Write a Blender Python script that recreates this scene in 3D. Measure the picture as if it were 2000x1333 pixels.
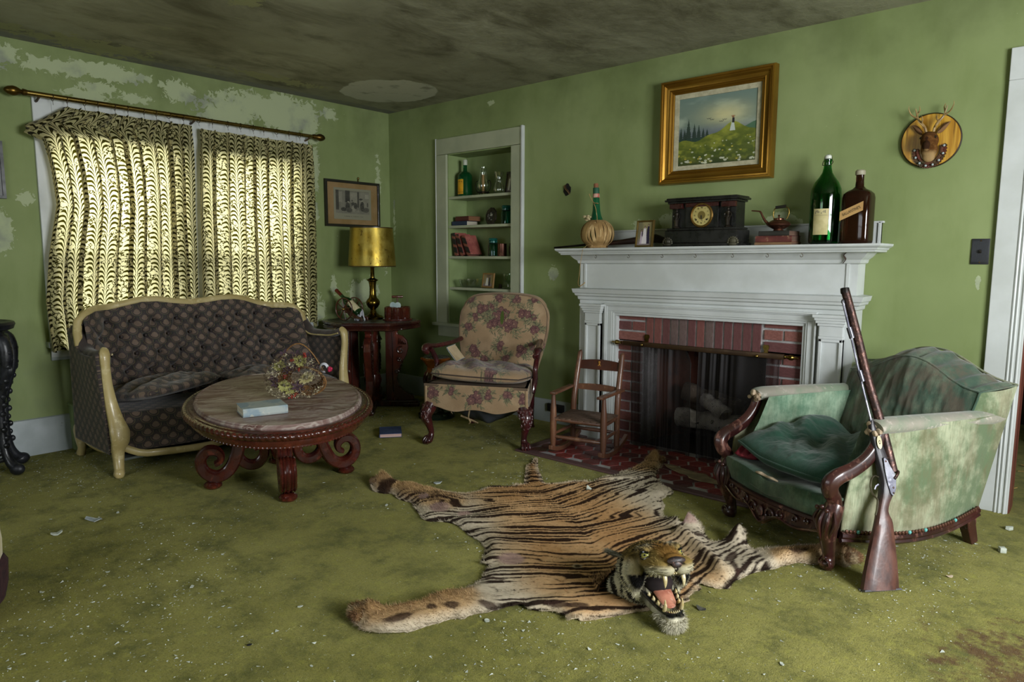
import bpy, bmesh, math, random
import numpy as np
from mathutils import Vector, Matrix, noise as mnoise
PI=math.pi; rnd=random.Random(7)
SC=bpy.context.scene; COL=SC.collection
for o in list(bpy.data.objects): bpy.data.objects.remove(o)
# ---------------------------------------------------------------- camera
cam=bpy.data.objects.new('camera',bpy.data.cameras.new('camera')); COL.objects.link(cam)
cam.data.sensor_width=36; cam.data.lens=1341.36*36/2000; cam.data.clip_start=.05
_yaw,_pit,_rol=-.716561,.121603,.00380731
_cy,_sy,_cp,_sp=math.cos(_yaw),math.sin(_yaw),math.cos(_pit),math.sin(_pit)
_f=Vector((_sy*_cp,_cy*_cp,-_sp)); _r=Vector((_cy,-_sy,0)); _u=_r.cross(_f)
_R=_r*math.cos(_rol)+_u*math.sin(_rol); _U=_u*math.cos(_rol)-_r*math.sin(_rol)
cam.matrix_world=Matrix(((_R.x,_U.x,-_f.x,4.9844),(_R.y,_U.y,-_f.y,-4.0347),(_R.z,_U.z,-_f.z,1.2366),(0,0,0,1)))
SC.camera=cam
# ---------------------------------------------------------------- light and exposure
SC.view_settings.view_transform='Standard'; SC.view_settings.look='None'; SC.view_settings.gamma=1
SC.view_settings.use_curve_mapping=False; SC.view_settings.exposure=0.0
SC.cycles.use_denoising=True; SC.cycles.max_bounces=7; SC.cycles.transparent_max_bounces=14
SC.cycles.caustics_reflective=False; SC.cycles.caustics_refractive=False; SC.cycles.sample_clamp_indirect=6
W=bpy.data.worlds.new('sky'); SC.world=W; W.use_nodes=True
_wn=W.node_tree; _bg=_wn.nodes['Background']; _bg.inputs[1].default_value=1.0
_tc=_wn.nodes.new('ShaderNodeTexCoord'); _sx=_wn.nodes.new('ShaderNodeSeparateXYZ'); _wn.links.new(_tc.outputs['Generated'],_sx.inputs[0])
_rp=_wn.nodes.new('ShaderNodeValToRGB'); _wn.links.new(_sx.outputs[2],_rp.inputs[0]); _e=_rp.color_ramp.elements   # overcast sky over dim green ground
_e[0].position=0.0; _e[0].color=(.05,.06,.03,1); _e[1].position=.03; _e[1].color=(.86,.93,1,1); _wn.links.new(_rp.outputs[0],_bg.inputs[0])
def area(name,loc,to,sx,sy,power,col):
    l=bpy.data.lights.new(name,'AREA'); l.shape='RECTANGLE'; l.size=sx; l.size_y=sy; l.energy=power; l.color=col
    o=bpy.data.objects.new(name,l); COL.objects.link(o); o.location=loc
    o.rotation_euler=(Vector(to)-Vector(loc)).to_track_quat('-Z','Y').to_euler(); return o
area('daylight_right',(6.95,-2.35,1.52),(3.0,-1.4,.75),1.5,1.15,205,(.95,.98,1))
area('fill_rear',(2.6,-5.9,1.5),(2.4,-1.5,1.0),1.9,1.2,27,(.93,.97,1))  # fill lamp added behind the camera to raise the ambient level
area('daylight_left',(-1.1,-1.79,2.6),(.05,-1.79,1.3),2.8,1.0,235,(1,.98,.88))
# ---------------------------------------------------------------- material helpers
def lin(h,a=1):
    if not isinstance(h,str): return tuple(h)+((1,) if len(h)==3 else ())
    h=h.lstrip('#'); c=[int(h[i:i+2],16)/255 for i in (0,2,4)]
    return tuple((x/12.92 if x<=.04045 else ((x+.055)/1.055)**2.4) for x in c)+(a,)
class X:
    def __init__(s,nt,k): s.nt=nt; s.k=k
    def m(s,op,*a):
        n=s.nt.nodes.new('ShaderNodeMath'); n.operation=op
        for i,v in enumerate((s,)+a):
            if isinstance(v,X): s.nt.links.new(v.k,n.inputs[i])
            else: n.inputs[i].default_value=v
        return X(s.nt,n.outputs[0])
    def __add__(s,o): return s.m('ADD',o)
    __radd__=__add__
    def __sub__(s,o): return s.m('SUBTRACT',o)
    def __rsub__(s,o): return (s*-1)+o
    def __mul__(s,o): return s.m('MULTIPLY',o)
    __rmul__=__mul__
    def __truediv__(s,o): return s.m('DIVIDE',o)
    def sin(s): return s.m('SINE')
    def abs(s): return s.m('ABSOLUTE')
    def floor(s): return s.m('FLOOR')
    def fract(s): return s.m('FRACT')
    def sqrt(s): return s.m('SQRT')
    def mod(s,v): return s.m('FLOORED_MODULO',v)
    def min(s,o): return s.m('MINIMUM',o)
    def max(s,o): return s.m('MAXIMUM',o)
    def gt(s,o): return s.m('GREATER_THAN',o)
    def ss(s,lo,hi,a=0,b=1):
        n=s.nt.nodes.new('ShaderNodeMapRange'); n.interpolation_type='SMOOTHSTEP'
        s.nt.links.new(s.k,n.inputs[0])
        for i,v in enumerate((lo,hi,a,b)): n.inputs[i+1].default_value=v
        return X(s.nt,n.outputs[0])
class Mt:
    def __init__(s,name):
        s.mat=bpy.data.materials.new(name); s.mat.use_nodes=True; s.nt=s.mat.node_tree
        s.b=s.nt.nodes['Principled BSDF']; s.out=s.nt.nodes['Material Output']
    def n(s,t,**p):
        n=s.nt.nodes.new('ShaderNode'+t)
        for k,v in p.items(): setattr(n,k,v)
        return n
    def L(s,a,b): s.nt.links.new(a.k if isinstance(a,X) else a,b)
    def obj(s): return s.n('TexCoord').outputs['Object']
    def attr(s,nm,o='Vector'): return s.n('Attribute',attribute_name=nm).outputs[o]
    def sep(s,v):
        n=s.n('SeparateXYZ'); s.L(v,n.inputs[0]); return [X(s.nt,q) for q in n.outputs]
    def comb(s,*a):
        n=s.n('CombineXYZ')
        for i,v in enumerate(a):
            if isinstance(v,X): s.L(v,n.inputs[i])
            else: n.inputs[i].default_value=v
        return n.outputs[0]
    def scl(s,v,k):
        n=s.n('VectorMath',operation='MULTIPLY'); s.L(v,n.inputs[0]); n.inputs[1].default_value=k if hasattr(k,'__len__') else (k,k,k); return n.outputs[0]
    def noise(s,v=None,scale=5,detail=4,rough=.55,dist=0,col=False):
        n=s.n('TexNoise'); 
        if v is not None: s.L(v,n.inputs['Vector'])
        n.inputs['Scale'].default_value=scale; n.inputs['Detail'].default_value=detail; n.inputs['Roughness'].default_value=rough; n.inputs['Distortion'].default_value=dist
        return n.outputs['Color'] if col else X(s.nt,n.outputs['Fac'])
    def vor(s,v,scale=5,feature='F1',out='Distance',rnd=1):
        n=s.n('TexVoronoi',feature=feature); s.L(v,n.inputs['Vector']); n.inputs['Scale'].default_value=scale; n.inputs['Randomness'].default_value=rnd
        return X(s.nt,n.outputs[out])
    def mix(s,f,a,b):
        n=s.n('Mix',data_type='RGBA')
        if isinstance(f,X): s.L(f,n.inputs[0])
        else: n.inputs[0].default_value=f
        for v,i in ((a,6),(b,7)):
            if isinstance(v,(str,tuple)): n.inputs[i].default_value=lin(v)
            else: s.L(v,n.inputs[i])
        return n.outputs[2]
    def base(s,c):
        if isinstance(c,(str,tuple)): s.b.inputs['Base Color'].default_value=lin(c)
        else: s.L(c,s.b.inputs['Base Color'])
    def bump(s,h,strength=.3,dist=.01,prev=None):
        n=s.n('Bump'); n.inputs['Strength'].default_value=strength; n.inputs['Distance'].default_value=dist
        s.L(h,n.inputs['Height'])
        if prev is not None: s.L(prev,n.inputs['Normal'])
        s.L(n.outputs[0],s.b.inputs['Normal']); return n.outputs[0]
    def set(s,**k):
        for a,v in k.items():
            i=s.b.inputs[{'rough':'Roughness','metal':'Metallic','coat':'Coat Weight','sheen':'Sheen Weight','spec':'Specular IOR Level','trans':'Transmission Weight','ior':'IOR','alpha':'Alpha','sheenr':'Sheen Roughness'}[a]]
            if isinstance(v,X): s.L(v,i)
            else: i.default_value=v
        return s
def mat(name,c1,c2=None,c3=None,scale=6,stretch=(1,1,1),detail=5,lo=.35,hi=.65,rough=.6,rv=.1,metal=0,bump=0,bscale=60,bdist=.004,col=False,wear=None,**k):
    m=Mt(name); v=m.scl(m.obj(),stretch)
    if col: c=m.attr('Col','Color')
    else: c=c1
    f=m.noise(v,scale,detail)
    if c2: c=m.mix(f.ss(lo,hi),c,c2)
    if c3: c=m.mix(m.noise(v,scale*3.1,detail,.65).ss(.55,.68),c,c3)
    if wear: c=m.mix(m.noise(m.obj(),wear[1],6,.7).ss(wear[2],wear[2]+.05),c,wear[0])
    if isinstance(c,str) and not c2: c=m.mix(f.ss(.3,.7,0,.25),c,tuple(x*.6 for x in lin(c)[:3]))
    m.base(c); m.set(rough=m.noise(v,scale*2,3).ss(.3,.7,max(0,rough-rv),min(1,rough+rv)),metal=metal,**k)
    if bump: m.bump(m.noise(v,bscale,4,.6),bump,bdist)
    return m.mat
# ---------------------------------------------------------------- mesh helpers
class MB:
    def __init__(s): s.v=[]; s.f=[]
    def add(s,v,f,M=None):
        o=len(s.v)
        if M is not None: v=[M@Vector(p) for p in v]
        s.v+= [tuple(p) for p in v]; s.f+=[tuple(i+o for i in q) for q in f]; return s
    def box(s,x0,x1,y0,y1,z0,z1,M=None):
        v=[(x,y,z) for z in (z0,z1) for y in (y0,y1) for x in (x0,x1)]
        return s.add(v,[(0,2,3,1),(4,5,7,6),(0,1,5,4),(2,6,7,3),(0,4,6,2),(1,3,7,5)],M)
    def rbox(s,x0,x1,y0,y1,z0,z1,r,M=None):   # box with chamfered edges
        bm=bmesh.new(); bmesh.ops.create_cube(bm,size=1)
        for q in bm.verts: q.co=Vector(((x0+x1)/2+q.co.x*(x1-x0),(y0+y1)/2+q.co.y*(y1-y0),(z0+z1)/2+q.co.z*(z1-z0)))
        bmesh.ops.bevel(bm,geom=bm.edges[:],offset=r,segments=2,profile=.5,affect='EDGES')
        bm.verts.index_update(); v=[q.co.copy() for q in bm.verts]; f=[[q.index for q in p.verts] for p in bm.faces]; bm.free()
        return s.add(v,f,M)
    def lathe(s,prof,n=24,M=None,fl=None):
        v=[];f=[]
        for (r,z) in prof:
            for i in range(n):
                a=2*PI*i/n; rr=r*(1+(fl(a,z) if fl else 0)); v.append((rr*math.cos(a),rr*math.sin(a),z))
        for j in range(len(prof)-1):
            for i in range(n): a=j*n+i;b=j*n+(i+1)%n; f.append((a,b,b+n,a+n))
        if prof[0][0]>1e-5: f.append(tuple(range(n))[::-1])
        if prof[-1][0]>1e-5: f.append(tuple((len(prof)-1)*n+i for i in range(n)))
        return s.add(v,f,M)
    def tube(s,pts,r,n=8,closed=False,up=None,prof=None,M=None):   # r: number, list, or list of (rx,ry)
        P=[Vector(p) for p in pts]; N=len(P); v=[];f=[]
        R=list(r) if isinstance(r,(list,tuple)) and not (len(r)==2 and N!=2) else [r]*N
        if 4<=N<=16 and not closed:    # smooth coarse paths
            R=[q if isinstance(q,(tuple,list)) else (q,q) for q in R]; P2=[];R2=[]
            for i in range(N-1):
                a,b,c,d=P[max(i-1,0)],P[i],P[i+1],P[min(i+2,N-1)]
                for k in range(4):
                    s_=k/4; P2.append(.5*((2*b)+(c-a)*s_+(2*a-5*b+4*c-d)*s_*s_+(3*b-a-3*c+d)*s_**3)); R2.append(tuple(R[i][j]*(1-s_)+R[i+1][j]*s_ for j in (0,1)))
            P=P2+[P[-1]]; R=R2+[R[-1]]; N=len(P)
        T=[]
        for i in range(N):
            a=P[(i-1)%N] if (closed or i>0) else P[i]; b=P[(i+1)%N] if (closed or i<N-1) else P[i]; T.append((b-a).normalized())
        u=Vector(up) if up is not None else (Vector((0,0,1)) if abs(T[0].z)<.9 else Vector((1,0,0)))
        u=(u-T[0]*u.dot(T[0])).normalized()
        prof=prof or [(math.cos(2*PI*k/n),math.sin(2*PI*k/n)) for k in range(n)]; n=len(prof)
        for i in range(N):
            if up is not None: u=Vector(up)
            u=(u-T[i]*u.dot(T[i])).normalized(); w=T[i].cross(u)
            rr=R[i] if isinstance(R[i],(tuple,list)) else (R[i],R[i])
            for (a,b) in prof: v.append(P[i]+w*(a*rr[0])+u*(b*rr[1]))
        for i in range(N if closed else N-1):
            for k in range(n):
                a=i*n+k;b=i*n+(k+1)%n;c=((i+1)%N)*n; f.append((a,b,c+(k+1)%n,c+k))
        if not closed: f.append(tuple(range(n))[::-1]); f.append(tuple((N-1)*n+k for k in range(n)))
        return s.add(v,f,M)
    def prism(s,poly,t0,t1,ax='z',M=None):   # poly in the two other axes
        n=len(poly); mk={'z':lambda a,b,t:(a,b,t),'y':lambda a,b,t:(a,t,b),'x':lambda a,b,t:(t,a,b)}[ax]
        v=[mk(a,b,t0) for a,b in poly]+[mk(a,b,t1) for a,b in poly]
        f=[tuple(range(n)),tuple(range(2*n-1,n-1,-1))]+[(i,i+n,(i+1)%n+n,(i+1)%n) for i in range(n)]
        return s.add(v,f,M)
    def usweep(s,prof,x0,x1,D,zf=None):   # moulding returned round a box standing on wall y=0
        v=[];f=[];n=len(prof)
        for (d,z) in prof: v+=[(x0-d,0,z),(x0-d,-D-d,z),(x1+d,-D-d,z),(x1+d,0,z)]
        for j in range(n-1):
            for k in range(3): f.append((j*4+k,j*4+k+1,j*4+k+5,j*4+k+4))
        f.append((0,1,2,3)); f.append(((n-1)*4,(n-1)*4+1,(n-1)*4+2,(n-1)*4+3)[::-1])
        return s.add(v,f)
    def frame(s,w,h,prof,M=None):   # mitred rectangle in xz-plane, prof=(outward offset from w,h ; y)
        v=[];f=[];n=len(prof)
        for (d,y) in prof: v+=[(-w/2-d,y,-h/2-d),(w/2+d,y,-h/2-d),(w/2+d,y,h/2+d),(-w/2-d,y,h/2+d)]
        for j in range(n):
            for k in range(4): a=j*4+k;b=j*4+(k+1)%4;c=((j+1)%n)*4; f.append((a,b,c+(k+1)%4,c+k))
        return s.add(v,f,M)
    def ball(s,c,r,nu=12,nv=8,M=None):
        r=r if isinstance(r,(tuple,list)) else (r,r,r); v=[];f=[]
        for j in range(nv+1):
            t=PI*j/nv
            for i in range(nu): a=2*PI*i/nu; v.append((c[0]+r[0]*math.sin(t)*math.cos(a),c[1]+r[1]*math.sin(t)*math.sin(a),c[2]+r[2]*math.cos(t)))
        for j in range(nv):
            for i in range(nu): a=j*nu+i;b=j*nu+(i+1)%nu; f.append((a,a+nu,b+nu,b))
        return s.add(v,f,M)
    def grid(s,fn,nu,nv,M=None,cu=False):
        v=[fn(i/(nu-(0 if cu else 1)),j/(nv-1)) for j in range(nv) for i in range(nu)]; f=[]
        for j in range(nv-1):
            for i in range(nu if cu else nu-1): a=j*nu+i;b=j*nu+(i+1)%nu; f.append((a,b,b+nu,a+nu))
        return s.add(v,f,M)
def T(x=0,y=0,z=0,rx=0,ry=0,rz=0,s=1):
    S=Matrix.Diagonal((s if hasattr(s,'__len__') else (s,s,s))).to_4x4()
    return Matrix.Translation((x,y,z))@Matrix.Rotation(rz,4,'Z')@Matrix.Rotation(ry,4,'Y')@Matrix.Rotation(rx,4,'X')@S
def link(name,me,m,parent=None,loc=None):
    o=bpy.data.objects.new(name,me); COL.objects.link(o)
    if m is not None and not me.materials: me.materials.append(m)
    if parent is not None: o.parent=parent
    if loc is not None: o.location=loc
    return o
def obj(name,mb,m,parent=None,loc=None,sm=35,world=False,fn=None,label=None,sub=0,bev=0,fix=True):
    me=bpy.data.meshes.new(name); vs=mb.v
    if fn: vs=[fn(p) for p in vs]
    if world and parent is not None:
        L=parent.location; vs=[(p[0]-L.x,p[1]-L.y,p[2]-L.z) for p in vs]
    me.from_pydata(vs,[],mb.f)
    if fix and len(mb.f)<60000:
        bm=bmesh.new(); bm.from_mesh(me); bmesh.ops.recalc_face_normals(bm,faces=bm.faces[:]); bm.to_mesh(me); bm.free()
    if sm: me.shade_smooth(); me.set_sharp_from_angle(angle=math.radians(sm))
    o=link(name,me,m,parent,loc)
    if bev: q=o.modifiers.new('b','BEVEL'); q.width=bev; q.segments=2; q.limit_method='ANGLE'; q.angle_limit=math.radians(40)
    if sub: q=o.modifiers.new('s','SUBSURF'); q.levels=sub; q.render_levels=sub
    if label: o['label']=label
    return o
def ngrid(name,P,m,parent=None,C=None,UV=None,cu=False,solid=0,sm=True,loc=None,flip=False,off=-1):
    nv,nu=P.shape[:2]; V=P.reshape(-1,3)
    idx=np.arange(nv*nu).reshape(nv,nu); a=idx[:-1,:-1] if not cu else idx[:-1,:]; b=idx[:-1,1:] if not cu else np.roll(idx,-1,1)[:-1,:]
    c=idx[1:,1:] if not cu else np.roll(idx,-1,1)[1:,:]; d=idx[1:,:-1] if not cu else idx[1:,:]
    F=np.stack([a,b,c,d],-1).reshape(-1,4)
    if flip: F=F[:,::-1]
    return nmesh(name,V,F,m,parent,C,UV,solid,sm,loc,off)
def nmesh(name,V,F,m,parent=None,C=None,UV=None,solid=0,sm=True,loc=None,off=-1):
    me=bpy.data.meshes.new(name); k=F.shape[1]
    me.vertices.add(len(V)); me.vertices.foreach_set('co',np.ascontiguousarray(V,dtype=np.float32).ravel())
    me.loops.add(F.size); me.loops.foreach_set('vertex_index',np.ascontiguousarray(F,dtype=np.int32).ravel())
    me.polygons.add(len(F)); me.polygons.foreach_set('loop_start',np.arange(0,F.size,k,dtype=np.int32))
    me.update(calc_edges=True); me.validate()
    if C is not None:
        at=me.color_attributes.new('Col','FLOAT_COLOR','POINT'); c=np.ones((len(V),4),np.float32); c[:,:3]=C.reshape(-1,3); at.data.foreach_set('color',c.ravel())
    if UV is not None:
        at=me.attributes.new('uvw','FLOAT_VECTOR','POINT'); c=np.zeros((len(V),3),np.float32); c[:,:UV.shape[-1]]=UV.reshape(-1,UV.shape[-1]); at.data.foreach_set('vector',c.ravel())
    if sm: me.shade_smooth()
    o=link(name,me,m,parent,loc)
    if solid: q=o.modifiers.new('t','SOLIDIFY'); q.thickness=solid; q.offset=off
    return o
def thing(name,label,cat,loc=(0,0,0),rz=0,group=None):
    o=bpy.data.objects.new(name,None); COL.objects.link(o); o.location=loc; o.rotation_euler=(0,0,rz); o.empty_display_size=.05
    return tag(o,label,cat,group)
def tag(o,label=None,cat=None,group=None,kind=None):
    if label: o['label']=label
    if cat: o['category']=cat
    if group: o['group']=group
    if kind: o['kind']=kind
    return o
def struct(name,mb,m,**k): return tag(obj(name,mb,m,**k),kind='structure')
def dup(root,loc,rz=None,label=None,par=None):
    r=root.copy(); COL.objects.link(r); r.location=loc
    if rz is not None: r.rotation_euler=(0,0,rz)
    if label: r['label']=label
    for ch in list(root.children):
        c=ch.copy(); COL.objects.link(c); c.parent=r
        for g in ch.children: d=g.copy(); COL.objects.link(d); d.parent=c
    return r
# numpy value noise
def _h(ix,iy,s): 
    n=(ix.astype(np.int64)*374761393+iy.astype(np.int64)*668265263+s*974634777)&0xffffffff
    n=((n^(n>>13))*1274126177)&0xffffffff
    return ((n^(n>>16))&0xffff)/65535.
def vn(x,y,s=0):
    x=np.asarray(x,float);y=np.asarray(y,float); ix=np.floor(x);iy=np.floor(y); fx=x-ix;fy=y-iy; fx=fx*fx*(3-2*fx);fy=fy*fy*(3-2*fy)
    return (_h(ix,iy,s)*(1-fx)+_h(ix+1,iy,s)*fx)*(1-fy)+(_h(ix,iy+1,s)*(1-fx)+_h(ix+1,iy+1,s)*fx)*fy
def fbm(x,y,s=0,o=4):
    r=0;a=.5
    for k in range(o): r=r+a*vn(x*2**k,y*2**k,s+k*17); a*=.5
    return r/(1-.5**o)
def sst(a,b,x): t=np.clip((x-a)/(b-a),0,1); return t*t*(3-2*t)
def L3(h): return np.array(lin(h)[:3])
def cmix(c,h,f): return c*(1-f[...,None])+(L3(h) if isinstance(h,str) else h)*f[...,None]
# ================================================================= SETTING
def blobmask(m,a,b,blobs,nscale=14,amp=.9,seedv=None):
    nz=m.noise(m.comb(a,b,0.3),nscale*1.35,7,.66,.9); acc=None
    for (ca,cb,ra,rb,w) in blobs:
        d=(((a-ca)/ra)*((a-ca)/ra)+((b-cb)/rb)*((b-cb)/rb)).sqrt(); q=(1-d).max(0)*w
        acc=q if acc is None else acc.max(q)
    return (acc*.85+(nz-.5)*amp*2.5*(acc.gt(.001))).ss(.33,.36)
def wallmat(name,axis,blobs,grime=1):
    m=Mt(name); x,y,z=m.sep(m.obj()); a=y if axis=='W' else x
    v=m.obj(); c=m.mix(m.noise(v,1.3,4).ss(.3,.75),'#7c8a58','#8c9968')
    c=m.mix(m.noise(m.scl(v,(1,1,.35)),5,5,.6).ss(.45,.8,0,.5),c,'#6c7b45')
    c=m.mix((m.noise(v,2.2,5,.6)+(z-2.0)*.32).ss(.5,.9,0,.45),c,'#454e2a')         # mottled darkening towards the ceiling
    c=m.mix((m.noise(v,7,5)-z*.25).ss(.33,.6,0,.35),c,'#7f8b66')
    c=m.mix(m.noise(v,48,3,.5).ss(.75,.79),c,'#b9c2a0')
    if blobs:
        k=blobmask(m,a,z,blobs)
        pc=m.mix(m.noise(v,5,4).ss(.5,.7),'#a9b38e','#8d9482'); c=m.mix(k,c,pc); h=k*-1.0+m.noise(v,60,4)*.15
    else: h=m.noise(v,60,4)*.15
    m.base(c); m.set(rough=.75,spec=.3); m.bump(h,.5,.003); return m.mat
BW=[(-1.02,2.33,.36,.2,1.5),(-1.5,2.28,.3,.2,1.2),(-1.25,2.36,.5,.14,1.2),(-.82,2.28,.13,.25,1.2),(-2.28,2.41,.35,.07,1.4),(-2.6,2.38,.3,.07,1.1),(-2.85,2.4,.2,.1,1.1),(-2.35,2.3,.16,.06,1.1),
    (-1.84,2.37,.17,.1,1.25),(-2.42,2.24,.2,.05,1.1),(-2.13,2.27,.18,.05,1.0),(-.62,2.4,.11,.06,1.2),(-2.93,1.37,.09,.17,1.7),(-2.78,1.58,.06,.06,1.1),(-.77,1.93,.06,.3,1.15),(-.77,1.6,.04,.12,1.1),
    (-.3,.93,.22,.16,1.3),(-.5,.8,.1,.1,1.1),(-.62,1.0,.05,.1,1.2),(-.78,.78,.1,.18,1.1),(-.06,1.25,.05,.25,.9),(-.13,1.9,.05,.3,.9),(-.85,.5,.1,.1,1.)]
BF=[(2.86,1.45,.2,.09,1.25),(3.52,1.44,.14,.09,1.2),(1.87,1.12,.06,.07,1.2),(4.49,1.12,.016,.06,1.3),(1.25,2.42,.05,.03,1.),(.06,1.6,.025,.3,.9),(2.6,1.45,.1,.05,1.1)]
M_ww=wallmat('wall_green_left','W',BW); M_wf=wallmat('wall_green_back','F',BF); M_wp=wallmat('wall_green_plain','F',None)
m=Mt('ceiling_plaster'); v=m.obj(); x,y,z=m.sep(v)
c=m.mix(m.noise(v,.8,5,.6).ss(.3,.72),'#7c7b66','#a3a38d')
c=m.mix(m.noise(m.scl(v,(1.2,.6,1)),2.6,7,.66,.5).ss(.42,.7,0,.7),c,'#4e4a36')
c=m.mix(m.noise(m.scl(v,(2.6,.7,1)),9,5,.6).ss(.6,.75,0,.5),c,'#8d9070')
c=m.mix((x*-1+.14).ss(0,.04)*m.noise(v,8,4).ss(.3,.5),c,'#7c7c76')
k=blobmask(m,x,y,[(.2,-2.4,.25,.5,.95),(.35,-1.3,.15,.6,.9),(.2,-3,.2,.5,.9),(1.6,-2.2,.15,.15,.95)],10); c=m.mix(k,c,'#93946f')
dd=(((x-.66)/.42)*((x-.66)/.42)+((y+.52)/.36)*((y+.52)/.36)).sqrt()+m.noise(v,5,3)*.35
c=m.mix(dd.ss(1.1,1.14,1,0),c,m.mix(m.noise(v,6,4).ss(.55,.7),'#b7b8a8','#8d8d7e'))
m.base(c); m.set(rough=.9,spec=.1); m.bump(m.noise(v,14,6,.65),.5,.01); M_ceil=m.mat
m=Mt('carpet_olive'); v=m.obj(); x,y,z=m.sep(v)
c=m.mix(m.noise(v,.9,5,.6).ss(.3,.7),'#837f36','#a09b52')
c=m.mix(m.noise(v,5,7,.75).ss(.42,.7,0,.9),c,'#5a5c26')
c=m.mix(m.noise(v,19,4,.7).ss(.5,.8,0,.7),c,'#adab4c')
c=m.mix(m.noise(v,140,3,.7).ss(.45,.75,0,.55),c,'#454c1b')
c=m.mix((m.noise(v,11,5,.7)*.9+(.42-(((x-4.95)*(x-4.95)+(y+1.55)*(y+1.55)).sqrt())*.75).max(-.3).min(.30)).ss(.62,.8,0,.9),c,'#5a3d20')    # brown stain near the camera
c=m.mix(m.noise(v,150,2,.5).ss(.70,.74),c,'#c9cfba')
m.base(c); m.set(rough=1,spec=.1,sheen=.08,sheenr=.5)
b=m.bump(m.noise(v,260,3,.7),.9,.006); m.bump(m.noise(v,12,5,.7),.6,.02,b); M_carp=m.mat
M_white=mat('white_trim_paint','#c9cdcd','#b9bdbb',scale=3,rough=.45,bump=.15,bscale=25,wear=('#8f8d7c',22,.72))
M_white2=mat('niche_trim_paint','#a9ae94','#9aa087',scale=3,rough=.55,bump=.15,bscale=25)
M_base=mat('baseboard_paint','#a5adb0','#969f9f',scale=4,rough=.5,bump=.2,bscale=20,wear=('#6c6a58',15,.7))
M_niche=mat('niche_green_paint','#8a9b68','#7c8c5b',scale=3,rough=.7)
RX=6.9; RY=-5.6; H=2.5
def zt(x): return .0085*(x-3.05)
struct('floor',MB().box(-.2,RX,RY,2.3,-.1,0),M_carp,sm=0)
struct('ceiling',MB().box(-.2,RX,RY,2.3,H,H+.1),M_ceil,sm=0)
# left wall with the window opening y -2.62..-.94, z .70..2.09
wl=MB(); wl.box(-.2,0,RY,-2.62,0,H); wl.box(-.2,0,-.94,.3,0,H); wl.box(-.2,0,-2.62,-.94,0,.70); wl.box(-.2,0,-2.62,-.94,2.06,H)
struct('wall_left',wl,M_ww,sm=0)
# back wall: niche opening x .755...1.47, z .66...2.08 ; firebox x 2.69..3.52 z 0..69 ; doorway x 4.80..5.7
wf=MB(); N0,N1,NZ0,NZ1=.757,1.47,.655,2.078
wf.box(0,N0,0,.3,0,H); wf.box(N0,N1,0,.3,0,NZ0); wf.box(N0,N1,0,.3,NZ1,H); wf.box(N1,2.67,0,.3,0,H); wf.box(2.67,3.54,0,.3,.70,H); wf.box(3.54,4.3,0,.3,0,H); wf.box(4.3,4.69,0,.12,0,H); wf.box(4.69,5.6,0,.12,2.1,H); wf.box(5.6,RX,0,.12,0,H)
wf.box(N0,N1,.22,.3,NZ0,NZ1)
struct('wall_back',wf,M_wf,sm=0)
wr=MB(); wr.box(RX,RX+.15,RY,-3.15,0,H); wr.box(RX,RX+.15,-1.55,2.3,0,H); wr.box(RX,RX+.15,-3.15,-1.55,0,.85); wr.box(RX,RX+.15,-3.15,-1.55,2.15,H); struct('wall_right',wr,M_wp,sm=0)
wr=MB(); wr.box(-.2,1.6,RY-.15,RY,0,H); wr.box(3.6,RX,RY-.15,RY,0,H); wr.box(1.6,3.6,RY-.15,RY,0,.85); wr.box(1.6,3.6,RY-.15,RY,2.15,H); struct('wall_front',wr,M_wp,sm=0)
struct('wall_hall',MB().box(-.2,RX+.15,2.3,2.4,0,H),mat('hall_wall_paint','#4a3d30','#3a3128',rough=.8),sm=0)
for nm,(cx,cy,rz,w) in {'window_2':(RX,-2.35,PI/2,1.6),'window_fill':(2.6,RY,0,2.0)}.items():  # the rear one is an unseen window added for the fill lamp
    mb=MB(); M=T(cx,cy,1.5,rz=rz); mb.frame(w,1.3,[(0,-.03),(0,.05),(.09,.05),(.09,-.03)],M); mb.box(-.02,.02,-.02,.02,-.65,.65,M); mb.box(-w/2,w/2,-.02,.02,-.02,.02,M)
    struct(nm,mb,M_white,sm=0)
# baseboards
def bboard(name,x0,x1): 
    mb=MB(); mb.prism([(0,0),(-.018,0),(-.018,.15),(-.012,.168),(0,.17)],x0,x1,'x'); return struct(name,mb,M_base)
bboard('baseboard_back',.0,2.235); bboard('baseboard_right',3.98,4.52)
mb=MB()
mb.prism([(0,0),(.018,0),(.018,.205),(.012,.225),(0,.23)],RY,-2.645,'y'); mb.prism([(0,0),(.018,0),(.018,.15),(.012,.168),(0,.17)],-2.5,0,'y')
struct('baseboard_left',mb,M_base)
# boxed pipe under the window beside the settee
t=thing('pipe_casing','pale green painted wooden box casing on the wall behind the settee, low beside the baseboard','casing',(0,-2.56,0))
mb=MB(); mb.rbox(0,.075,-.085,.0,0,.285,.004); mb.rbox(0,.085,-.09,.005,.285,.30,.003); obj('box',mb,mat('casing_green','#8a9c6c','#76875a',rough=.6,bump=.2),t)
mb=MB(); mb.tube([(.09,-.045,0),(.09,-.045,.25),(.085,-.045,.27)],.014,10); obj('pipe',mb,M_niche,t)
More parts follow.
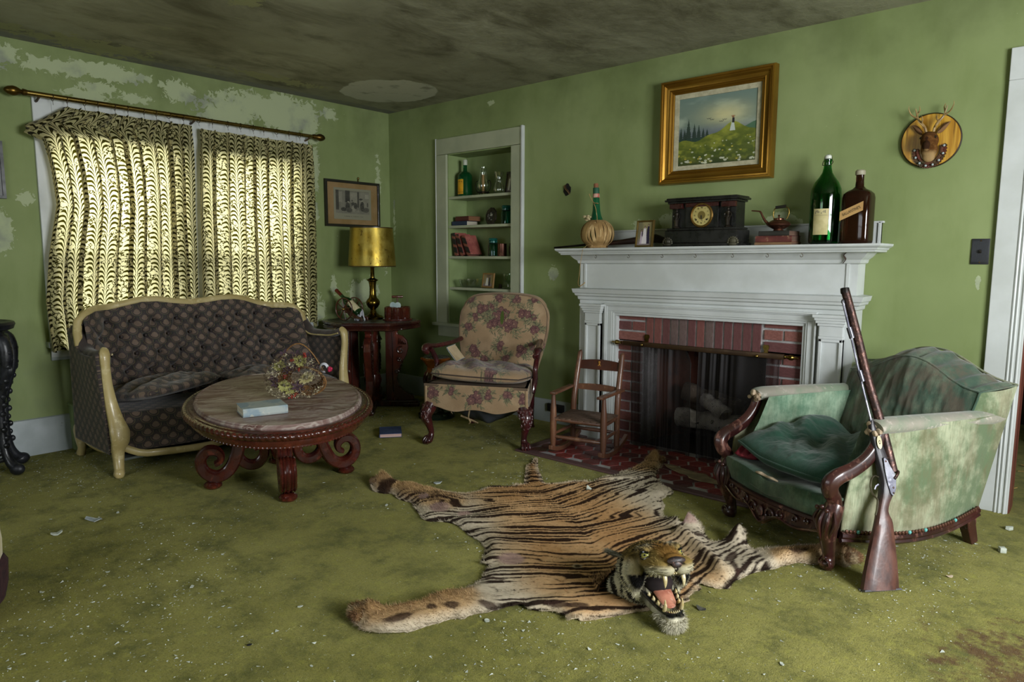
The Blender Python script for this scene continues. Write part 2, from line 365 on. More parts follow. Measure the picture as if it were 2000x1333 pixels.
# ---- window_1
wroot=tag(thing('window_1',None,None,(0,-1.78,0)),kind='structure')
mb=MB(); Mw=T(0,-1.78,1.395,rz=PI/2)
for (a,b,c,d) in ((-2.72,-2.62,.60,2.19),(-.94,-.84,.60,2.19),(-2.62,-.94,2.06,2.19)): mb.box(0,.022,a,b,c,d)
mb.box(-.2,.0,-1.86,-1.70,.70,2.06); mb.box(0,.024,-1.83,-1.73,.70,2.07)
obj('window_casing',mb,M_white,wroot,world=True,sm=0,bev=.003)
mb=MB(); mb.box(-.2,.06,-2.74,-.82,.665,.70); mb.box(0,.018,-2.72,-.84,.58,.665); obj('window_sill',mb,M_base,wroot,world=True,sm=0,bev=.004)
G=Mt('window_glass'); _t=G.n('BsdfTransparent'); _t.inputs[0].default_value=(.93,.95,.93,1); _g=G.n('BsdfGlossy'); _g.inputs['Roughness'].default_value=.05; _m=G.n('MixShader'); _m.inputs[0].default_value=.06
G.L(_t.outputs[0],_m.inputs[1]); G.L(_g.outputs[0],_m.inputs[2]); G.L(_m.outputs[0],G.out.inputs[0])
for k,(a,b) in enumerate(((-2.62,-1.86),(-1.70,-.94))):
    mb=MB(); mb.frame(b-a-.07,1.36-.07,[(0,-.012),(0,.012),(.035,.012),(.035,-.012)],T(-.1,(a+b)/2,1.38,rz=PI/2)); 
    mb.box(-.115,-.085,a,b,1.34,1.38)
    s=obj('window_sash',mb,M_white,wroot,world=True,sm=0)
    obj('pane',MB().box(-.102,-.098,a+.03,b-.03,.73,1.345),G.mat,s,sm=0,loc=(0,0,0),fn=lambda p:(p[0],p[1]+1.78,p[2]))
    obj('pane',MB().box(-.102,-.098,a+.03,b-.03,1.375,2.03),G.mat,s,sm=0,fn=lambda p:(p[0],p[1]+1.78,p[2]))
# ---- door casing right
dr=tag(thing('door_1',None,None,(4.6,0,0)),kind='structure')
mb=MB(); mb.box(4.545,4.69,-.022,0,0,2.06); mb.box(4.675,4.69,0,.12,0,2.09); obj('door_casing',mb,M_white,dr,world=True,sm=0,bev=.003)
mb=MB(); mb.box(4.545,5.72,-.024,0,2.06,2.205); obj('head_casing',mb,M_white,dr,world=True,sm=0,bev=.003)
mb=MB()
for a in (4.64,4.655,4.675): mb.tube([(a,-.022,0),(a,-.022,2.06)],.006,6)
mb.box(5.60,5.72,-.022,.12,0,2.06); obj('casing_moulding',mb,M_white,dr,world=True)
obj('jamb_edge',MB().box(4.69,4.697,.0,.14,0,2.09),mat('jamb_red_wood','#5a3026','#6d3b2d',stretch=(1,1,.2),rough=.5),dr,world=True,sm=0)
t=thing('wooden_board','brown wooden board leaning in the dark room beyond the doorway','board',(5.05,1.3,0))
mb=MB(); mb.box(-.3,.3,-.015,.015,0,.62,T(0,.1,0,ry=.25)); obj('panel',mb,mat('board_brown','#7a4526','#5b3019',stretch=(1,1,.2),rough=.5),t,sm=0,bev=.003)
t=thing('straw_litter','yellowish litter scattered on the carpet beyond the doorway','litter',(4.95,.75,0)); t['kind']='stuff'
mb=MB()
for i in range(120):
    a=rnd.uniform(0,PI); x,y=rnd.gauss(0,.12),rnd.gauss(0,.3); mb.box(-.02,.02,-.003,.003,.001,.006,T(x,y,rnd.uniform(0,.01),rz=a))
obj('straw',mb,mat('straw','#a98f4e','#7c6633',rough=.8),t,sm=0)
# ================================================================= FIREPLACE
X0,X1,FD=2.215,3.98,.14
def tilt(p): return (p[0],p[1],p[2]+zt(p[0])*min(1,max(0,p[2])/.8))
fp=thing('fireplace_mantel','large white painted wooden fireplace mantel with moulded shelf and panelled pilasters','mantel',(3.1,0,0))
def fpart(name,mb,m=M_white,**k): return obj(name,mb,m,fp,world=True,fn=tilt,**k)
mb=MB(); mb.box(X0,X1,-FD,-.002,.945,1.22); mb.box(X0,2.44,-FD,-.002,0,.945); mb.box(3.79,X1,-FD,-.002,0,.945); mb.box(2.44,3.79,-FD,-.002,.91,.945)
fpart('frieze',mb,sm=0)
mb=MB(); mb.box(3.925,3.94,-FD-.006,-FD,1.04,1.215); mb.box(2.25,2.265,-FD-.006,-FD,1.04,1.215); fpart('frieze_strip',mb,sm=0)
mb=MB(); mb.usweep([(0,1.198),(.012,1.205),(.016,1.222),(.034,1.236),(.052,1.258),(.06,1.262)],X0,X1,FD); fpart('bed_moulding',mb,sm=20)
mb=MB(); mb.usweep([(0,1.258),(.088,1.259),(.098,1.262),(.1,1.27),(.107,1.273),(.11,1.281),(.12,1.286),(.127,1.292),(.128,1.303),(0,1.303)],X0,X1,FD); fpart('shelf',mb,sm=20)
mb=MB(); mb.usweep([(0,.952),(.01,.96),(.012,.978),(.025,.985),(.028,.998),(.036,1.003),(.04,1.018),(.043,1.03),(0,1.036)],X0,X1,FD); fpart('frieze_moulding',mb,sm=20)
mb=MB(); mb.box(2.235,4.05,-.022,-.001,1.303,1.415); mb.box(4.035,4.05,-.03,-.001,1.303,1.42); mb.box(2.235,4.06,-.03,-.001,1.413,1.424); fpart('backboard',mb,sm=0,bev=.002)
def pil(x0,x1):
    p=MB(); y=-FD; d=.038
    p.box(x0,x1,y-d+.012,y,.12,.80)
    for a,b,c,e in ((x0,x0+.016,.12,.80),(x1-.016,x1,.12,.80),(x0,x1,.784,.80),(x0,x1,.12,.14)): p.box(a,b,y-d,y,c,e)
    o=fpart('pilaster',p,sm=0,bev=.0025)
    c=MB(); c.box(x0-.002,x1+.002,y-d-.003,y,.80,.815); c.box(x0,x1,y-d,y,.815,.87)
    for k,(zz,q) in enumerate(((.87,.008),(.885,.016),(.90,.022),(.915,.03))): c.box(x0-q,x1+q,y-d-q,y,zz,zz+.016)
    fpart('capital',c,sm=0,bev=.002)
    b=MB(); b.box(x0-.016,x1+.016,y-d-.016,y,0,.075)
    for zz,q in ((.075,.012),(.088,.008),(.1,.004)): b.box(x0-q,x1+q,y-d-q,y,zz,zz+.013)
    fpart('plinth',b,sm=0,bev=.002)
pil(2.285,2.405); pil(3.815,3.935)
def casing(steps,name):   # stepped architrave round three sides of the opening
    mb=MB()
    for (a,b,y) in steps:
        xl,xr,zz=2.512-b,3.715+b,.858+b; mb.box(xl,2.512-a,-y,-.06,0,.858+a); mb.box(3.715+a,xr,-y,-.06,0,.858+a); mb.box(xl,xr,-y,-.06,.858+a,zz)
    fpart(name,mb,sm=0,bev=.002)
casing([(0,.018,.135),(.018,.03,.145),(.03,.062,.15),(.062,.07,.158),(.07,.08,.165)],'opening_architrave')
mb=MB(); mb.box(3.935,3.938,-FD-.0075,-FD-.006,1.06,1.2)
M_crack=mat('dark_crack','#3a2a20',rough=.9)
mb=MB(); mb.tube([(3.91,-.163,1.203),(3.925,-.168,1.225),(3.92,-.19,1.245),(3.94,-.205,1.262)],[(.003,.002),(.005,.002),(.004,.002),(.006,.003)],6); fpart('split',mb,M_crack)
# hooks under the shelf
hk=None
for k,x in enumerate((2.39,2.64,2.88,3.10,3.33,3.53,3.715)):
    z=1.262+zt(x)
    if hk is None:
        hk=thing('cup_hook','small brass cup hook screwed in a row under the mantel shelf','hook',(x,-.215,z),group='cup hooks under the mantel shelf')
        mb=MB(); mb.tube([(0,0,.004),(0,0,-.008)]+[(.007*math.sin(a),0,-.016+.008*math.cos(a)) for a in [0.1,.6,1.2,1.8,2.4,3,3.6,4.2,4.8]],.0014,6); obj('hook',mb,mat('old_brass','#6b5a34','#4a3b22',metal=.8,rough=.4),hk)
    else: dup(hk,(x,-.215,z))
# brick surround
M_br=[mat('brick_red_%d'%i,a,b,c,scale=9,rough=.8,bump=.5,bscale=70,bdist=.003) for i,(a,b,c) in enumerate((('#6c3e39','#7d4c45','#4d302f'),('#5b3433','#69403f','#3c2727'),('#784941','#8a5a51','#5f3a36'),('#6a5652','#574441','#7f726c')))]
M_mort=mat('mortar','#a09c9c','#8a8584','#b9b7b8',scale=12,rough=.95,bump=.5,bscale=90)
br=thing('brick_surround','red brick fireplace surround with pale mortar and a soldier course over the opening','fireplace surround',(3.1,0,0))
mb=MB(); FB0,FB1,FZ=2.69,3.515,.678
mb.box(2.5,FB0+.006,-.094,.1,0,.70); mb.box(FB1-.006,3.725,-.094,.1,0,.70); mb.box(2.5,3.725,-.094,.1,FZ+.008,.90)
obj('mortar_bed',mb,M_mort,br,world=True,sm=0)
bm1=MB().rbox(-.5,.5,-.5,.5,-.5,.5,.03); bme=None; nb=0
def brick(x0,x1,z0,z1,y0=-.103,y1=-.06,mm=None):
    global bme,nb
    i=nb%7%4 if mm is None else mm; nb+=1
    key='brk%d'%i; me=bpy.data.meshes.get(key)
    if me is None:
        o=obj(key,bm1,M_br[i],sm=0); me=o.data; me.name=key; bpy.data.objects.remove(o)
    o=bpy.data.objects.new('brick',me); COL.objects.link(o); o.parent=br
    j=rnd.uniform(-.0015,.0015); o.location=((x0+x1)/2-3.1,(y0+y1)/2+j,(z0+z1)/2+zt((x0+x1)/2)*min(1,z1/.8)); o.scale=(x1-x0,y1-y0,z1-z0); return o
ch=.0685; jt=.0135
for side,(a,b) in enumerate(((2.512,2.712),(3.493,3.715))):
    for r in range(13):
        z0=.012+r*ch; z1=min(z0+ch-jt,.862)
        if z1-z0<.02: continue
        pats=((a,b-.004),) if r%2==0 else ((a,a+(b-a)*.46),(a+(b-a)*.46+jt,b-.004))
        if side==0 and r<10: pats=tuple((p,min(q,FB0-.002)) if p<FB0-.02 else None for p,q in pats)
        if side==1 and r<10: pats=tuple((max(p,FB1+.002),q) for p,q in pats if q>FB1+.02)
        for pq in pats:
            if pq: brick(pq[0],pq[1],z0,z1,mm=rnd.choice((0,0,2,1)))
ns=13; w=(3.485-2.722)/ns
for k in range(ns): brick(2.722+k*w,2.722+(k+1)*w-jt,FZ+.002,.862,mm=(0,0,1,3,3,1,0,3,1,1,1,1,1)[k])
# reveals (jamb bricks) and the firebox
for side,xx in ((0,FB0),(1,FB1)):
    for r in range(10):
        z0=.012+r*ch; off=.055 if r%2 else 0
        for (a,b) in ((-.1,.0+off),(.01+off,.1)):
            if side==0: brick(xx-.04,xx+.003,z0,z0+ch-jt,a,b,mm=rnd.choice((0,1)))
            else: brick(xx-.003,xx+.04,z0,z0+ch-jt,a,b,mm=rnd.choice((0,1)))
fb=thing('firebox','sooty dark firebox with a red-brown left wall behind the mesh curtains','firebox',(3.1,.3,0))
M_soot=mat('soot','#1f1a1a','#2b2323','#151212',rough=.9,bump=.4,bscale=20); M_fbr=mat('firebox_red','#7d4a3a','#5c352c','#33242a',scale=4,stretch=(1,1,.35),rough=.8)
mb=MB(); mb.add([(2.69,.1,0),(2.86,.55,0),(2.86,.55,.8),(2.69,.1,.8)],[(0,1,2,3)]); obj('left_wall',mb,M_fbr,fb,world=True,sm=0,fix=False)
mb=MB(); mb.add([(3.515,.1,0),(3.34,.55,0),(3.34,.55,.8),(3.515,.1,.8),(2.86,.55,0),(2.86,.55,.8)],[(1,0,3,2),(4,1,2,5)]); mb.box(2.6,3.6,.1,.6,.8,.82); mb.box(2.6,3.6,-.09,.6,-.02,.004); mb.box(2.69,3.515,-.09,.1,.676,.69); obj('back_wall',mb,M_soot,fb,world=True,sm=0,fix=False)
# grate and logs
t=thing('fire_grate','black iron fire grate holding the logs in the firebox','grate',(3.1,.2,0)); mb=MB()
for k in range(6): x=-.2+k*.08; mb.tube([(x,-.14,.13),(x,-.12,.09),(x,.12,.09),(x,.14,.14)],.008,6)
mb.tube([(-.22,-.1,.09),(.22,-.1,.09)],.01,6); mb.tube([(-.22,.1,.09),(.22,.1,.09)],.01,6)
for a in(-.18,.18):
    for b in (-.1,.1): mb.tube([(a,b,.09),(a,b,.004)],.01,6)
obj('bars',mb,M_soot,t)
m=Mt('birch_bark'); v=m.obj(); c=m.mix(m.noise(m.scl(v,(1,1,1)),9,5,.6).ss(.38,.55),'#a39a92','#d8d0c6'); c=m.mix(m.noise(m.scl(v,(6,20,20)),3,4,.6).ss(.6,.7),c,'#2b2320'); m.base(c); m.set(rough=.85); m.bump(m.noise(v,30,4),.5,.004)
M_birch=m.mat; M_logend=mat('log_end','#94836d','#6f5c49',rough=.9); M_char=mat('charred_bark','#6a5c50','#4a403a','#a39684',rough=.95,bump=.5,bscale=25)
def log(loc,rz,ry,L,r,mm,lab):
    t=thing('log',lab,'log',loc,rz); mb=MB()
    mb.tube([(-L/2+L*i/8,0,.004*math.sin(i*2)) for i in range(9)],[r*(1+.08*math.sin(i*1.7)) for i in range(9)],14,M=T(ry=ry)); obj('bark',mb,mm,t)
    e=MB(); e.tube([(-L/2-.003,0,0),(-L/2,0,0)],r*.93,14,M=T(ry=ry)); e.tube([(L/2,0,0),(L/2+.003,0,0)],r*.93,14,M=T(ry=ry)); obj('cut_end',e,M_logend,t)
log((3.07,.16,.17),.12,0,.46,.062,M_birch,'white birch log lying level on the grate, lowest of the firewood')
log((3.06,.27,.18),-.1,0,.44,.07,M_char,'dark charred log at the back of the grate')
log((3.05,.22,.30),.2,.22,.40,.06,M_char,'brown-grey log resting slanted on top of the other firewood')
log((3.12,.10,.285),-.35,.3,.2,.045,M_birch,'short pale split log leaning on the stack in the gap of the mesh curtains')
# mesh curtain rod
t=thing('screen_rod','bronze fire screen rod with brass knobs and brackets across the brick opening','screen rod',(3.1,-.165,.683))
mb=MB(); mb.rbox(-.515,.535,-.010,.010,-.015,.015,.004); obj('bar',mb,mat('bronze_bar','#4d3a26','#3a2a1c',metal=.6,rough=.45),t,fn=lambda p:(p[0],p[1],p[2]+.0075*p[0]))
M_brass=mat('aged_brass','#9a8348','#6c5729',metal=1,rough=.3,rv=.1)
for sx in (-1,1):
    mb=MB(); mb.lathe([(.004,0),(.012,.004),(.008,.012),(.01,.02),(.016,.03),(.016,.045),(.008,.055),(.004,.075),(0,.078)],14,T(.525*sx+(.01 if sx>0 else 0),0,.0075*.525*sx,ry=PI/2*sx)); obj('finial',mb,M_brass,t)
    mb=MB(); mb.prism([(-.012,-.0),(.012,0),(.012,.02),(.018,.03),(.016,.045),(.007,.05),(0,.046),(-.007,.05),(-.016,.045),(-.018,.03),(-.012,.02)],0,.006,'y',T(.39*sx+.02,.052,.008)); mb.box(-.005,.005,0,.055,-.004,.004,T(.39*sx+.02,0,.01)); obj('bracket',mb,M_brass,t)
    mb=MB(); mb.ball((.375*sx+.01,-.016,-.004),.01); obj('pull_knob',mb,M_brass,t)
# the mesh curtains
m=Mt('wire_mesh'); x,y,z=m.sep(m.obj()); p=.0085
g=((x+z)/p).fract().gt(.30); h=((x-z)/p).fract().gt(.30); k=g*h
m.base('#171313'); m.set(metal=.2,rough=.6,alpha=(1-k*.74)); M_mesh=m.mat
M_hem=mat('mesh_hem','#2c2828',metal=.5,rough=.5)
def screen(x0,x1,lab,seed,notch):
    t=thing('mesh_curtain',lab,'fire screen',((x0+x1)/2,-.165,0))
    nu,nv=90,40; u=np.linspace(0,1,nu)[None,:]; w=np.linspace(0,1,nv)[:,None]
    xx=x0+(x1-x0)*u+0*w; zz=.006+(.668-.006)*w+0*u
    if notch: zz=np.minimum(zz,.668-.07*np.clip((u-.9)/.1,0,1)**2)
    ph=2*PI*(xx*9+.6*np.sin(xx*13+seed)); yy=.004+.012*np.sin(ph)*(1.0-.35*w)+.004*np.sin(ph*2.7+seed)
    xx=xx+.01*np.sin(w*3+seed)*(1-w)
    P=np.stack([xx-(x0+x1)/2,yy,zz],-1); ngrid('mesh',P,M_mesh,t)
    r=MB()
    for k in range(7): a=(x0-x1)/2+.02+(x1-x0-.04)*k/6; r.tube([(a+.009*math.cos(q),-.0,.676+.0075*(a+(x0+x1)/2-3.1)+.013*math.sin(q)) for q in [2*PI*i/10 for i in range(10)]],.0012,5,closed=True)
    obj('ring',r,M_mesh,t)
    [obj('hem',MB().tube([tuple(p) for p in P[:,c_]],.002,6),M_hem,t) for c_ in (0,-1)]
screen(2.645,3.075,'left black wire mesh curtain hanging over the firebox, bunched towards the gap',1.0,True)
screen(3.125,3.61,'right black wire mesh curtain hanging over the firebox, in even folds',2.2,False)
# hearth
hx0,hx1,hy0=2.18,4.02,-.785
t=thing('hearth','flush hearth of red hexagonal tiles with pale grout and a dark wood border','hearth',(3.1,-.4,0))
obj('grout_bed',MB().box(hx0+.05,hx1-.05,hy0+.05,-.09,0,.006),mat('grout','#a8a6a8','#8a8686','#6c6464',scale=5,rough=.9),t,world=True,sm=0)
mb=MB(); mb.box(hx0,hx1,hy0,hy0+.058,0,.012); mb.box(hx0,hx0+.058,hy0+.058,-.15,0,.012); mb.box(hx1-.058,hx1,hy0+.058,-.15,0,.012); obj('border_board',mb,mat('hearth_border','#5a4140','#4a3233','#6b5655',scale=5,stretch=(.3,1,1),rough=.6,bump=.2),t,world=True,sm=0,bev=.003)
M_tile=[mat('hex_tile_%d'%i,a,b,c,scale=7,rough=.45,rv=.15,bump=.15,bscale=40,coat=.1) for i,(a,b,c) in enumerate((('#7c2f2b','#6a2825','#93524a'),('#6b2a28','#55211f','#7f423c'),('#5a2a2a','#43201f','#6b4a46')))]
def hexme(i):
    k='hex%d'%i; me=bpy.data.meshes.get(k)
    if me is None:
        a=[(.060,0),(.030,.0515),(-.030,.0515),(-.060,0),(-.030,-.0515),(.030,-.0515)]
        mb=MB(); b=[(x*.96,y*.96) for x,y in a]; v=[(x,y,0) for x,y in a]+[(x,y,.007) for x,y in a]+[(x,y,.009) for x,y in b]
        mb.add(v,[(6*j+q,6*j+(q+1)%6,6*j+6+(q+1)%6,6*j+6+q) for j in (0,1) for q in range(6)]+[tuple(range(12,18))])
        o=obj(k,mb,M_tile[i],sm=0); me=o.data; me.name=k; bpy.data.objects.remove(o)
    return me
dx,dy=.101,.1125; nt=0
for ci in range(40):
    for ri in range(8):
        x=hx0+.058+.055+ci*dx; y=hy0+.058+.05+ri*dy+(dy/2 if ci%2 else 0)
        if x>hx1-.058-.05 or y>-.13 or (y>-.2 and (x<2.47 or x>3.75)): continue
        o=bpy.data.objects.new('tile',hexme(rnd.choice((0,0,1,2)))); COL.objects.link(o); o.parent=t; o.location=(x-3.1,y+.4,.001+rnd.uniform(-.0006,.0006)); o.rotation_euler=(0,0,rnd.uniform(-.03,.03)); nt+=1
# ================================================================= NICHE
t=thing('wall_niche','tall built-in wall niche with white casing and four white shelves','bookcase',(1.1,0,0))
mb=MB(); o_=.022
mb.box(.638,.757,-o_,0,.66,2.075); mb.box(1.47,1.573,-o_,0,.66,2.075); mb.box(.638,1.573,-o_,0,2.078,2.205); obj('casing',mb,M_white2,t,world=True,sm=0,bev=.002)
[obj('edge_moulding',MB().box(*q),M_white,t,world=True,sm=0,bev=.003) for q in ((1.573,1.590,-.03,0,.66,2.212),(.632,.64,-.026,0,.66,2.21))]
mb=MB(); mb.box(.60,1.60,-.05,.0,.655,.68); obj('sill',mb,M_white2,t,world=True,sm=0,bev=.003)
mb=MB(); mb.box(.645,1.565,-.02,0,.565,.655); obj('apron',mb,M_white2,t,world=True,sm=0,bev=.002)
mb=MB(); mb.box(.757,.765,0,.22,.68,2.078); mb.box(1.462,1.47,0,.22,.68,2.078); mb.box(.757,1.47,.212,.22,.68,2.078); mb.box(.757,1.47,0,.22,.66,.682); mb.box(.757,1.47,0,.22,2.07,2.078); obj('lining',mb,M_niche,t,world=True,sm=0)
SHZ=[.985,1.243,1.495,1.732]
for z in SHZ: obj('shelf',MB().box(.765,1.462,0,.212,z-.021,z),M_white2,t,world=True,sm=0,bev=.0015)
# ================================================================= CURTAINS
m=Mt('damask_curtain'); U=m.attr('uvw'); u,v,_=m.sep(U)
wc,hc=.128,.172
nzv=m.noise(U,16,3,.6); nz2=m.noise(U,30,3,.6)
col=(u/wc).floor(); uu=(u-col*wc-wc/2); au=uu.abs(); vv=v+col.mod(2)*(hc/2); vm=vv.mod(hc)/hc
fr=vm*hc-(au.sqrt())*1.05+au*2.9+(nzv-.5)*.034
st=(fr*(2*PI/.031)).sin()
leafw=((vm*PI).sin().max(0)*.052+.008)
leaf=(st-au*9.0+.25).ss(.0,.12)*(au+(nzv-.5)*.03-leafw).ss(-.004,.004,1,0)
scr=((nz2-.5).abs()-.035).ss(0,.012,1,0)*(au-leafw).ss(-.004,.004)
stem=(au-.0035).ss(0,.001,1,0)
fl=(leaf.max(scr)).max(stem*0)*(1-(au-.003).ss(-.001,.001,1,0))
gcol=m.mix(fl,'#b9b187','#201c0b'); tcol=m.mix(fl,'#fff5c6','#443f0b')
m.base(gcol); m.set(rough=.9,spec=.1,sheen=.2)
tr=m.n('BsdfTranslucent'); m.L(tcol,tr.inputs[0]); mx=m.n('MixShader'); mx.inputs[0].default_value=.55
m.L(m.b.outputs[0],mx.inputs[1]); m.L(tr.outputs[0],mx.inputs[2]); m.L(mx.outputs[0],m.out.inputs[0]); M_cur=m.mat
def curtain(lab,yl,yr,zt_,zb_,nring,seed,ear=False):
    zs=np.array([.62,.95,1.234,1.544,1.756,1.962,2.04,2.14])
    nu,nv=520,120; u=np.linspace(0,1,nu)[None,:]; w=np.linspace(0,1,nv)[:,None]
    z=zb_+(zt_-zb_)*w+0*u
    yL=np.interp(z,zs,yl); yR=np.interp(z,zs,yr)
    wp=u+.010*np.sin(u*17+seed)+.006*np.sin(u*41+seed*2)
    y=yL+(yR-yL)*(wp-wp.min())/(wp.max()-wp.min())
    ph=2*PI*nring*u+.5*np.sin(w*2.2+seed+u*5)*(1-w)+.3*np.sin(u*23+seed)
    dep=.036*(.8+.35*np.sin(u*31+seed)); pl=np.sin(ph); pl=np.sign(pl)*np.abs(pl)**.75
    top=sst(.86,1,w)
    x=.095+dep*pl*(1-.35*top)+.006*np.sin(ph*2+w*4)+.008*np.sin(u*9+w*3+seed)*(1-w)
    y=y+.027*np.cos(ph)*(1-.5*top)
    if ear:
        e=np.clip((.10-u)/.10,0,1); k=e*sst(.80,.95,w)
        z=z-k*.085-.02*e*(w>.95); x=x+.02*k
    z=z+.006*np.sin(u*14+seed)*(w<.05)-.008*np.abs(np.cos(ph/2))*top
    P=np.stack([x,y+1.78,z],-1)
    d=np.sqrt(np.diff(x,axis=1)**2+np.diff(y,axis=1)**2); s=np.concatenate([np.zeros((nv,1)),np.cumsum(d,1)],1); s=s*(s[nv//2,-1]/s[:,-1:])
    UV=np.stack([s+seed,zb_+(zt_-zb_)*w+0*u],-1)
    t=thing('curtain',lab,'curtain',(0,-1.78,0)); ngrid('drape',P,M_cur,t,UV=UV); 
    hm=P[:4].copy(); hm[:,:,0]+=.0015
    return t
curtain('left patterned cream and dark olive curtain whose top corner flares out past the window casing',[-2.745,-2.765,-2.73,-2.665,-2.68,-2.72,-2.82,-2.67],[-1.84,-1.832,-1.83,-1.83,-1.82,-1.815,-1.812,-1.81],2.14,.64,10,.4,True)
curtain('right patterned cream and dark olive curtain, hanging straight between the mullion and the framed print',[-1.80,-1.80,-1.795,-1.79,-1.78,-1.77,-1.765,-1.76],[-.88,-.88,-.875,-.87,-.865,-.86,-.858,-.855],2.125,.665,9,1.7)
t=thing('curtain_rod','long brass curtain rod with turned finials and small rings above the window','curtain rod',(.09,-1.8,2.185))
mb=MB(); mb.tube([(0,-.96,.0),(0,.98,.0)],.0125,14); obj('pole',mb,M_brass,t)
mb=MB(); mb.tube([(0,-.96,-.0),(0,.10,-.0)],.0155,14); obj('outer_tube',mb,M_brass,t)
for s in (-1,1):
    mb=MB(); mb.lathe([(.017,-.02),(.02,0),(.012,.006),(.018,.015),(.027,.035),(.029,.05),(.022,.075),(.01,.09),(0,.094)],16,T(0,.98*s-(.0 if s>0 else .0),0,rx=-PI/2*s)); obj('finial',mb,mat('old_brass_dark','#6d5524','#3f3015',metal=.9,rough=.4),t)
for yy in (-.90,.02,.93):
    mb=MB(); mb.tube([(-.085,yy,-.03),(-.05,yy,-.03),(-.02,yy,-.022),(0,yy,-.016)],.007,8); mb.rbox(-.088,-.08,yy-.018,yy+.018,-.055,.01,.003); obj('bracket',mb,mat('bracket_brown','#5a4530','#3b2d20',rough=.5,metal=.4),t)
M_ring=mat('ring_dark','#3d2f1a','#5a4726',metal=.7,rough=.4)
rme=None
for k in range(19):
    if k<10: y=-2.63+.085*k
    else: y=-1.745+.098*(k-10)
    if rme is None:
        mb=MB(); mb.tube([(0,0,0)]*0+[(.021*math.sin(a),0,.021*math.cos(a)-.006) for a in [2*PI*i/16 for i in range(16)]],.0018,6,closed=True); mb.tube([(0,0,-.026),(.002,0,-.04),(.006,0,-.05)],.0012,5)
        o=obj('ring',mb,M_ring,t,loc=(0,y+1.8,0)); rme=o
    else: o=rme.copy(); COL.objects.link(o); o.location=(0,y+1.8+rnd.uniform(-.01,.01),0); o.rotation_euler=(0,0,rnd.uniform(-.4,.4))
# ================================================================= painted pictures
M_paint=Mt('painted_surface'); M_paint.base(M_paint.attr('Col','Color')); M_paint.set(rough=.45); M_paint.bump(M_paint.noise(M_paint.obj(),160,3),.25,.002); M_paint=M_paint.mat
M_print=Mt('printed_paper'); M_print.base(M_print.attr('Col','Color')); M_print.set(rough=.6); M_print=M_print.mat
def canvas(name,w,h,nx,ny,fn,m,parent,M=None):
    a=np.linspace(0,1,nx)[None,:]+np.zeros((ny,1)); b=np.linspace(0,1,ny)[:,None]+np.zeros((1,nx))
    C=fn(a,b); P=np.stack([(a-.5)*w,a*0,(b-.5)*h],-1)
    if M is not None: P=np.array([[M@Vector(p) for p in r] for r in P])
    return ngrid(name,P,m,parent,C=C,sm=False,flip=True,solid=.0015,off=1)
def landscape(a,b):
    c=np.zeros(a.shape+(3,))+L3('#76897e')
    cl=fbm(a*3,b*6,3); c=cmix(c,'#a9b7a5',sst(.4,.7,cl)*.8); c=cmix(c,'#d6cf9a',np.exp(-(((a-.6)/.3)**2+((b-.7)/.14)**2))*(.5+.6*cl)); c=cmix(c,'#6d7480',sst(.62,.45,b)*.8); c=cmix(c,'#5f7f80',sst(.85,1,b)*.6*cl)
    hill=.36+.20*np.exp(-((a-.72)/.26)**2)+.02*np.sin(a*20); hl=.24+.10*a
    far=.47+.07*sst(.8,1,a)+.02*fbm(a*20,b*0,5); c=cmix(c,'#4e7156',(b<far)*sst(.6,.8,a)); 
    for (x0,w,h0,h1) in ((.03,.035,.33,.58),(.13,.05,.32,.70),(.21,.04,.34,.62),(.27,.035,.36,.6),(.33,.03,.37,.54),(.38,.03,.38,.52),(.08,.04,.32,.55)):
        tri=(np.abs(a-x0)<w*(h1-b)/(h1-h0)*(.75+.5*vn(b*70,a*0,7)))&(b>h0)&(b<h1); c=cmix(c,'#1f3527',tri*.9)
    c=cmix(c,'#2c463a',((b<.37+.05*fbm(a*12,a*0,2))&(a<.42))*.85)
    g=b<hill; c=cmix(c,'#6f7a26',g*1.); c=cmix(c,'#9aa03c',g*sst(.35,.7,fbm(a*8,b*14,9))); c=cmix(c,'#3a4d1c',g*sst(.5,.05,b-.15*a)*.8*sst(.25,.65,fbm(a*15,b*20,4))); c=cmix(c,'#2d3a1c',g*sst(.14,.0,b)*.8)
    r=np.random.RandomState(5)
    for k in range(75):
        fx=r.rand(); fy=r.rand()**1.6*.36+.02; 
        if fy>.22+.2*fx: continue
        s=.019*(1-fy*1.7)*(.7+.6*r.rand()); d=np.sqrt(((a-fx)/s)**2+((b-fy)/(s*.7))**2); col='#e8ead2' if r.rand()<.75 else '#d6c24a'
        c=cmix(c,col,(d<1)*(.35+.65*vn(a*190,b*160,k)))
    d=np.abs(a-.705)/(.008+.06*np.clip(.62-b,0,.2)/.2*.7); c=cmix(c,'#cdd6cf',(d<.8)&(b<.57)&(b>.45)); c=cmix(c,'#25232a',(np.abs(a-.71)<.014)&(b<.63)&(b>.56)); c=cmix(c,'#8a5a3a',(np.sqrt(((a-.708)/.014)**2+((b-.645)/.014)**2)<1)); c=cmix(c,'#a9825a',(np.sqrt(((a-.708)/.03)**2+((b-.658)/.007)**2)<1))
    c=c*(.80+.1*sst(.3,.7,b))[...,None]
    for bx,by in ((.40,.66),(.44,.64),(.56,.6),(.6,.62)): c=cmix(c,'#3a3f3f',(np.abs(b-by-.5*np.abs(np.abs(a-bx)-.012))<.004)&(np.abs(a-bx)<.028))
    return c
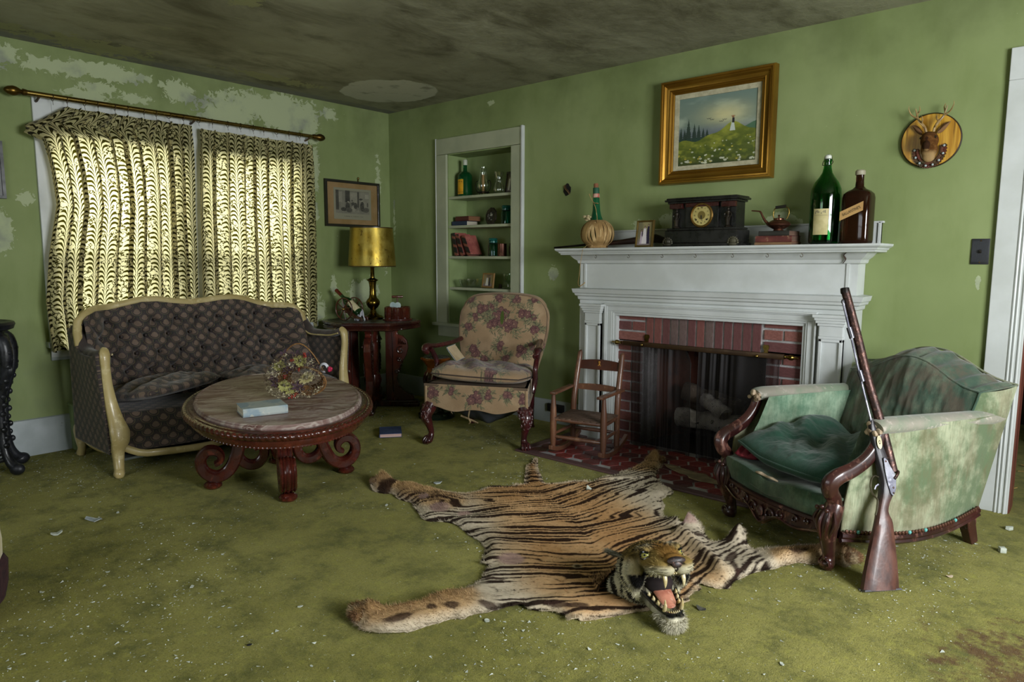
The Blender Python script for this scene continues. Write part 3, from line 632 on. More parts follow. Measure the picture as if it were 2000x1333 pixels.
def engraving(a,b):
    c=np.zeros(a.shape+(3,))+L3('#7f7d68'); n=fbm(a*9,b*9,3)
    im=(a>.05)&(a<.95)&(b>.19)&(b<.93); v=np.full(a.shape,.35)+.25*(n-.5)
    def rect(x0,x1,y0,y1,val): nonlocal v; k=(a>x0)&(a<x1)&(b>y0)&(b<y1); v=np.where(k,val+.12*(n-.5),v)
    rect(.05,.13,.19,.93,.12); rect(.13,.22,.55,.88,.5); rect(.23,.32,.5,.85,.38); rect(.3,.42,.55,.93,.1); rect(.43,.62,.55,.88,.5); rect(.62,.67,.4,.9,.12); rect(.67,.95,.4,.9,.45); rect(.84,.94,.70,.84,.62)
    rect(.05,.95,.19,.30,.38)
    for (x,y,sx,sy,val) in ((.38,.55,.03,.04,.6),(.36,.43,.06,.13,.1),(.26,.32,.08,.06,.08),(.50,.50,.05,.07,.12),(.48,.61,.025,.03,.15),(.52,.36,.05,.11,.5),(.40,.30,.08,.08,.15),(.57,.45,.05,.10,.1),(.75,.62,.03,.035,.6),(.75,.44,.055,.16,.1),(.72,.67,.05,.03,.08),(.85,.33,.09,.08,.16),(.64,.28,.03,.06,.45),(.9,.5,.02,.08,.15)):
        d=((a-x)/sx)**2+((b-y)/sy)**2; v=np.where(d<1+.5*(n-.5),val+.15*(vn(a*60,b*60,8)-.5),v)
    v=v*(.85+.3*vn(a*90,b*90,4)); g=np.clip(v,0.02,1)[...,None]*np.array([.42,.40,.30])
    c=np.where(im[...,None],g,c); tx=(np.abs(b-.10)<.012)&(np.abs(a-.52)<.26)&(vn(a*150,b*3,6)>.45); c=cmix(c,'#4a483c',tx*.7); return c
def wedding(bg,seed=0,three=True):
    def f(a,b):
        c=np.zeros(a.shape+(3,))+L3(bg); c=cmix(c,'#a69a6a',sst(.3,.75,fbm(a*2+seed,b*2,seed+1))*.6); c=cmix(c,'#7a6c8a',sst(.35,.1,b)*.5)
        def fig(x,top,w,col,head,hc='#2c2426'):
            nonlocal c
            body=(np.abs(a-x)<w*(.55+.45*np.clip((top-.1-b)/.5,0,1)))&(b<top-.07)&(b>.08); c=cmix(c,col,body*1.)
            c=cmix(c,hc,(((a-x)/.055)**2+((b-top+.02)/.055)**2<1)*1.); c=cmix(c,head,(((a-x)/.038)**2+((b-top+.03)/.04)**2<1)*1.)
        if three: fig(.26,.66,.09,'#b9a9b9','#8f7466'); fig(.72,.88,.12,'#241c38','#a08474'); fig(.48,.80,.17,'#d9d2d4','#b09484'); c=cmix(c,'#3a2c40',(((a-.32)/.05)**2+((b-.50)/.12)**2<1)*.9)
        else: fig(.40,.78,.15,'#d0cfc6','#b09484'); fig(.66,.84,.10,'#26242c','#a08474')
        return c
    return f
def picture(name,lab,cat,loc,rz,w,h,prof,mf,liner=None,mt=None,img=None,iw=0,ih=0,nx=120,ny=100,mm=None,oz=0,back=True,tilt=0):
    t=thing(name,lab,cat,loc,rz); M=T(rx=tilt)
    mb=MB(); mb.frame(w,h,prof,M); obj('frame',mb,mf,t,sm=25)
    d=prof[0][1]
    if mt: obj('mat_board',MB().box(-w/2-.004,w/2+.004,-.006,-.003,-h/2-.004,h/2+.004,M),mt,t,sm=0)
    if liner:
        k=MB(); k.frame(iw,ih,[(0,-.012),(0,-.002),(liner[1],-.002),(liner[1],-.016),(liner[1]*.5,-.015)],M); obj('liner',k,liner[0],t,sm=20)
    if img: canvas('picture',iw,ih,nx,ny,img,mm or M_paint,t,M@T(0,-.0075,oz))
    if back: obj('backing',MB().box(-w/2-.003,w/2+.003,-.003,0,-h/2-.003,h/2+.003,M),M_back,t,sm=0)
    return t
M_back=mat('backing_brown','#4a3a28',rough=.9)
M_gold=mat('gilt_frame','#9a7228','#84601f',scale=4,metal=.8,rough=.36,rv=.06)
# gilt landscape: outer 2.745..3.465 x 1.69..2.325
PW,PH=.495,.405
picture('landscape_painting','gilt-framed oil painting of a woman in white on a flowery hillside, hung over the mantel','painting',(3.108,-.004,2.010),0,.575,.487,
 [(-.012,-.014),(-.012,-.024),(-.006,-.028),(.0,-.026),(.004,-.034),(.010,-.038),(.014,-.034),(.02,-.034),(.034,-.040),(.044,-.052),(.052,-.05),(.056,-.058),(.066,-.058),(.07,-.05),(.072,0),(-.012,0)],M_gold,liner=(mat('linen_liner','#b8b296','#a39d82',scale=30,rough=.85),.032),img=landscape,iw=PW,ih=PH,nx=240,ny=200)
picture('framed_print','black-framed old print of people in a room with tan mat, above the lamp','framed print',(.003,-.412,1.683),PI/2,.52,.345,[(0,-.008),(0,-.02),(.004,-.022),(.020,-.022),(.022,-.018),(.022,0),(0,0)],mat('ebony_frame','#25231a','#1b1a14',rough=.4),mt=mat('tan_mat','#8f7550','#80683f',scale=4,rough=.9),img=engraving,iw=.385,ih=.262,nx=190,ny=130,mm=M_print,oz=0.0)
o=MB(); o.tube([(.006,-.40,1.93),(.012,-.40,1.90),(.008,-.40,1.88)],.004,6); t_=bpy.data.objects['framed_print']
hk2=MB(); hk2.ball((.06,-.012,.222),(.009,.005,.01)); hk2.box(.056,.064,-.01,-.004,.19,.225); obj('hanger',hk2,M_brass,t_)
picture('wall_picture','dark-framed picture cut off by the left edge of the photo, above the carved black stand','picture',(.003,-3.08,1.735),PI/2,.36,.30,[(0,-.008),(0,-.018),(.016,-.018),(.018,0),(0,0)],mat('dark_frame','#2a2c26',rough=.4),mt=mat('grey_mat','#7f7f80','#8b8b8b',rough=.8))
# wall plate hole with wires
t=thing('wall_opening','round dark hole in the green wall with two loose tan wires, left of the mantel','wall hole',(1.990,-.001,1.717))
mb=MB(); a_=[(.032*(1+.12*math.sin(k*2.3))*math.cos(k*PI/8),.042*(1+.1*math.cos(k*1.7))*math.sin(k*PI/8)) for k in range(16)]; mb.prism(a_,-.003,0,'y'); obj('hole',mb,mat('hole_black','#12100c',rough=1),t)
mb=MB(); mb.tube([(-.025,-.004,.03),(-.008,-.014,.005),(.012,-.012,-.015),(.024,-.004,-.035)],.003,6); obj('wire',mb,mat('wire_tan','#7a5f38',rough=.6),t)
mb=MB(); mb.tube([(-.012,-.004,.034),(.0,-.016,.01),(.018,-.014,-.008),(.026,-.004,-.028)],.003,6); obj('wire',mb,mat('wire_brown','#4c3320',rough=.6),t)
# light switch
t=thing('light_switch','black metal light switch plate on the wall by the white doorway casing','light switch',(4.488,-.001,1.272))
mb=MB(); mb.rbox(-.037,.037,-.006,0,-.062,.062,.002); obj('plate',mb,mat('switch_black','#26282d','#1c1d22',rough=.45),t)
for k in range(-7,8):
    pass
mb=MB(); [mb.box(k*.0045-.0012,k*.0045+.0012,-.0068,-.006,-.05,.05) for k in range(-7,8)]; tag(obj('ribs',mb,mat('switch_rib','#33363c',rough=.5),t,sm=0),kind='stuff')
mb=MB(); mb.rbox(-.006,.006,-.016,-.006,-.004,.012,.002,T(rx=.3)); obj('toggle',mb,mat('toggle','#15120f',rough=.3),t)
for z in (-.052,.052): mb=MB(); mb.ball((0,-.006,z),(.004,.002,.004),8,6); obj('screw',mb,M_ring,t)
t=thing('outlet_cover','small black outlet box on the baseboard behind the rocking chair','outlet',(1.93,-.019,.118))
mb=MB(); mb.rbox(-.075,.075,-.02,.0,-.028,.03,.003); obj('cover',mb,mat('outlet_black','#17161a',rough=.5),t)
mb=MB(); mb.rbox(.0,.03,-.03,-.02,-.015,.012,.003); obj('socket',mb,mat('outlet_black2','#0f0f10',rough=.5),t)
# ================================================================= SIDE TABLE
M_mah=mat('mahogany_dark','#3a1a12','#26100c','#4f2416',scale=6,stretch=(1,1,.3),rough=.3,rv=.1,coat=.3)
M_mahr=mat('mahogany_red','#55231a','#3a1712','#6b3122',scale=6,stretch=(1,1,.3),rough=.28,rv=.1,coat=.35)
t=thing('side_table','dark carved mahogany octagonal side table in the room corner','table',(.42,-.55,0),math.radians(44))
oc=[(-.19,-.31),(.19,-.31),(.355,-.11),(.40,0),(.355,.11),(.19,.31),(-.19,.31),(-.355,.11),(-.40,0),(-.355,-.11)]
def sc(p,k): return [(x*(1-k/math.hypot(x,y)),y*(1-k/math.hypot(x,y))) for x,y in p]
mb=MB(); v=[];f=[]; prof=[(.02,.655),(.0,.662),(.006,.672),(-.002,.682),(.012,.69),(.0,.70),(.0,.712),(.01,.72)]
for (d,z) in prof: v+=[(x,y,z) for x,y in sc(oc,d+.0)]
n=len(oc)
for j in range(len(prof)-1): f+=[(j*n+i,j*n+(i+1)%n,(j+1)*n+(i+1)%n,(j+1)*n+i) for i in range(n)]
f+=[tuple(range(n))[::-1],tuple((len(prof)-1)*n+i for i in range(n))]; mb.add(v,f); obj('tabletop',mb,M_mah,t,sm=20)
obj('top_inset',MB().prism(sc(oc,.04),.7195,.7215),mat('table_top_dark','#2c2a26','#3b3a34',scale=4,rough=.35),t,sm=0)
mb=MB(); mb.lathe([(.07,.04),(.075,.09),(.055,.11),(.06,.17),(.072,.22),(.06,.27),(.035,.29),(.045,.305),(.035,.32),(.042,.34),(.045,.52),(.035,.54),(.045,.555),(.03,.575),(.045,.60),(.05,.655)],20,fl=lambda a,z:.05*math.cos(10*a) if .33<z<.53 else 0); obj('column',mb,M_mahr,t)
def fan(side): # slab leg outline in (r,z)
    return [(.11,.05),(.30,.05),(.34,.06),(.335,.09),(.26,.12),(.215,.17),(.20,.24),(.215,.29),(.22,.32),(.245,.37),(.28,.43),(.295,.49),(.285,.55),(.25,.59),(.215,.60),(.205,.62),(.23,.645),(.25,.655),(.11,.655)]
lm=MB(); lm.prism(fan(0),-.0275,.0275,'y')
cv=MB()
for sgn in (-1,1):
    y0=sgn*.0275
    def sp(c,r0,turn,dirn=1): cv.tube([(c[0]+(r0*(1-k/26))*math.cos(turn+dirn*k*.33),y0+sgn*.004,c[1]+(r0*(1-k/26))*math.sin(turn+dirn*k*.33)) for k in range(24)],[(.006*(1-k/40),.008) for k in range(24)],6)
    sp((.235,.47),.035,1.2); sp((.225,.395),.02,2); sp((.20,.29),.018,0); 
    for k in range(5): cv.tube([(.215+.012*k,y0+sgn*.003,.52+.0*k),(.225+.014*k,y0+sgn*.009,.545-.004*k),(.222+.014*k,y0+sgn*.003,.575-.012*k)],[.003,.007,.002],6)
    cv.tube([(.17,y0+sgn*.002,.12),(.165,y0+sgn*.002,.3),(.17,y0+sgn*.002,.45),(.165,y0+sgn*.002,.62)],.004,6)
    for k in range(4): cv.tube([(.262-.012*k,y0+sgn*.002,.40-.03*k),(.235-.01*k,y0+sgn*.006,.37-.03*k)],[.003,.006],6)
for k,a in enumerate((-PI/2,0,PI,PI/2)):
    M=T(rz=a); l=MB(); l.add(lm.v,lm.f,M); o=obj('leg',l,M_mahr,t,sm=20,bev=.004); c=MB(); c.add(cv.v,cv.f,M); obj('carving',c,M_mah,o)
    b=MB(); b.rbox(-.045,.045,-.0,.045*0+.0001,0,.05,.001) if False else b.rbox(.02,.37,-.045,.045,.004,.052,.008,M); b.rbox(.25,.385,-.055,.055,0,.03,.006,M); obj('base_rail',b,M_mah,t,sm=20)
# ---- table lamp
t=thing('table_lamp','brass table lamp with a wide gold foil shade, standing on the side table','lamp',(.355,-.485,.7215))
m=Mt('gold_foil_shade'); v=m.obj(); c=m.mix(m.noise(v,7,6,.65).ss(.35,.65),'#8e7526','#ad9a4a'); c=m.mix(m.noise(v,16,7,.75,1.2).ss(.60,.64),c,'#4f3d17'); m.base(c); m.set(metal=.85,rough=m.noise(v,14,4).ss(.3,.7,.3,.5)); m.bump(m.noise(v,35,5,.7),.25,.004); M_foil=m.mat
mb=MB(); mb.lathe([(.193,.432),(.195,.434),(.172,.750),(.169,.750),(.192,.432)],64); obj('shade',mb,M_foil,t)
mb=MB(); mb.lathe([(.1955,.432),(.1965,.435),(.194,.442),(.1945,.438)],64); mb.lathe([(.1735,.744),(.1735,.752),(.168,.752)],64); obj('shade_rim',mb,mat('rim_brown','#3f3012',rough=.4),t)
M_brass2=mat('lamp_brass','#7a6428','#4c3d18','#a08a3e',scale=10,metal=1,rough=.22,rv=.08)
mb=MB(); mb.lathe([(.082,0),(.085,.012),(.075,.025),(.05,.035),(.03,.05),(.022,.075),(.026,.085),(.04,.095),(.046,.105),(.055,.12),(.058,.14),(.05,.158),(.034,.175),(.028,.20),(.026,.26),(.030,.295),(.032,.31),(.045,.318),(.046,.326),(.030,.333),(.018,.34),(.016,.42),(.019,.425),(.019,.47),(.012,.48),(.012,.5)],32); obj('base',mb,M_brass2,t)
mb=MB(); mb.tube([(-.05,0,.49),(-.06,0,.6),(-.03,0,.7),(0,0,.73),(.03,0,.7),(.06,0,.6),(.05,0,.49)],.003,6); mb.ball((0,0,.54),(.03,.03,.045)); obj('harp_and_bulb',mb,M_brass2,t)
# ---- bottle cradle shaped like a gun carriage
t=thing('bottle_cradle','wooden gun carriage shaped bottle cradle with spoked wheels on the side table','bottle holder',(.29,-.675,.7215),math.radians(11))
M_oak=mat('carriage_wood','#4a2415','#35190f','#5f3220',scale=8,rough=.35,coat=.3)
for s in (-1,1):
    w=MB(); yy=s*.062
    w.tube([(.088*math.cos(a),yy,.091+.088*math.sin(a)) for a in [2*PI*i/28 for i in range(28)]],[(.006,.005)]*28,8,closed=True); o=obj('wheel',w,M_oak,t)
    w=MB(); w.lathe([(.0,-.018),(.008,-.016),(.014,-.006),(.012,.006),(.006,.014),(0,.015)],12,T(0,yy,.091,rx=PI/2)); obj('hub',w,M_brass,o)
    for k in range(8):
        a=k*PI/4+.2; q=MB(); q.tube([(.008*math.cos(a),yy,.091+.008*math.sin(a)),(.05*math.cos(a),yy,.091+.05*math.sin(a)),(.086*math.cos(a),yy,.091+.086*math.sin(a))],[.0035,.0045,.003],6); obj('spoke',q,M_oak,o)
for s in (-1,1):
    c=MB(); c.prism([(-.045,.075),(-.03,.115),(.0,.12),(.05,.075),(.12,.035),(.165,.03),(.17,.0),(.155,.0),(.15,.012),(.09,.018),(.03,.05),(-.02,.06)],s*.034-.005,s*.034+.005,'y'); obj('cheek',c,M_oak,t,sm=20,bev=.002)
c=MB(); c.tube([(0,-.06,.091),(0,.06,.091)],.006,8); c.tube([(.02,-.034,.07),(.02,.034,.07)],.005,6); c.tube([(.12,-.034,.03),(.12,.034,.03)],.005,6); obj('axle',c,M_brass,t)
Mb_=T(.012,0,.125,ry=PI/2+.64)   # bottle axis: base to the lower right
def gl(name,colr,rough=.06,alpha_tint=None,ior=1.45,tr=1):
    g=Mt(name); g.base(colr); g.set(rough=rough,trans=tr,ior=ior); return g.mat
G_dkgreen=gl('glass_dark_green','#2c5a2e',tr=.75); G_green=gl('glass_green','#0f9a3a'); G_amber=gl('glass_amber','#5a2a0e'); G_clear=gl('glass_clear','#eef4ee',rough=.03); G_teal=gl('glass_teal','#5fb3a8')
tb=thing('wine_bottle','dark green wine bottle with cream label lying tilted in the bottle cradle','bottle',(.29,-.675,.7215),math.radians(11))
wb=MB(); wb.lathe([(0,.125),(.034,.125),(.0375,.118),(.0375,-.03),(.034,-.05),(.022,-.075),(.0145,-.09),(.0135,-.13),(.0,-.13)][::-1],28,Mb_); obj('glass',wb,G_dkgreen,tb)
wb=MB(); wb.lathe([(.0145,-.12),(.0148,-.175),(.0155,-.178),(.0155,-.19),(.013,-.194),(0,-.194)],20,Mb_); obj('foil',wb,mat('red_foil','#5a2218','#6e3020',rough=.35,metal=.4),tb)
m=Mt('wine_label'); v=m.obj(); c=m.mix(m.noise(v,60,3).ss(.6,.66),'#c9bf9a','#8b6a55'); m.base(c); m.set(rough=.7)
wb=MB(); wb.grid(lambda u,v:(.0382*math.cos(PI*.5+2.2*(u-.5)+PI/2*1.0),.0382*math.sin(PI*.5+2.2*(u-.5)+PI/2*1.0),-.01+.105*v),16,2,Mb_@T(rz=PI*.08)); obj('label',wb,m.mat,tb)
tb=thing('crumpled_tissue','crumpled white tissue tucked behind the wine bottle on the side table','tissue',(.40,-.655,.7215))
P=np.zeros((16,16,3)); g_=np.linspace(-1,1,16)
for i in range(16):
    for j in range(16):
        x,y=g_[i],g_[j]; P[i,j]=(x*.035+.01*mnoise.noise(Vector((x*2,y*2,1))),y*.03,.055+.035*mnoise.noise(Vector((x*1.6,y*1.6,4)))*2-.05*(x*x+y*y)*.5)
ngrid('tissue',P,mat('tissue_white','#b6b8bd','#9ea1aa',scale=20,rough=.9),tb,solid=.0015)
# ---- round caddy with tee handle
t=thing('coaster_caddy','round glossy brown wooden coaster caddy with a tee handle on the side table','caddy',(.585,-.415,.7215),.3)
mb=MB(); mb.lathe([(.118,0),(.12,.004),(.12,.012),(.112,.016)],40); obj('base',mb,M_mahr,t)
M_gl=mat('glossy_brown','#4a1f14','#3a170f',rough=.12,coat=.6)
for k in range(6):
    a=k*PI/3; mb=MB(); mb.lathe([(.048,.016),(.05,.02),(.05,.104),(.047,.108),(.043,.108),(.043,.02)],24,T(.062*math.cos(a),.062*math.sin(a),0)); obj('coaster_cup',mb,M_gl,t)
mb=MB(); mb.tube([(0,0,.016),(0,0,.19)],.006,10); obj('stem',mb,M_oak,t)
mb=MB(); mb.lathe([(0,-.045),(.009,-.045),(.011,-.03),(.009,-.01),(.012,0),(.009,.01),(.011,.03),(.009,.045),(0,.045)],14,T(0,0,.19,rx=PI/2,rz=-.9)); obj('handle',mb,M_oak,t)
for dx_,ry_ in ((-.022,.1),(.022,-.15)):
    mb=MB(); mb.lathe([(0,-.0015),(.03,-.0015),(.03,.0015),(0,.0015)],24,T(dx_,-.03,.118,rx=PI/2+ry_)); obj('coaster',mb,mat('coaster_pale','#a9c0c4','#c9d3d3',rough=.3),t)
# ================================================================= BLACK CARVED STAND (left edge)
M_ebo=mat('ebonised_wood','#16171a','#22242a','#0d0d0f',scale=9,rough=.38,rv=.12,bump=.3,bscale=45)
t=thing('carved_stand','black carved wooden stand with scroll legs at the left edge of the room','stand',(.225,-3.15,0),0)
mb=MB(); mb.lathe([(.17,.815),(.195,.825),(.20,.84),(.205,.85),(.20,.862),(.19,.866),(.18,.861),(0,.861)],48); obj('top',mb,M_ebo,t)
mb=MB(); mb.lathe([(.15,.70),(.165,.715),(.16,.735),(.17,.76),(.165,.79),(.15,.80),(.16,.81),(.165,.818)],48,fl=lambda a,z:.035*math.sin(14*a)*math.sin((z-.7)*30)); obj('apron',mb,M_ebo,t)
mb=MB(); mb.lathe([(.10,.40),(.135,.405),(.135,.43),(.12,.44),(0,.44)],32); mb2=MB()
obj('shelf',mb,M_ebo,t)
for k in range(5):
    a=math.radians(35)+k*2*PI/5; M=T(rz=a); l=MB()
    pts=[(.155,0,.79),(.185,0,.76),(.20,0,.70),(.195,0,.62),(.175,0,.54),(.15,0,.46),(.14,0,.40),(.135,0,.30),(.138,0,.20),(.15,0,.12),(.175,0,.065),(.205,0,.04)]
    rr=[(.03,.03),(.035,.035),(.036,.034),(.034,.03),(.028,.027),(.024,.024),(.021,.022),(.019,.02),(.02,.02),(.022,.022),(.026,.026),(.03,.028)]
    l.tube(pts,rr,12,M=M); l.ball((.21,0,.034),(.042,.032,.034),14,10,M); o=obj('leg',l,M_ebo,t)
    c=MB()
    for j,z in enumerate((.75,.70,.66,.62,.58,.54,.50,.45,.40,.35,.30,.26,.21,.17)):
        x=np.interp(-z,[-p[2] for p in pts],[p[0] for p in pts])+.022; c.ball((x,.006*(-1)**j,z),(.014,.016,.018),8,6,M)
    c.tube([(.19+.022*math.cos(q)*(1-q/9),0.0,.765+.022*math.sin(q)*(1-q/9)) for q in [i*.5 for i in range(14)]],.007,6,M=M); c.ball((.205,0,.60),(.028,.02,.035),8,6,M)
    obj('carving',c,M_ebo,o)
mb=MB()
for k in range(5):
    a=math.radians(35)+k*2*PI/5; b_=a+2*PI/5
    mb.tube([(.15*math.cos(a+(b_-a)*q),.15*math.sin(a+(b_-a)*q),.06+.0*q) for q in (0,.25,.5,.75,1)],(.014),8) if False else mb.tube([(.15*math.cos(a),.15*math.sin(a),.09),(.10*math.cos((a+b_)/2),.10*math.sin((a+b_)/2),.075),(.15*math.cos(b_),.15*math.sin(b_),.09)],.014,8)
obj('stretcher',mb,M_ebo,t)
# ================================================================= CREAM FOOTSTOOL (left edge, near)
t=thing('footstool','cream upholstered round footstool with dark maroon skirt at the lower left edge','footstool',(2.02,-3.72,0))
mb=MB(); mb.lathe([(0,.43),(.12,.428),(.2,.41),(.245,.38),(.262,.34),(.262,.26),(.265,.23),(.262,.15),(.25,.12),(.2,.11)],48,fl=lambda a,z:.02*math.sin(9*a)); obj('cushion',mb,mat('cream_velvet','#c9b978','#b09c5c','#a38a50',scale=5,rough=.7,sheen=.4,bump=.2),t,fn=lambda p:p)
mb=MB(); mb.lathe([(.262,.17),(.272,.15),(.268,.07),(.255,.01),(.24,.01),(.24,.15)],48,fl=lambda a,z:.03*math.sin(36*a)); obj('skirt',mb,mat('maroon_fringe','#3c1a20','#2a1218',scale=20,rough=.9),t)
# ================================================================= books
def book(lab,loc,w,d,h,cm,pm,rz=0,M=None,group=None,cat='book',cup=0):
    # lies flat: w along x (spine at -x... pages open +x), d along y, h thick
    t=thing('book',lab,cat,loc,rz,group); M=M or Matrix()
    c=MB(); e=.0025; c.box(-w/2,w/2,-d/2,d/2,0,e,M); c.box(-w/2,w/2,-d/2,d/2,h-e,h,M); 
    c.add([(-w/2+.0,y,z) for y in(-d/2,d/2) for z in (0,h)]+[(-w/2-.004,y,z) for y in(-d/2,d/2) for z in (h*.2,h*.8)]+[(-w/2+.003,y,z) for y in (-d/2,d/2) for z in (e,h-e)],[(0,4,5,1),(2,3,7,6),(0,2,6,4),(5,7,3,1),(4,6,7,5)],M)
    obj('cover',c,cm,t,sm=0,fix=True)
    obj('pages',MB().box(-w/2+.002,w/2-.004,-d/2+.003,d/2-.003,e,h-e,M),pm,t,sm=0); return t
M_page=mat('book_pages','#b7a58b','#9c8a70',scale=3,stretch=(1,1,60),rough=.9); M_page2=mat('pages_pink_tan','#6a5040','#553f33',scale=3,stretch=(1,1,60),rough=.9); M_pagew=mat('pages_white','#c9c2b0','#b3ab98',scale=3,stretch=(1,1,60),rough=.9)
# niche contents -------------------------------------------------
def glt(name,col=(.95,.97,.95,1),g=.10):
    m=Mt(name); a=m.n('BsdfTransparent'); a.inputs[0].default_value=col; b=m.n('BsdfGlossy'); b.inputs['Roughness'].default_value=.04; f=m.n('LayerWeight'); f.inputs[0].default_value=.35; x=m.n('MixShader')
    k=X(m.nt,f.outputs['Facing'])*.55+g; m.L(k,x.inputs[0]); m.L(a.outputs[0],x.inputs[1]); m.L(b.outputs[0],x.inputs[2]); m.L(x.outputs[0],m.out.inputs[0]); return m.mat
G_clear=glt('thin_clear_glass')
def lathe_thing(name,lab,cat,loc,parts,rz=0,group=None):
    t=thing(name,lab,cat,loc,rz,group)
    for pn,prof,m_,n_ in parts: obj(pn,MB().lathe(prof,n_),m_,t)
    return t
S0,S1,S2,S3=SHZ[3],SHZ[2],SHZ[1],SHZ[0]
def label_arc(r,a0,a1,z0,z1,n=14,sq=None):
    return MB().grid(lambda u,v:(r*math.cos(a0+(a1-a0)*u),r*math.sin(a0+(a1-a0)*u),z0+(z1-z0)*v),n,2)
gp=[(0,.004),(.055,.0),(.061,.005),(.061,.155),(.058,.178),(.042,.197),(.020,.208),(.0165,.22),(.0165,.265),(.0,.265)]
t=lathe_thing('gin_bottle','square-shouldered green bottle with yellow label and white cap, top niche shelf','bottle',(.865,.095,S0),[('glass',gp,gl('glass_gin','#0f5a2c',tr=.6),28),('cap',[(.0175,.258),(.019,.262),(.019,.298),(.016,.303),(0,.303)],mat('cap_white','#b9bfae','#a3a997',rough=.4),20)],rz=-.5)
o=obj('label',label_arc(.0618,-1.9,-.55,.02,.14),mat('label_yellow','#d9a212','#c98f10',scale=10,rough=.5),t); o=obj('label_band',label_arc(.0622,-1.9,-.55,.035,.038),mat('label_ink','#4a3208'),t)
o=obj('label_lettering',MB(),mat('label_ink2','#4a3208'),t); lb=MB()
for k in range(8):
    a=-1.75+k*.15; z=.122+.004*math.sin((k/7)*PI); lb.add(label_arc(.0624,a,a+(.03 if k%2 else .09),z-.008,z+.002,4).v,label_arc(.05,0,1,0,1,4).f)
bpy.data.objects.remove(o); tag(obj('label_lettering',lb,mat('label_ink3','#5a3f0c'),t,sm=0),kind='stuff')
M_iron=mat('black_iron','#1e1b16','#120f0c',rough=.5,metal=.5)
t=lathe_thing('candle_holder','tan candle in a clear glass hurricane on a scrolled black iron holder, top niche shelf','candle',(1.075,.09,S0),[('glass_chimney',[(.022,.03),(.040,.045),(.048,.07),(.046,.10),(.032,.15),(.027,.2),(.029,.225),(.0275,.225),(.0255,.2),(.0305,.15),(.0445,.10),(.0465,.07),(.0385,.046),(.02,.032)],G_clear,28),('candle',[(0,.02),(.011,.02),(.0115,.10),(.011,.165),(.002,.168),(0,.168)],mat('candle_tan','#b58a52','#a37a45',rough=.5),16)])
mb=MB(); mb.lathe([(0,.022),(.05,.022),(.052,.026),(.05,.029),(0,.029)],24)
for s in (-1,1): mb.tube([(s*.045,0,.026),(s*.07,0,.04),(s*.085,0,.075),(s*.078,0,.11),(s*.06,0,.118),(s*.052,0,.104),(s*.06,0,.095)],.003,6)
for a in (0.5,2.6,4.7): mb.tube([(.03*math.cos(a),.03*math.sin(a),.022),(.045*math.cos(a),.045*math.sin(a),.003)],.003,6)
obj('iron_holder',mb,M_iron,t)
lathe_thing('glass_chimney','empty clear glass lamp chimney between the candle holder and the leaning photo, top niche shelf','glass chimney',(1.25,.09,S0),[('glass',[(.032,.0),(.042,.015),(.045,.04),(.036,.075),(.026,.105),(.034,.15),(.042,.175),(.0405,.175),(.0325,.15),(.0245,.105),(.0345,.075),(.0435,.04),(.0405,.016),(.031,.0)],G_clear,28)])
M_dkw=mat('dark_wood_frame','#33241c','#22180f',rough=.4)
picture('framed_photo','dark wooden photo frame leaning at the right end of the top niche shelf','photo frame',(1.378,.085,S0+.084),-.35,.095,.14,[(0,-.006),(0,-.014),(.014,-.014),(.016,0),(0,0)],M_dkw,img=wedding('#3c3a2c',2,False),iw=.097,ih=.142,nx=50,ny=70,mm=M_print,tilt=-.12)
book('dark blue book lying flat under the red one on the second niche shelf',(.862,.095,S1),.135,.165,.036,mat('cloth_navy','#1d2a3f','#26354a',rough=.7),M_pagew,rz=1.62)
book('red-brown book lying on top of the dark blue one on the second niche shelf',(.90,.095,S1+.0365),.135,.165,.038,mat('cloth_maroon','#4a1f1b','#582a22',rough=.6),mat('pages_brown','#80593a','#6e4b30',scale=3,stretch=(1,1,60),rough=.9),rz=1.5)
t=thing('oval_frame','ornate dark oval photo frame on the second niche shelf','photo frame',(1.155,.10,S1+.068),-.1); Mo=T(rx=-.15)
mb=MB(); mb.tube([Mo@Vector((.05*math.cos(a)*(1),0,.056*math.sin(a))) for a in [2*PI*i/32 for i in range(32)]],[(.016*(1+.25*(i%3==0)),.009) for i in range(32)],8,closed=True,up=(0,1,0)); obj('frame',mb,mat('tarnished_silver','#2a2620','#464036','#1a1714',scale=30,metal=.6,rough=.45),t)
canvas('picture',.085,.1,40,50,lambda a,b:cmix(np.zeros(a.shape+(3,))+L3('#2a2a24'),'#a9aaa0',sst(.52,.6,fbm(a*5,b*5,3))*(((a-.5)**2+(b-.5)**2)<.1)),M_print,t,Mo)
def jar(lab,loc,s=1,cat='jar'):
    return lathe_thing('glass_jar',lab,cat,loc,[('jar',[(a*s,b*s) for a,b in [(0,.003),(.036,.0),(.041,.006),(.041,.085),(.036,.1),(.031,.106),(.031,.118),(.029,.118),(.029,.106),(.034,.098),(.038,.085),(.038,.008),(0,.006)]],G_teal,28),('lid',[(a*s,b*s) for a,b in [(.034,.106),(.036,.108),(.036,.122),(.032,.126),(.037,.130),(.038,.138),(.032,.145),(0,.147)]],gl('glass_teal_lid','#2f8f86',tr=.7),28),('clasp',[(a*s,b*s) for a,b in [(.0345,.1),(.0355,.102),(.0345,.104)]],M_iron,20)])
jar('teal glass jar with stepped lid at the right end of the second niche shelf',(1.345,.07,S1)); jar('teal glass jar beside the pink books on the third niche shelf',(1.195,.08,S2),1.0)
M_spine=Mt('marbled_spine'); q=M_spine; x,y,z=q.sep(q.obj()); q.base(q.mix(((z*95+x*20).sin()).gt(.55),'#1c1713','#7a4634')); q.set(rough=.6); M_spine=q.mat
M_pink=mat('pink_marbled_paper','#8a4640','#a35f54','#74362f',scale=14,rough=.7)
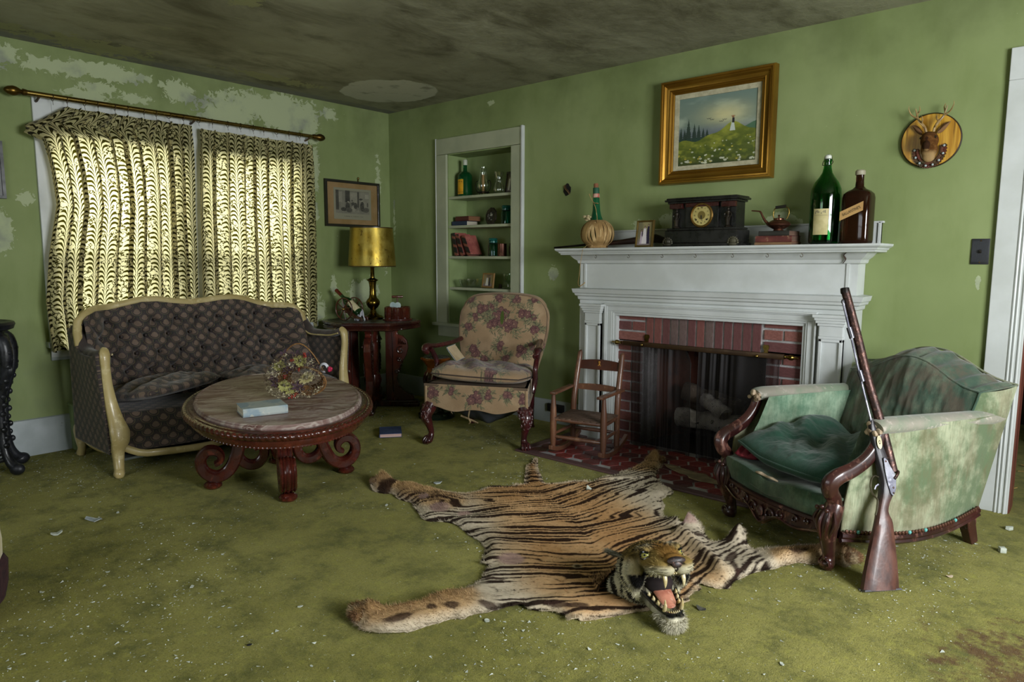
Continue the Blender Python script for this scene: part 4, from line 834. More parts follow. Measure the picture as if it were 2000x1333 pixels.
for k,(x,tl,lab) in enumerate(((.835,-.20,'leftmost of the three leaning pink books with striped dark spines'),(.905,-.36,'middle of the three leaning pink books with striped dark spines'),(.985,-.44,'rightmost of the three leaning pink books, its pink cover facing out'))):
    t=thing('book',lab+', third niche shelf','book',(x,.08,S2),0,None); h=.19-.008*k; th=.034
    M=T(0,0,.0+th*math.sin(-tl)*.0,ry=tl)@T(0,0,0)
    zo=-min((M@Vector((sx*th/2,0,0))).z for sx in(-1,1))
    M=T(0,0,zo+.001)@M
    c=MB(); c.box(-th/2,-th/2+.003,-.06,.075,0,h,M); c.box(th/2-.003,th/2,-.06,.075,0,h,M); obj('cover',c,M_pink,t,sm=0)
    c=MB(); c.box(-th/2-.001,th/2+.001,-.066,-.058,0,h,M); 
    for j in range(4): c.box(-th/2-.002,th/2+.002,-.068,-.06,.03+.04*j,.034+.04*j,M)
    obj('spine',c,M_spine,t,sm=0,bev=.002); obj('pages',MB().box(-th/2+.003,th/2-.003,-.058,.07,.003,h-.003,M),M_page2,t,sm=0)
t=lathe_thing('metal_cup','tarnished copper cup on the third niche shelf','cup',(1.31,.06,S2),[('cup',[(0,.002),(.036,.0),(.038,.004),(.036,.098),(.038,.1),(.036,.101),(.034,.098),(.035,.01),(0,.008)],mat('copper_cup','#6b4438','#54352c','#8a6250',metal=.7,rough=.35),28)])
t=lathe_thing('small_pot','small dark pot at the right end of the third niche shelf','pot',(1.405,.09,S2),[('pot',[(0,0),(.026,0),(.036,.03),(.036,.07),(.03,.09),(.034,.1),(.03,.098),(.026,.09),(0,.085)],mat('dark_pot','#23221d',rough=.5),24)])
t=thing('glass_bowl','low cut-glass bowl on the lowest niche shelf','bowl',(.935,.085,S3))
obj('bowl',MB().lathe([(0,.004),(.06,.0),(.085,.012),(.098,.05),(.1,.066),(.096,.067),(.094,.05),(.081,.016),(.058,.008),(0,.009)],48,fl=lambda a,z:.02*math.sin(16*a+z*60) if .01<z<.06 else 0),G_clear,t,sm=20)
picture('framed_photo','small tan-framed wedding photo on the lowest niche shelf','photo frame',(1.165,.06,S3+.062),-.12,.115,.095,[(0,-.006),(0,-.012),(.012,-.012),(.014,0),(0,0)],mat('tan_frame','#8a6a3a','#7a5c30',rough=.5),img=wedding('#6a5a48',5,False),iw=.117,ih=.097,nx=60,ny=50,mm=M_print,tilt=-.14)
lathe_thing('goblet','clear glass goblet at the right end of the lowest niche shelf','glass',(1.35,.09,S3),[('glass',[(0,.003),(.034,.001),(.034,.004),(.008,.01),(.005,.03),(.006,.04),(.025,.055),(.038,.085),(.04,.12),(.0385,.12),(.036,.086),(.023,.058),(0,.05)],glt('glass_greenish',(.86,.95,.84,1)),28)])
t=thing('framed_photo','small dark standing frame beside the wedding photo on the lowest niche shelf','photo frame',(1.255,.10,S3)); obj('frame',MB().rbox(-.012,.012,-.006,.006,0,.035,.002),M_dkw,t)
# ================================================================= MANTEL CONTENTS
def shz(x): return 1.3035+zt(x)
M_raff=mat('raffia','#a88a58','#8a6c40','#c2a676',scale=9,stretch=(1,1,.15),rough=.8)
x=2.355; t=thing('straw_bottle','straw-wrapped green bottle with a long taped neck at the left end of the mantel','bottle',(x,-.15,shz(x)))
obj('glass',MB().lathe([(0,.01),(.05,.008),(.085,.04),(.098,.085),(.092,.13),(.065,.17),(.045,.185),(.034,.21),(.026,.25),(.023,.30),(.020,.34)],28,fl=None,M=T(ry=-.04)),gl('glass_bottle_green','#1c6a44',tr=.5),t)
obj('neck_band',MB().lathe([(.0225,.335),(.0235,.336),(.0225,.36),(.0215,.361)],20,T(ry=-.04)),mat('red_white_tape','#a9483a','#c9b9a5',scale=20,rough=.6),t)
obj('neck_tape',MB().lathe([(.0215,.36),(.0215,.395),(.0195,.40),(0,.40)],20,T(ry=-.04)),mat('tape_green','#1f5a40','#174a34',rough=.6),t); obj('cork',MB().lathe([(.0155,.398),(.016,.42),(.015,.428),(0,.428)],16,T(ry=-.04)),mat('cork_tan','#8a5a3c','#764a30',rough=.8),t)
for k in range(26):
    a=2*PI*k/26+rnd.uniform(-.05,.05); r0=1.04+rnd.uniform(0,.05); s=MB()
    if k in (3,): continue
    ce=[(.045,.185),(.075,.165),(.098,.13),(.104,.085),(.094,.05),(.075,.03),(.062,.015),(.066,.002)]
    s.tube([(r*r0*math.cos(a+.06*math.sin(j*1.3+k)),r*r0*math.sin(a+.06*math.sin(j*1.3+k)),z) for j,(r,z) in enumerate(ce)],[(.0125*rnd.uniform(.8,1.25),.0016)]*len(ce),6,up=None); obj('straw_strip',s,M_raff,t)
s=MB(); s.tube([(-.02,-.02,.30),(.0,-.028,.27),(.012,-.034,.24),(.03,-.05,.20),(.045,-.07,.165)],.0025,5); s.tube([(-.05,-.03,.36),(-.035,-.03,.33),(-.01,-.03,.30),(.02,-.026,.295),(-.02,.01,.29)],.0025,5); obj('twine',s,M_raff,t)
s=MB()
for k in range(14): s.ball((-.055+rnd.uniform(-.022,.022),-.045+rnd.uniform(-.012,.012),.20+rnd.uniform(-.014,.014)),(.013,.008,.007),7,5,)
tag(obj('husk_bow',s,mat('husk','#b9ab84','#9c8b62',rough=.85),t),kind='stuff')
s=MB(); s.tube([(.02,-.07,.03),(-.01,-.10,.02),(-.03,-.1,.004),(-.035,-.113,-.002),(-.035,-.121,-.03),(-.045,-.125,-.10),(-.05,-.13,-.18),(-.055,-.135,-.23),(-.04,-.14,-.25),(-.015,-.14,-.24),(.005,-.14,-.225)],[(.003,.0015)]*11,6); obj('loose_strand',s,M_raff,t)
# rifle lying behind
M_gunw=mat('gun_stock_dark','#2a1512','#1c0e0c','#38201a',scale=6,rough=.4); M_gunm=mat('gun_metal_dark','#1d1a18','#2a2522',metal=.7,rough=.4)
t=thing('rifle','old dark rifle lying along the back of the mantel shelf behind the photo and clock','rifle',(2.55,-.085,shz(2.55)),0)
s=MB(); s.tube([(-.56,-.06,.004),(-.4,-.045,.016),(0,0,.05),(.1,.005,.055)],[.007,.0075,.009,.011],10); obj('barrel',s,M_gunm,t)
s=MB(); s.tube([(-.30,-.03,.018),(-.1,-.01,.034),(.02,0,.045),(.14,.01,.055),(.20,.012,.06),(.26,.012,.048),(.34,.012,.045),(.52,.012,.055),(.62,.012,.058)],[(.008,.01),(.011,.014),(.012,.02),(.014,.026),(.014,.028),(.013,.02),(.015,.028),(.018,.05),(.018,.055)],12,up=(0,0,1)); obj('stock',s,M_gunw,t)
s=MB(); s.tube([(.06,0,.022),(.065,0,.006),(.10,0,.003),(.13,0,.012),(.135,0,.03)],.0028,6); s.tube([(.10,0,.03),(.095,0,.016)],.002,5); obj('trigger_guard',s,M_gunm,t)
picture('wedding_photo','brass-framed wedding photo standing on the mantel beside the clock','photo frame',(2.755,-.205,shz(2.75)+.083),-.08,.105,.145,[(0,-.006),(0,-.013),(.004,-.016),(.010,-.016),(.012,-.01),(.012,0),(0,0)],mat('brass_thin','#8a7442','#6f5b30',metal=.8,rough=.35),img=wedding('#6f6a50',3,True),iw=.107,ih=.147,nx=80,ny=100,mm=M_print,tilt=-.12)
# clock
M_clk=mat('clock_black','#141413','#1d1c1a','#0c0c0c',scale=8,rough=.3,rv=.08); M_clkr=mat('clock_oxblood','#2c1210','#3a1814',scale=14,rough=.3)
x=3.13; t=thing('mantel_clock','black mantel clock with a cream numeral dial flanked by female figure columns','clock',(x,-.145,shz(x)),math.radians(-2))
mb=MB(); mb.rbox(-.245,.245,-.085,.085,0,.02,.004); mb.rbox(-.235,.235,-.08,.08,.02,.095,.005); mb.rbox(-.225,.225,-.075,.075,.095,.11,.004); obj('plinth',mb,M_clk,t,sm=20)
mb=MB(); mb.rbox(-.205,.205,-.045,.07,.11,.255,.002); mb.rbox(-.105,.105,-.06,.07,.11,.255,.003); obj('case',mb,M_clk,t,sm=20)
mb=MB(); mb.rbox(-.105,.105,-.066,-.045,.232,.255,.002); mb.rbox(-.21,-.125,-.072,-.045,.225,.255,.002); mb.rbox(.125,.21,-.072,-.045,.225,.255,.002); obj('entablature',mb,M_clkr,t,sm=20)
mb=MB(); mb.rbox(-.218,.218,-.08,.078,.255,.267,.003); mb.rbox(-.235,.235,-.09,.085,.267,.279,.004); mb.rbox(-.225,.225,-.085,.08,.279,.288,.003); obj('cornice',mb,M_clk,t,sm=20)
for s_ in (-1,1):
    f=MB(); cx=.165*s_; f.lathe([(.018,0),(.02,.006),(.012,.012),(.011,.03),(.015,.055),(.013,.07),(.010,.078),(.013,.088),(.014,.096),(.006,.1),(.005,.104),(.0085,.108),(.0085,.114),(.006,.119),(.010,.121),(.012,.126)],16,T(cx,-.062,.11,s=.92),fl=lambda a,z:.08*math.sin(7*a) if z<.06 else 0)
    for q in (-1,1): f.tube([(cx+q*.012,-.062,.195),(cx+q*.02,-.064,.183),(cx+q*.018,-.07,.168),(cx+q*.009,-.075,.160)],[.0035,.003,.0025,.002],6)
    obj('figure_column',f,mat('dark_bronze','#3a332b','#26211c',metal=.6,rough=.35),t)
    f=MB()
    for k in range(9): a=k*PI/8; f.ball((.21*s_+.028*math.cos(a)*1.0,-.083,.02+.03*math.sin(a)),(.008,.006,.008),7,5)
    f.ball((.21*s_,-.084,.03),(.02,.01,.022),10,8); f.ball((.21*s_,-.086,.012),(.026,.012,.012),10,8); tag(obj('foot_mount',f,mat('bronze_mount','#3c3a30','#575444',metal=.5,rough=.4),t),label='bronze leaf mount')
obj('bezel',MB().tube([(.066*math.cos(a),-.062,.182+.066*math.sin(a)) for a in [2*PI*i/40 for i in range(40)]],[(.007,.007)]*40,10,closed=True,up=(0,1,0)),mat('bezel_brass','#8a6a34','#5e4722',metal=.8,rough=.3),t)
M_face=mat('dial_cream','#b9aa6a','#a39658',scale=9,rough=.5); M_facec=mat('dial_centre','#7a6a36','#5f5228',rough=.4,metal=.3); M_ink=mat('ink_black','#15130f',rough=.5)
Md=T(0,-.062,.182,rx=PI/2)
d=obj('dial',MB().lathe([(0,0),(.064,0),(.064,.001),(0,.001)],40,Md),M_face,t,sm=0); obj('dial_centre',MB().lathe([(0,.001),(.024,.001),(.024,.002),(0,.002)],28,Md),M_facec,d)
def text(name,s,size,m_,parent,M,ext=.0004,font=None,align='CENTER'):
    cu=bpy.data.curves.new(name,'FONT'); cu.body=s; cu.size=size; cu.extrude=ext; cu.align_x=align; cu.align_y='CENTER'
    tmp=bpy.data.objects.new('tmp',cu); COL.objects.link(tmp); dg=bpy.context.evaluated_depsgraph_get(); me=bpy.data.meshes.new_from_object(tmp.evaluated_get(dg)); bpy.data.objects.remove(tmp)
    me.transform(M); me.materials.clear(); o=link(name,me,m_,parent); return o
for k,nm in enumerate(('XII','I','II','III','IIII','V','VI','VII','VIII','IX','X','XI')):
    a=PI/2-k*PI/6; text('numeral',nm,.013,M_ink,d,T(.044*math.cos(a),-.0635,.182+.044*math.sin(a))@Matrix.Rotation(-(a-PI/2),4,'Y')@Matrix.Rotation(PI/2,4,'X')@T(s=(.8,1,1)))
for L_,a,w in ((.024,math.radians(-100),.0022),(.036,math.radians(-78),.0016)):
    h=MB(); h.tube([(0,-.066,.182),(L_*math.cos(a),-.066,.182+L_*math.sin(a))],[(w,.0006),(w*.4,.0006)],6,up=(0,1,0)); obj('hand',h,M_ink,d)
for q in (-1,1): obj('winding_hole',MB().lathe([(0,0),(.005,0),(.005,.002),(0,.002)],12,T(q*.034,-.063,.156,rx=PI/2)),M_ink,d)
# books and kettle
x=3.56
book('tan worn book, lowest of the three under the kettle on the mantel',(x+.0,-.145,shz(x)),.14,.205,.016,mat('cloth_tan','#8a6a4a','#77593c',rough=.8),M_page2,rz=1.52)
book('worn red book, middle of the three under the kettle on the mantel',(x-.0,-.145,shz(x)+.0165),.14,.20,.034,mat('cloth_red_worn','#54241f','#6d382e','#8a6a52',scale=14,rough=.8),M_page2,rz=1.57)
book('worn black book, topmost of the three under the kettle on the mantel',(x+.005,-.145,shz(x)+.051),.13,.175,.027,mat('cloth_black_worn','#24231f','#32312a',rough=.7),M_page2,rz=1.47)
M_cop=mat('aged_copper','#6a4232','#4c2e24','#8a5f48',scale=8,metal=.75,rough=.35)
t=thing('kettle','small aged copper kettle with a long thin spout on the stack of books','kettle',(x-.005,-.135,shz(x)+.0785),.15)
obj('body',MB().lathe([(0,0),(.025,.0),(.027,.004),(.024,.01),(.045,.02),(.063,.032),(.065,.038),(.058,.048),(.035,.06),(.028,.062),(.028,.068),(0,.070)],36),M_cop,t); obj('lid',MB().lathe([(.029,.068),(.024,.072),(.005,.074),(.004,.08),(.007,.084),(.004,.09),(0,.09)],24),M_cop,t)
s=MB(); s.tube([(-.045,0,.035),(-.07,0,.055),(-.088,0,.085),(-.1,0,.108),(-.11,0,.113),(-.15,0,.117)],[.009,.0075,.006,.005,.004,.0035],10); obj('spout',s,M_cop,t)
s=MB(); s.tube([(-.022,0,.062),(-.03,0,.085),(-.028,0,.115),(-.015,0,.13),(.0,0,.134),(.03,0,.134),(.048,0,.122),(.052,0,.095),(.04,0,.066)],.0032,8); obj('handle',s,M_brass,t)
s=MB(); s.tube([(-.02,0,.13),(.035,0,.136)],.0085,10); obj('grip',s,mat('black_grip','#1c1a17',rough=.4),t)
# green bottle
x=3.80; t=thing('green_bottle','big green glass bottle with a wire-bail white stopper and cream label on the mantel','bottle',(x,-.14,shz(x)))
obj('glass',MB().lathe([(0,.012),(.055,.0),(.073,.006),(.076,.02),(.0765,.26),(.074,.29),(.060,.325),(.040,.352),(.026,.375),(.020,.40),(.018,.43),(.020,.435),(.020,.445),(.014,.448),(.011,.40),(.034,.352),(.055,.322),(.070,.288),(.0735,.26),(.073,.022),(.05,.016),(0,.02)],40),G_green,t)
obj('stopper',MB().lathe([(.016,.448),(.018,.45),(.018,.462),(.012,.468),(0,.468)],20),mat('porcelain_white','#cfd2c8',rough=.3),t)
s=MB(); s.tube([(.021,0,.44),(.026,0,.43),(.022,-.016,.415),(.0,-.026,.41),(-.022,-.016,.415),(-.026,0,.43),(-.021,0,.44),(-.017,0,.463),(0,0,.471),(.017,0,.463)],.0018,6,closed=True); obj('wire_bail',s,M_iron,t)
lb=obj('label',label_arc(.0772,-PI/2-.48,-PI/2+.52,.05,.185,16),mat('label_cream','#c4b98a','#b0a574',scale=14,rough=.75),t); g=MB()
for k in range(9): a=-PI/2-.36+.08*k; g.add(label_arc(.0776,a,a+.05,.158+.010*abs(math.sin(k*1.9)),.172+.006*math.sin(k),3).v,label_arc(1,0,1,0,1,3).f)
tag(obj('engraved_vignette',g,mat('ink_grey','#6f6a58',rough=.7),lb,sm=0),kind='stuff'); g=label_arc(.0776,-PI/2-.40,-PI/2+.44,.15,.152,12); obj('label_rule',g,mat('ink_grey2','#8a8262'),lb,sm=0)
# amber bottle (square shouldered)
x=3.965; t=thing('amber_bottle','large dark amber square bottle with a slanted paper label on the mantel','bottle',(x,-.15,shz(x)),math.radians(-6))
def sq(r,z,p=4.5,n=40,fx=1):
    o=[]
    for i in range(n):
        a=2*PI*i/n; c,s=math.cos(a),math.sin(a); k=(abs(c)**p+abs(s)**p)**(-1/p); o.append((r*k*c*fx,r*k*s*.8,z))
    return o
rings=[(.060,0,5),(.068,.006,5),(.070,.02,5),(.070,.235,5),(.066,.255,4.5),(.052,.270,3.5),(.034,.279,2.6),(.0215,.292,2),(.0195,.32,2),(.0195,.352,2)]
v=[];f=[]
for r,z,p in rings: v+=sq(r,z,p)
for j in range(len(rings)-1): f+=[(j*40+i,j*40+(i+1)%40,(j+1)*40+(i+1)%40,(j+1)*40+i) for i in range(40)]
f+=[tuple(range(40))[::-1],tuple((len(rings)-1)*40+i for i in range(40))]
obj('glass',MB().add(v,f),gl('glass_amber_dark','#32170c',tr=.55),t,sm=50); obj('cap',MB().lathe([(.0225,.35),(.024,.352),(.024,.37),(.018,.376),(0,.377)],24),mat('cap_grey_white','#b3ad98','#8d8872',rough=.5),t)
lb=MB(); lb.add([(-.0685,-.0573,.118),(.045,-.0573,.168),(.045,-.0573,.214),(-.0685,-.0573,.164)],[(0,1,2,3)]); lo=obj('label',lb,mat('label_tan','#c29a62','#b38a54',scale=9,rough=.7),t,sm=0); lo.data.materials[0]=bpy.data.materials['label_tan']
text('label_lettering',"BALLANTINE'S",.0185,M_ink,lo,T(-.012,-.0577,.166)@Matrix.Rotation(-math.atan(.050/.1135),4,'Y')@Matrix.Rotation(PI/2,4,'X')@T(s=(.80,1.15,1)),ext=.0001)
# deer plaque
t=thing('deer_plaque','small stag head with antlers mounted on a round varnished wooden plaque on the right wall','trophy',(4.243,-.001,1.822))
m=Mt('plaque_pine'); v=m.obj(); c=m.mix(m.noise(m.scl(v,(1,1,.06)),42,4,.6).ss(.4,.6),'#a5751f','#c79a38'); c=m.mix(m.noise(m.scl(v,(1,1,.03)),90,3).ss(.55,.7),c,'#6d4712'); m.base(c); m.set(rough=.25,coat=.4)
obj('plaque',MB().lathe([(0,0),(.128,0),(.130,.004),(.130,.014),(.126,.018),(0,.018)],56,T(rx=PI/2)),m.mat,t,sm=30); obj('plaque_edge',MB().lathe([(.131,0),(.1335,.004),(.1335,.013),(.129,.0175),(.128,.014),(.13,.01)],56,T(rx=PI/2)),mat('plaque_rim','#2b1b0e',rough=.5),t)
def blob(name,parts,m_,parent,vox=.004,color=None,M=None,sm_it=6,fn=None):
    """parts: ellipsoids (c,r[,rot]) or capsule chains, fused by voxel remesh"""
    mb=MB()
    for p in parts:
        if p[0]=='b': mb.ball((0,0,0),p[2],20,14,T(*p[1],*(p[3] if len(p)>3 else (0,0,0))))
        else: mb.tube(p[1],p[2],14)
    me=bpy.data.meshes.new('tmp'); me.from_pydata(mb.v,[],mb.f); o=bpy.data.objects.new('tmp',me); COL.objects.link(o)
    r=o.modifiers.new('r','REMESH'); r.mode='VOXEL'; r.voxel_size=vox
    q=o.modifiers.new('s','SMOOTH'); q.iterations=sm_it; q.factor=.5
    dg=bpy.context.evaluated_depsgraph_get(); m2=bpy.data.meshes.new_from_object(o.evaluated_get(dg)); bpy.data.objects.remove(o)
    n=len(m2.vertices); V=np.zeros(n*3); m2.vertices.foreach_get('co',V); V=V.reshape(-1,3)
    N=np.zeros(n*3); m2.vertices.foreach_get('normal',N); N=N.reshape(-1,3)
    if fn is not None: V=fn(V,N)
    if color is not None:
        at=m2.color_attributes.new('Col','FLOAT_COLOR','POINT'); c=np.ones((n,4)); c[:,:3]=color(V,N); at.data.foreach_set('color',c.ravel())
    if M is not None:
        A=np.array(M); V=V@A[:3,:3].T+A[:3,3]; N=N@A[:3,:3].T
    m2.vertices.foreach_set('co',V.ravel()); m2.name=name; m2.materials.clear(); m2.shade_smooth(); m2.update()
    o=link(name,m2,m_,parent); return o,V,N
def deerc(V,N):
    c=np.zeros((len(V),3))+L3('#523419'); n=fbm(V[:,0]*90,V[:,2]*90,2); c=cmix(c,'#6f4c28',sst(.4,.7,n)); c=cmix(c,'#3a2414',sst(-.02,.03,V[:,2])*.4); c=cmix(c,'#b09468',sst(-.045,-.075,V[:,2])*sst(-.05,-.02,-np.abs(V[:,0]))*.7); c=cmix(c,'#2a1a12',((V[:,1]<-.098)&(V[:,2]>-.055))*.9); return c
M_fur=Mt('short_fur'); q=M_fur; q.base(q.attr('Col','Color')); q.set(rough=.95,sheen=.0,spec=.08); q.bump(q.noise(q.obj(),420,2,.6),.6,.003); M_fur=q.mat
Md_=T(0,-.02,-.005,s=.9)
blob('head',[('b',(0,-.02,.0),(.045,.04,.05)),('b',(0,-.055,.005),(.036,.045,.04)),('b',(0,-.085,-.03),(.022,.034,.026),(.5,0,0)),('b',(0,-.098,-.048),(.017,.02,.017)),('b',(0,-.01,-.045),(.042,.03,.05)),('b',(0,-.01,-.085),(.032,.02,.03))],M_fur,t,vox=.0035,color=deerc,M=Md_)
for s_ in (-1,1):
    e=MB(); e.grid(lambda u,v:((.034+.05*v+.0*u)*s_,-.03-.012*math.sin(u*PI),.035+.045*v+(u-.5)*.034*math.sin(PI*min(1,.15+v*.85))),8,8); obj('ear',e,mat('ear_brown','#5f4024','#7d5c3c',rough=.9),t,M) if False else obj('ear',e,mat('ear_brown','#5f4024','#7d5c3c',rough=.9),t)
    obj('eye',MB().ball((s_*.031,-.078,.006),.0065,10,8),mat('eye_black','#0c0a08',rough=.1),t)
    a=MB(); A=[(.016,-.045,.038),(.022,-.05,.06),(.04,-.055,.085),(.056,-.052,.108),(.062,-.05,.13),(.068,-.055,.155)]
    a.tube([(s_*x,y,z) for x,y,z in A],[.0065,.006,.0055,.005,.004,.0018],8)
    for tn in ([(.036,-.055,.08),(.03,-.075,.095),(.032,-.088,.112)],[(.054,-.052,.106),(.082,-.06,.125),(.096,-.065,.155),(.094,-.066,.17)],[(.022,-.05,.058),(.03,-.08,.068),(.045,-.1,.085)],[(.06,-.05,.125),(.052,-.035,.15),(.056,-.03,.17)]): a.tube([(s_*x,y,z) for x,y,z in tn],[.0045,.0035,.002,.001][:len(tn)] if len(tn)==4 else [.0045,.0032,.0012],8)
    obj('antler',a,mat('antler_horn','#7a6038','#a58a5a','#4a3620',scale=18,rough=.5),t)
w=MB(); bw=MB()
for k in range(15):
    a=-2.9+k*.19*1.35; 
    if a>-.15: continue
for k in range(22):
    a=PI*(1.0+1.05*(k/21))+.0; cx,cz=.052*math.cos(a),-.045+.068*math.sin(a)
    w.add([(cx,-.022,cz),(cx+.02*math.cos(a+.6),-.028,cz+.02*math.sin(a+.6)),(cx+.026*math.cos(a),-.024,cz+.026*math.sin(a)),(cx+.02*math.cos(a-.6),-.028,cz+.02*math.sin(a-.6))],[(0,1,2,3)])
    w.ball((cx,-.026,cz),(.008,.006,.008),6,4)
    if k%3==0: bw.ball((cx+.012*math.cos(a),-.034,cz+.012*math.sin(a)),.006,8,6)
tag(obj('leaf_wreath',w,mat('leaf_redbrown','#5a2a1c','#3c3318',scale=30,rough=.7),t,sm=0),kind='stuff'); tag(obj('berry',bw,mat('berry_pale','#9aa6a8',rough=.3),t),kind='stuff')
# ================================================================= SETTEE
def scalemat(name,W_=.086,H_=.076):
    m=Mt(name); U=m.attr('uvw'); u,v,_=m.sep(U)
    def lat(ou,ov):
        a=((u/W_)+ou).fract()-.5; b=((v/H_)+ov).fract()-.5; d=(a*a+b*b).sqrt(); return a,b,d
    a1,b1,d1=lat(0,0); a2,b2,d2=lat(.5,.5); s=d2.gt(d1); d=d1*s+d2*(1-s); b=b1*s+b2*(1-s); a=a1*s+a2*(1-s)
    sp=m.noise(U,420,2,.5).gt(.47); med=(d+(a.abs()*.25)*(b.gt(0))).ss(.22,.25,1,0)
    ring=((d-.40).abs()).ss(.035,.055,1,0)*b.ss(.12,.0); ring2=((d-.335).abs()).ss(.008,.02,1,0)*b.ss(.12,.0)
    c=m.mix(m.noise(U,14,4).ss(.3,.7),'#2c2322','#382c2a'); c=m.mix(ring,c,'#1c211d'); c=m.mix(ring2*.8,c,'#6d6340'); c=m.mix(med*(sp*.6+.4),c,'#725f4f'); c=m.mix(m.noise(U,3,3).ss(.4,.7,0,.35),c,'#2a211e')
    m.base(c); m.set(rough=.75,sheen=.2); m.bump(med*.5+ring2*.4,.25,.002); return m.mat
M_scale=scalemat('settee_brocade')
M_cream=mat('cream_painted_wood','#b9a876','#a8955f','#cabb8c',scale=5,rough=.4,rv=.1,coat=.15,wear=('#6b5a35',14,.68))
M_under=mat('lining_grey','#5f665f','#4c524c',rough=.9)
t=thing('settee','cream-framed tufted settee in dark fish-scale brocade under the window','sofa',(.5,-1.9,0)); OX,OY=.5,-1.9
cz=np.array([(-2.655,.86),(-2.61,.905),(-2.55,.926),(-2.44,.925),(-2.34,.945),(-2.24,.966),(-2.14,.966),(-2.03,.948),(-1.917,.935),(-1.80,.945),(-1.702,.957),(-1.60,.958),(-1.53,.945),(-1.43,.91),(-1.333,.888),(-1.25,.888),(-1.20,.875),(-1.15,.82)])
def crest(y): return np.interp(y,cz[:,0],cz[:,1])
def bx(u,v,y):  # back surface x
    e=np.abs(2*u-1); return .335-.155*v+.16*sst(.72,1.0,e)+.02*np.sin(v*PI)
nu,nv=240,110; u=np.linspace(0,1,nu)[None,:]+np.zeros((nv,1)); v=np.linspace(0,1,nv)[:,None]+np.zeros((1,nu))
Y=-2.635+(1.465)*u; Z=.36+(crest(Y)-.03-.36)*v; Xb=bx(u,v,Y)
dep=np.zeros_like(Y); 
for r_,zz in enumerate((.50,.61,.72,.815)):
    for k in range(10):
        yy=-2.53+.145*k+(.0725 if r_%2 else 0)
        if yy>-1.24: continue
        d2=((Y-yy)/.042)**2+((Z-zz)/.036)**2; dep+=.045*np.exp(-d2)
        for sg in (-1,1):   # pleat lines to the next row
            tt=np.clip((Z-zz)/.11,0,1) if r_<3 else 0*Z; ln=(Y-(yy+sg*.0725*tt)); dep+=.018*np.exp(-(ln/.011)**2)*((Z>zz)&(Z<zz+.11))*(r_<3)
        if r_==0: dep+=.016*np.exp(-((Y-yy)/.012)**2)*(Z<zz)
Xf=Xb-dep+.02+.004*np.sin(Y*40)*np.sin(Z*33)
P=np.stack([Xf-OX,Y-OY,Z],-1); ngrid('back_upholstery',P,M_scale,t,UV=np.stack([Y,Z],-1))
P2=np.stack([Xb-.05-OX,Y-OY,.12+(Z-.36)/(crest(Y)-.03-.36)*(crest(Y)-.03-.12)],-1); ngrid('back_panel',P2,M_scale,t,UV=np.stack([Y,Z],-1),flip=True,solid=.012)
bt=None
for r_,zz in enumerate((.50,.61,.72,.815)):
    for k in range(10):
        yy=-2.53+.145*k+(.0725 if r_%2 else 0)
        if yy>-1.24: continue
        uu=(yy+2.635)/1.465; vv=(zz-.36)/(crest(yy)-.39); x=float(bx(uu,vv,yy))-.012
        if bt is None: bt=obj('button',MB().ball((0,0,0),(.006,.010,.010),10,6),mat('button_dark','#2b2220',rough=.7),t); bt.location=(x-OX,yy-OY,zz)
        else: o=bt.copy(); COL.objects.link(o); o.location=(x-OX,yy-OY,zz)
# crest rail
flat=[(math.cos(a)*1.0,math.sin(a)) for a in [2*PI*i/14 for i in range(14)]]
pts=[]; 
for y in np.linspace(-2.655,-1.145,50):
    uu=min(1,max(0,(y+2.635)/1.465)); pts.append((float(bx(uu,1,y))-.012-OX,y-OY,float(crest(y))-.02))
pts=[(pts[0][0]+.045,pts[0][1]-.012,.70),(pts[0][0]+.02,pts[0][1]-.012,.78)]+pts+[(pts[-1][0]+.015,pts[-1][1]+.006,.76),(pts[-1][0]+.035,pts[-1][1]+.008,.72)]
gp_=[(math.cos(a)*(1-.12*math.cos(3*a)**2),math.sin(a)*(1-.1*math.cos(2*a)**2)) for a in [2*PI*i/18 for i in range(18)]]
mb=MB(); mb.tube(pts,[(.026,.022)]*len(pts),prof=gp_,up=(1,0,.2)); obj('crest_rail',mb,M_cream,t)
ins=[(p[0]+.018,p[1]*.985-.0,p[2]-.022) for p in pts[2:-2]]; mb=MB(); mb.tube(ins,.005,6); obj('gimp',mb,mat('gimp_dark','#2e2822',rough=.9),t)
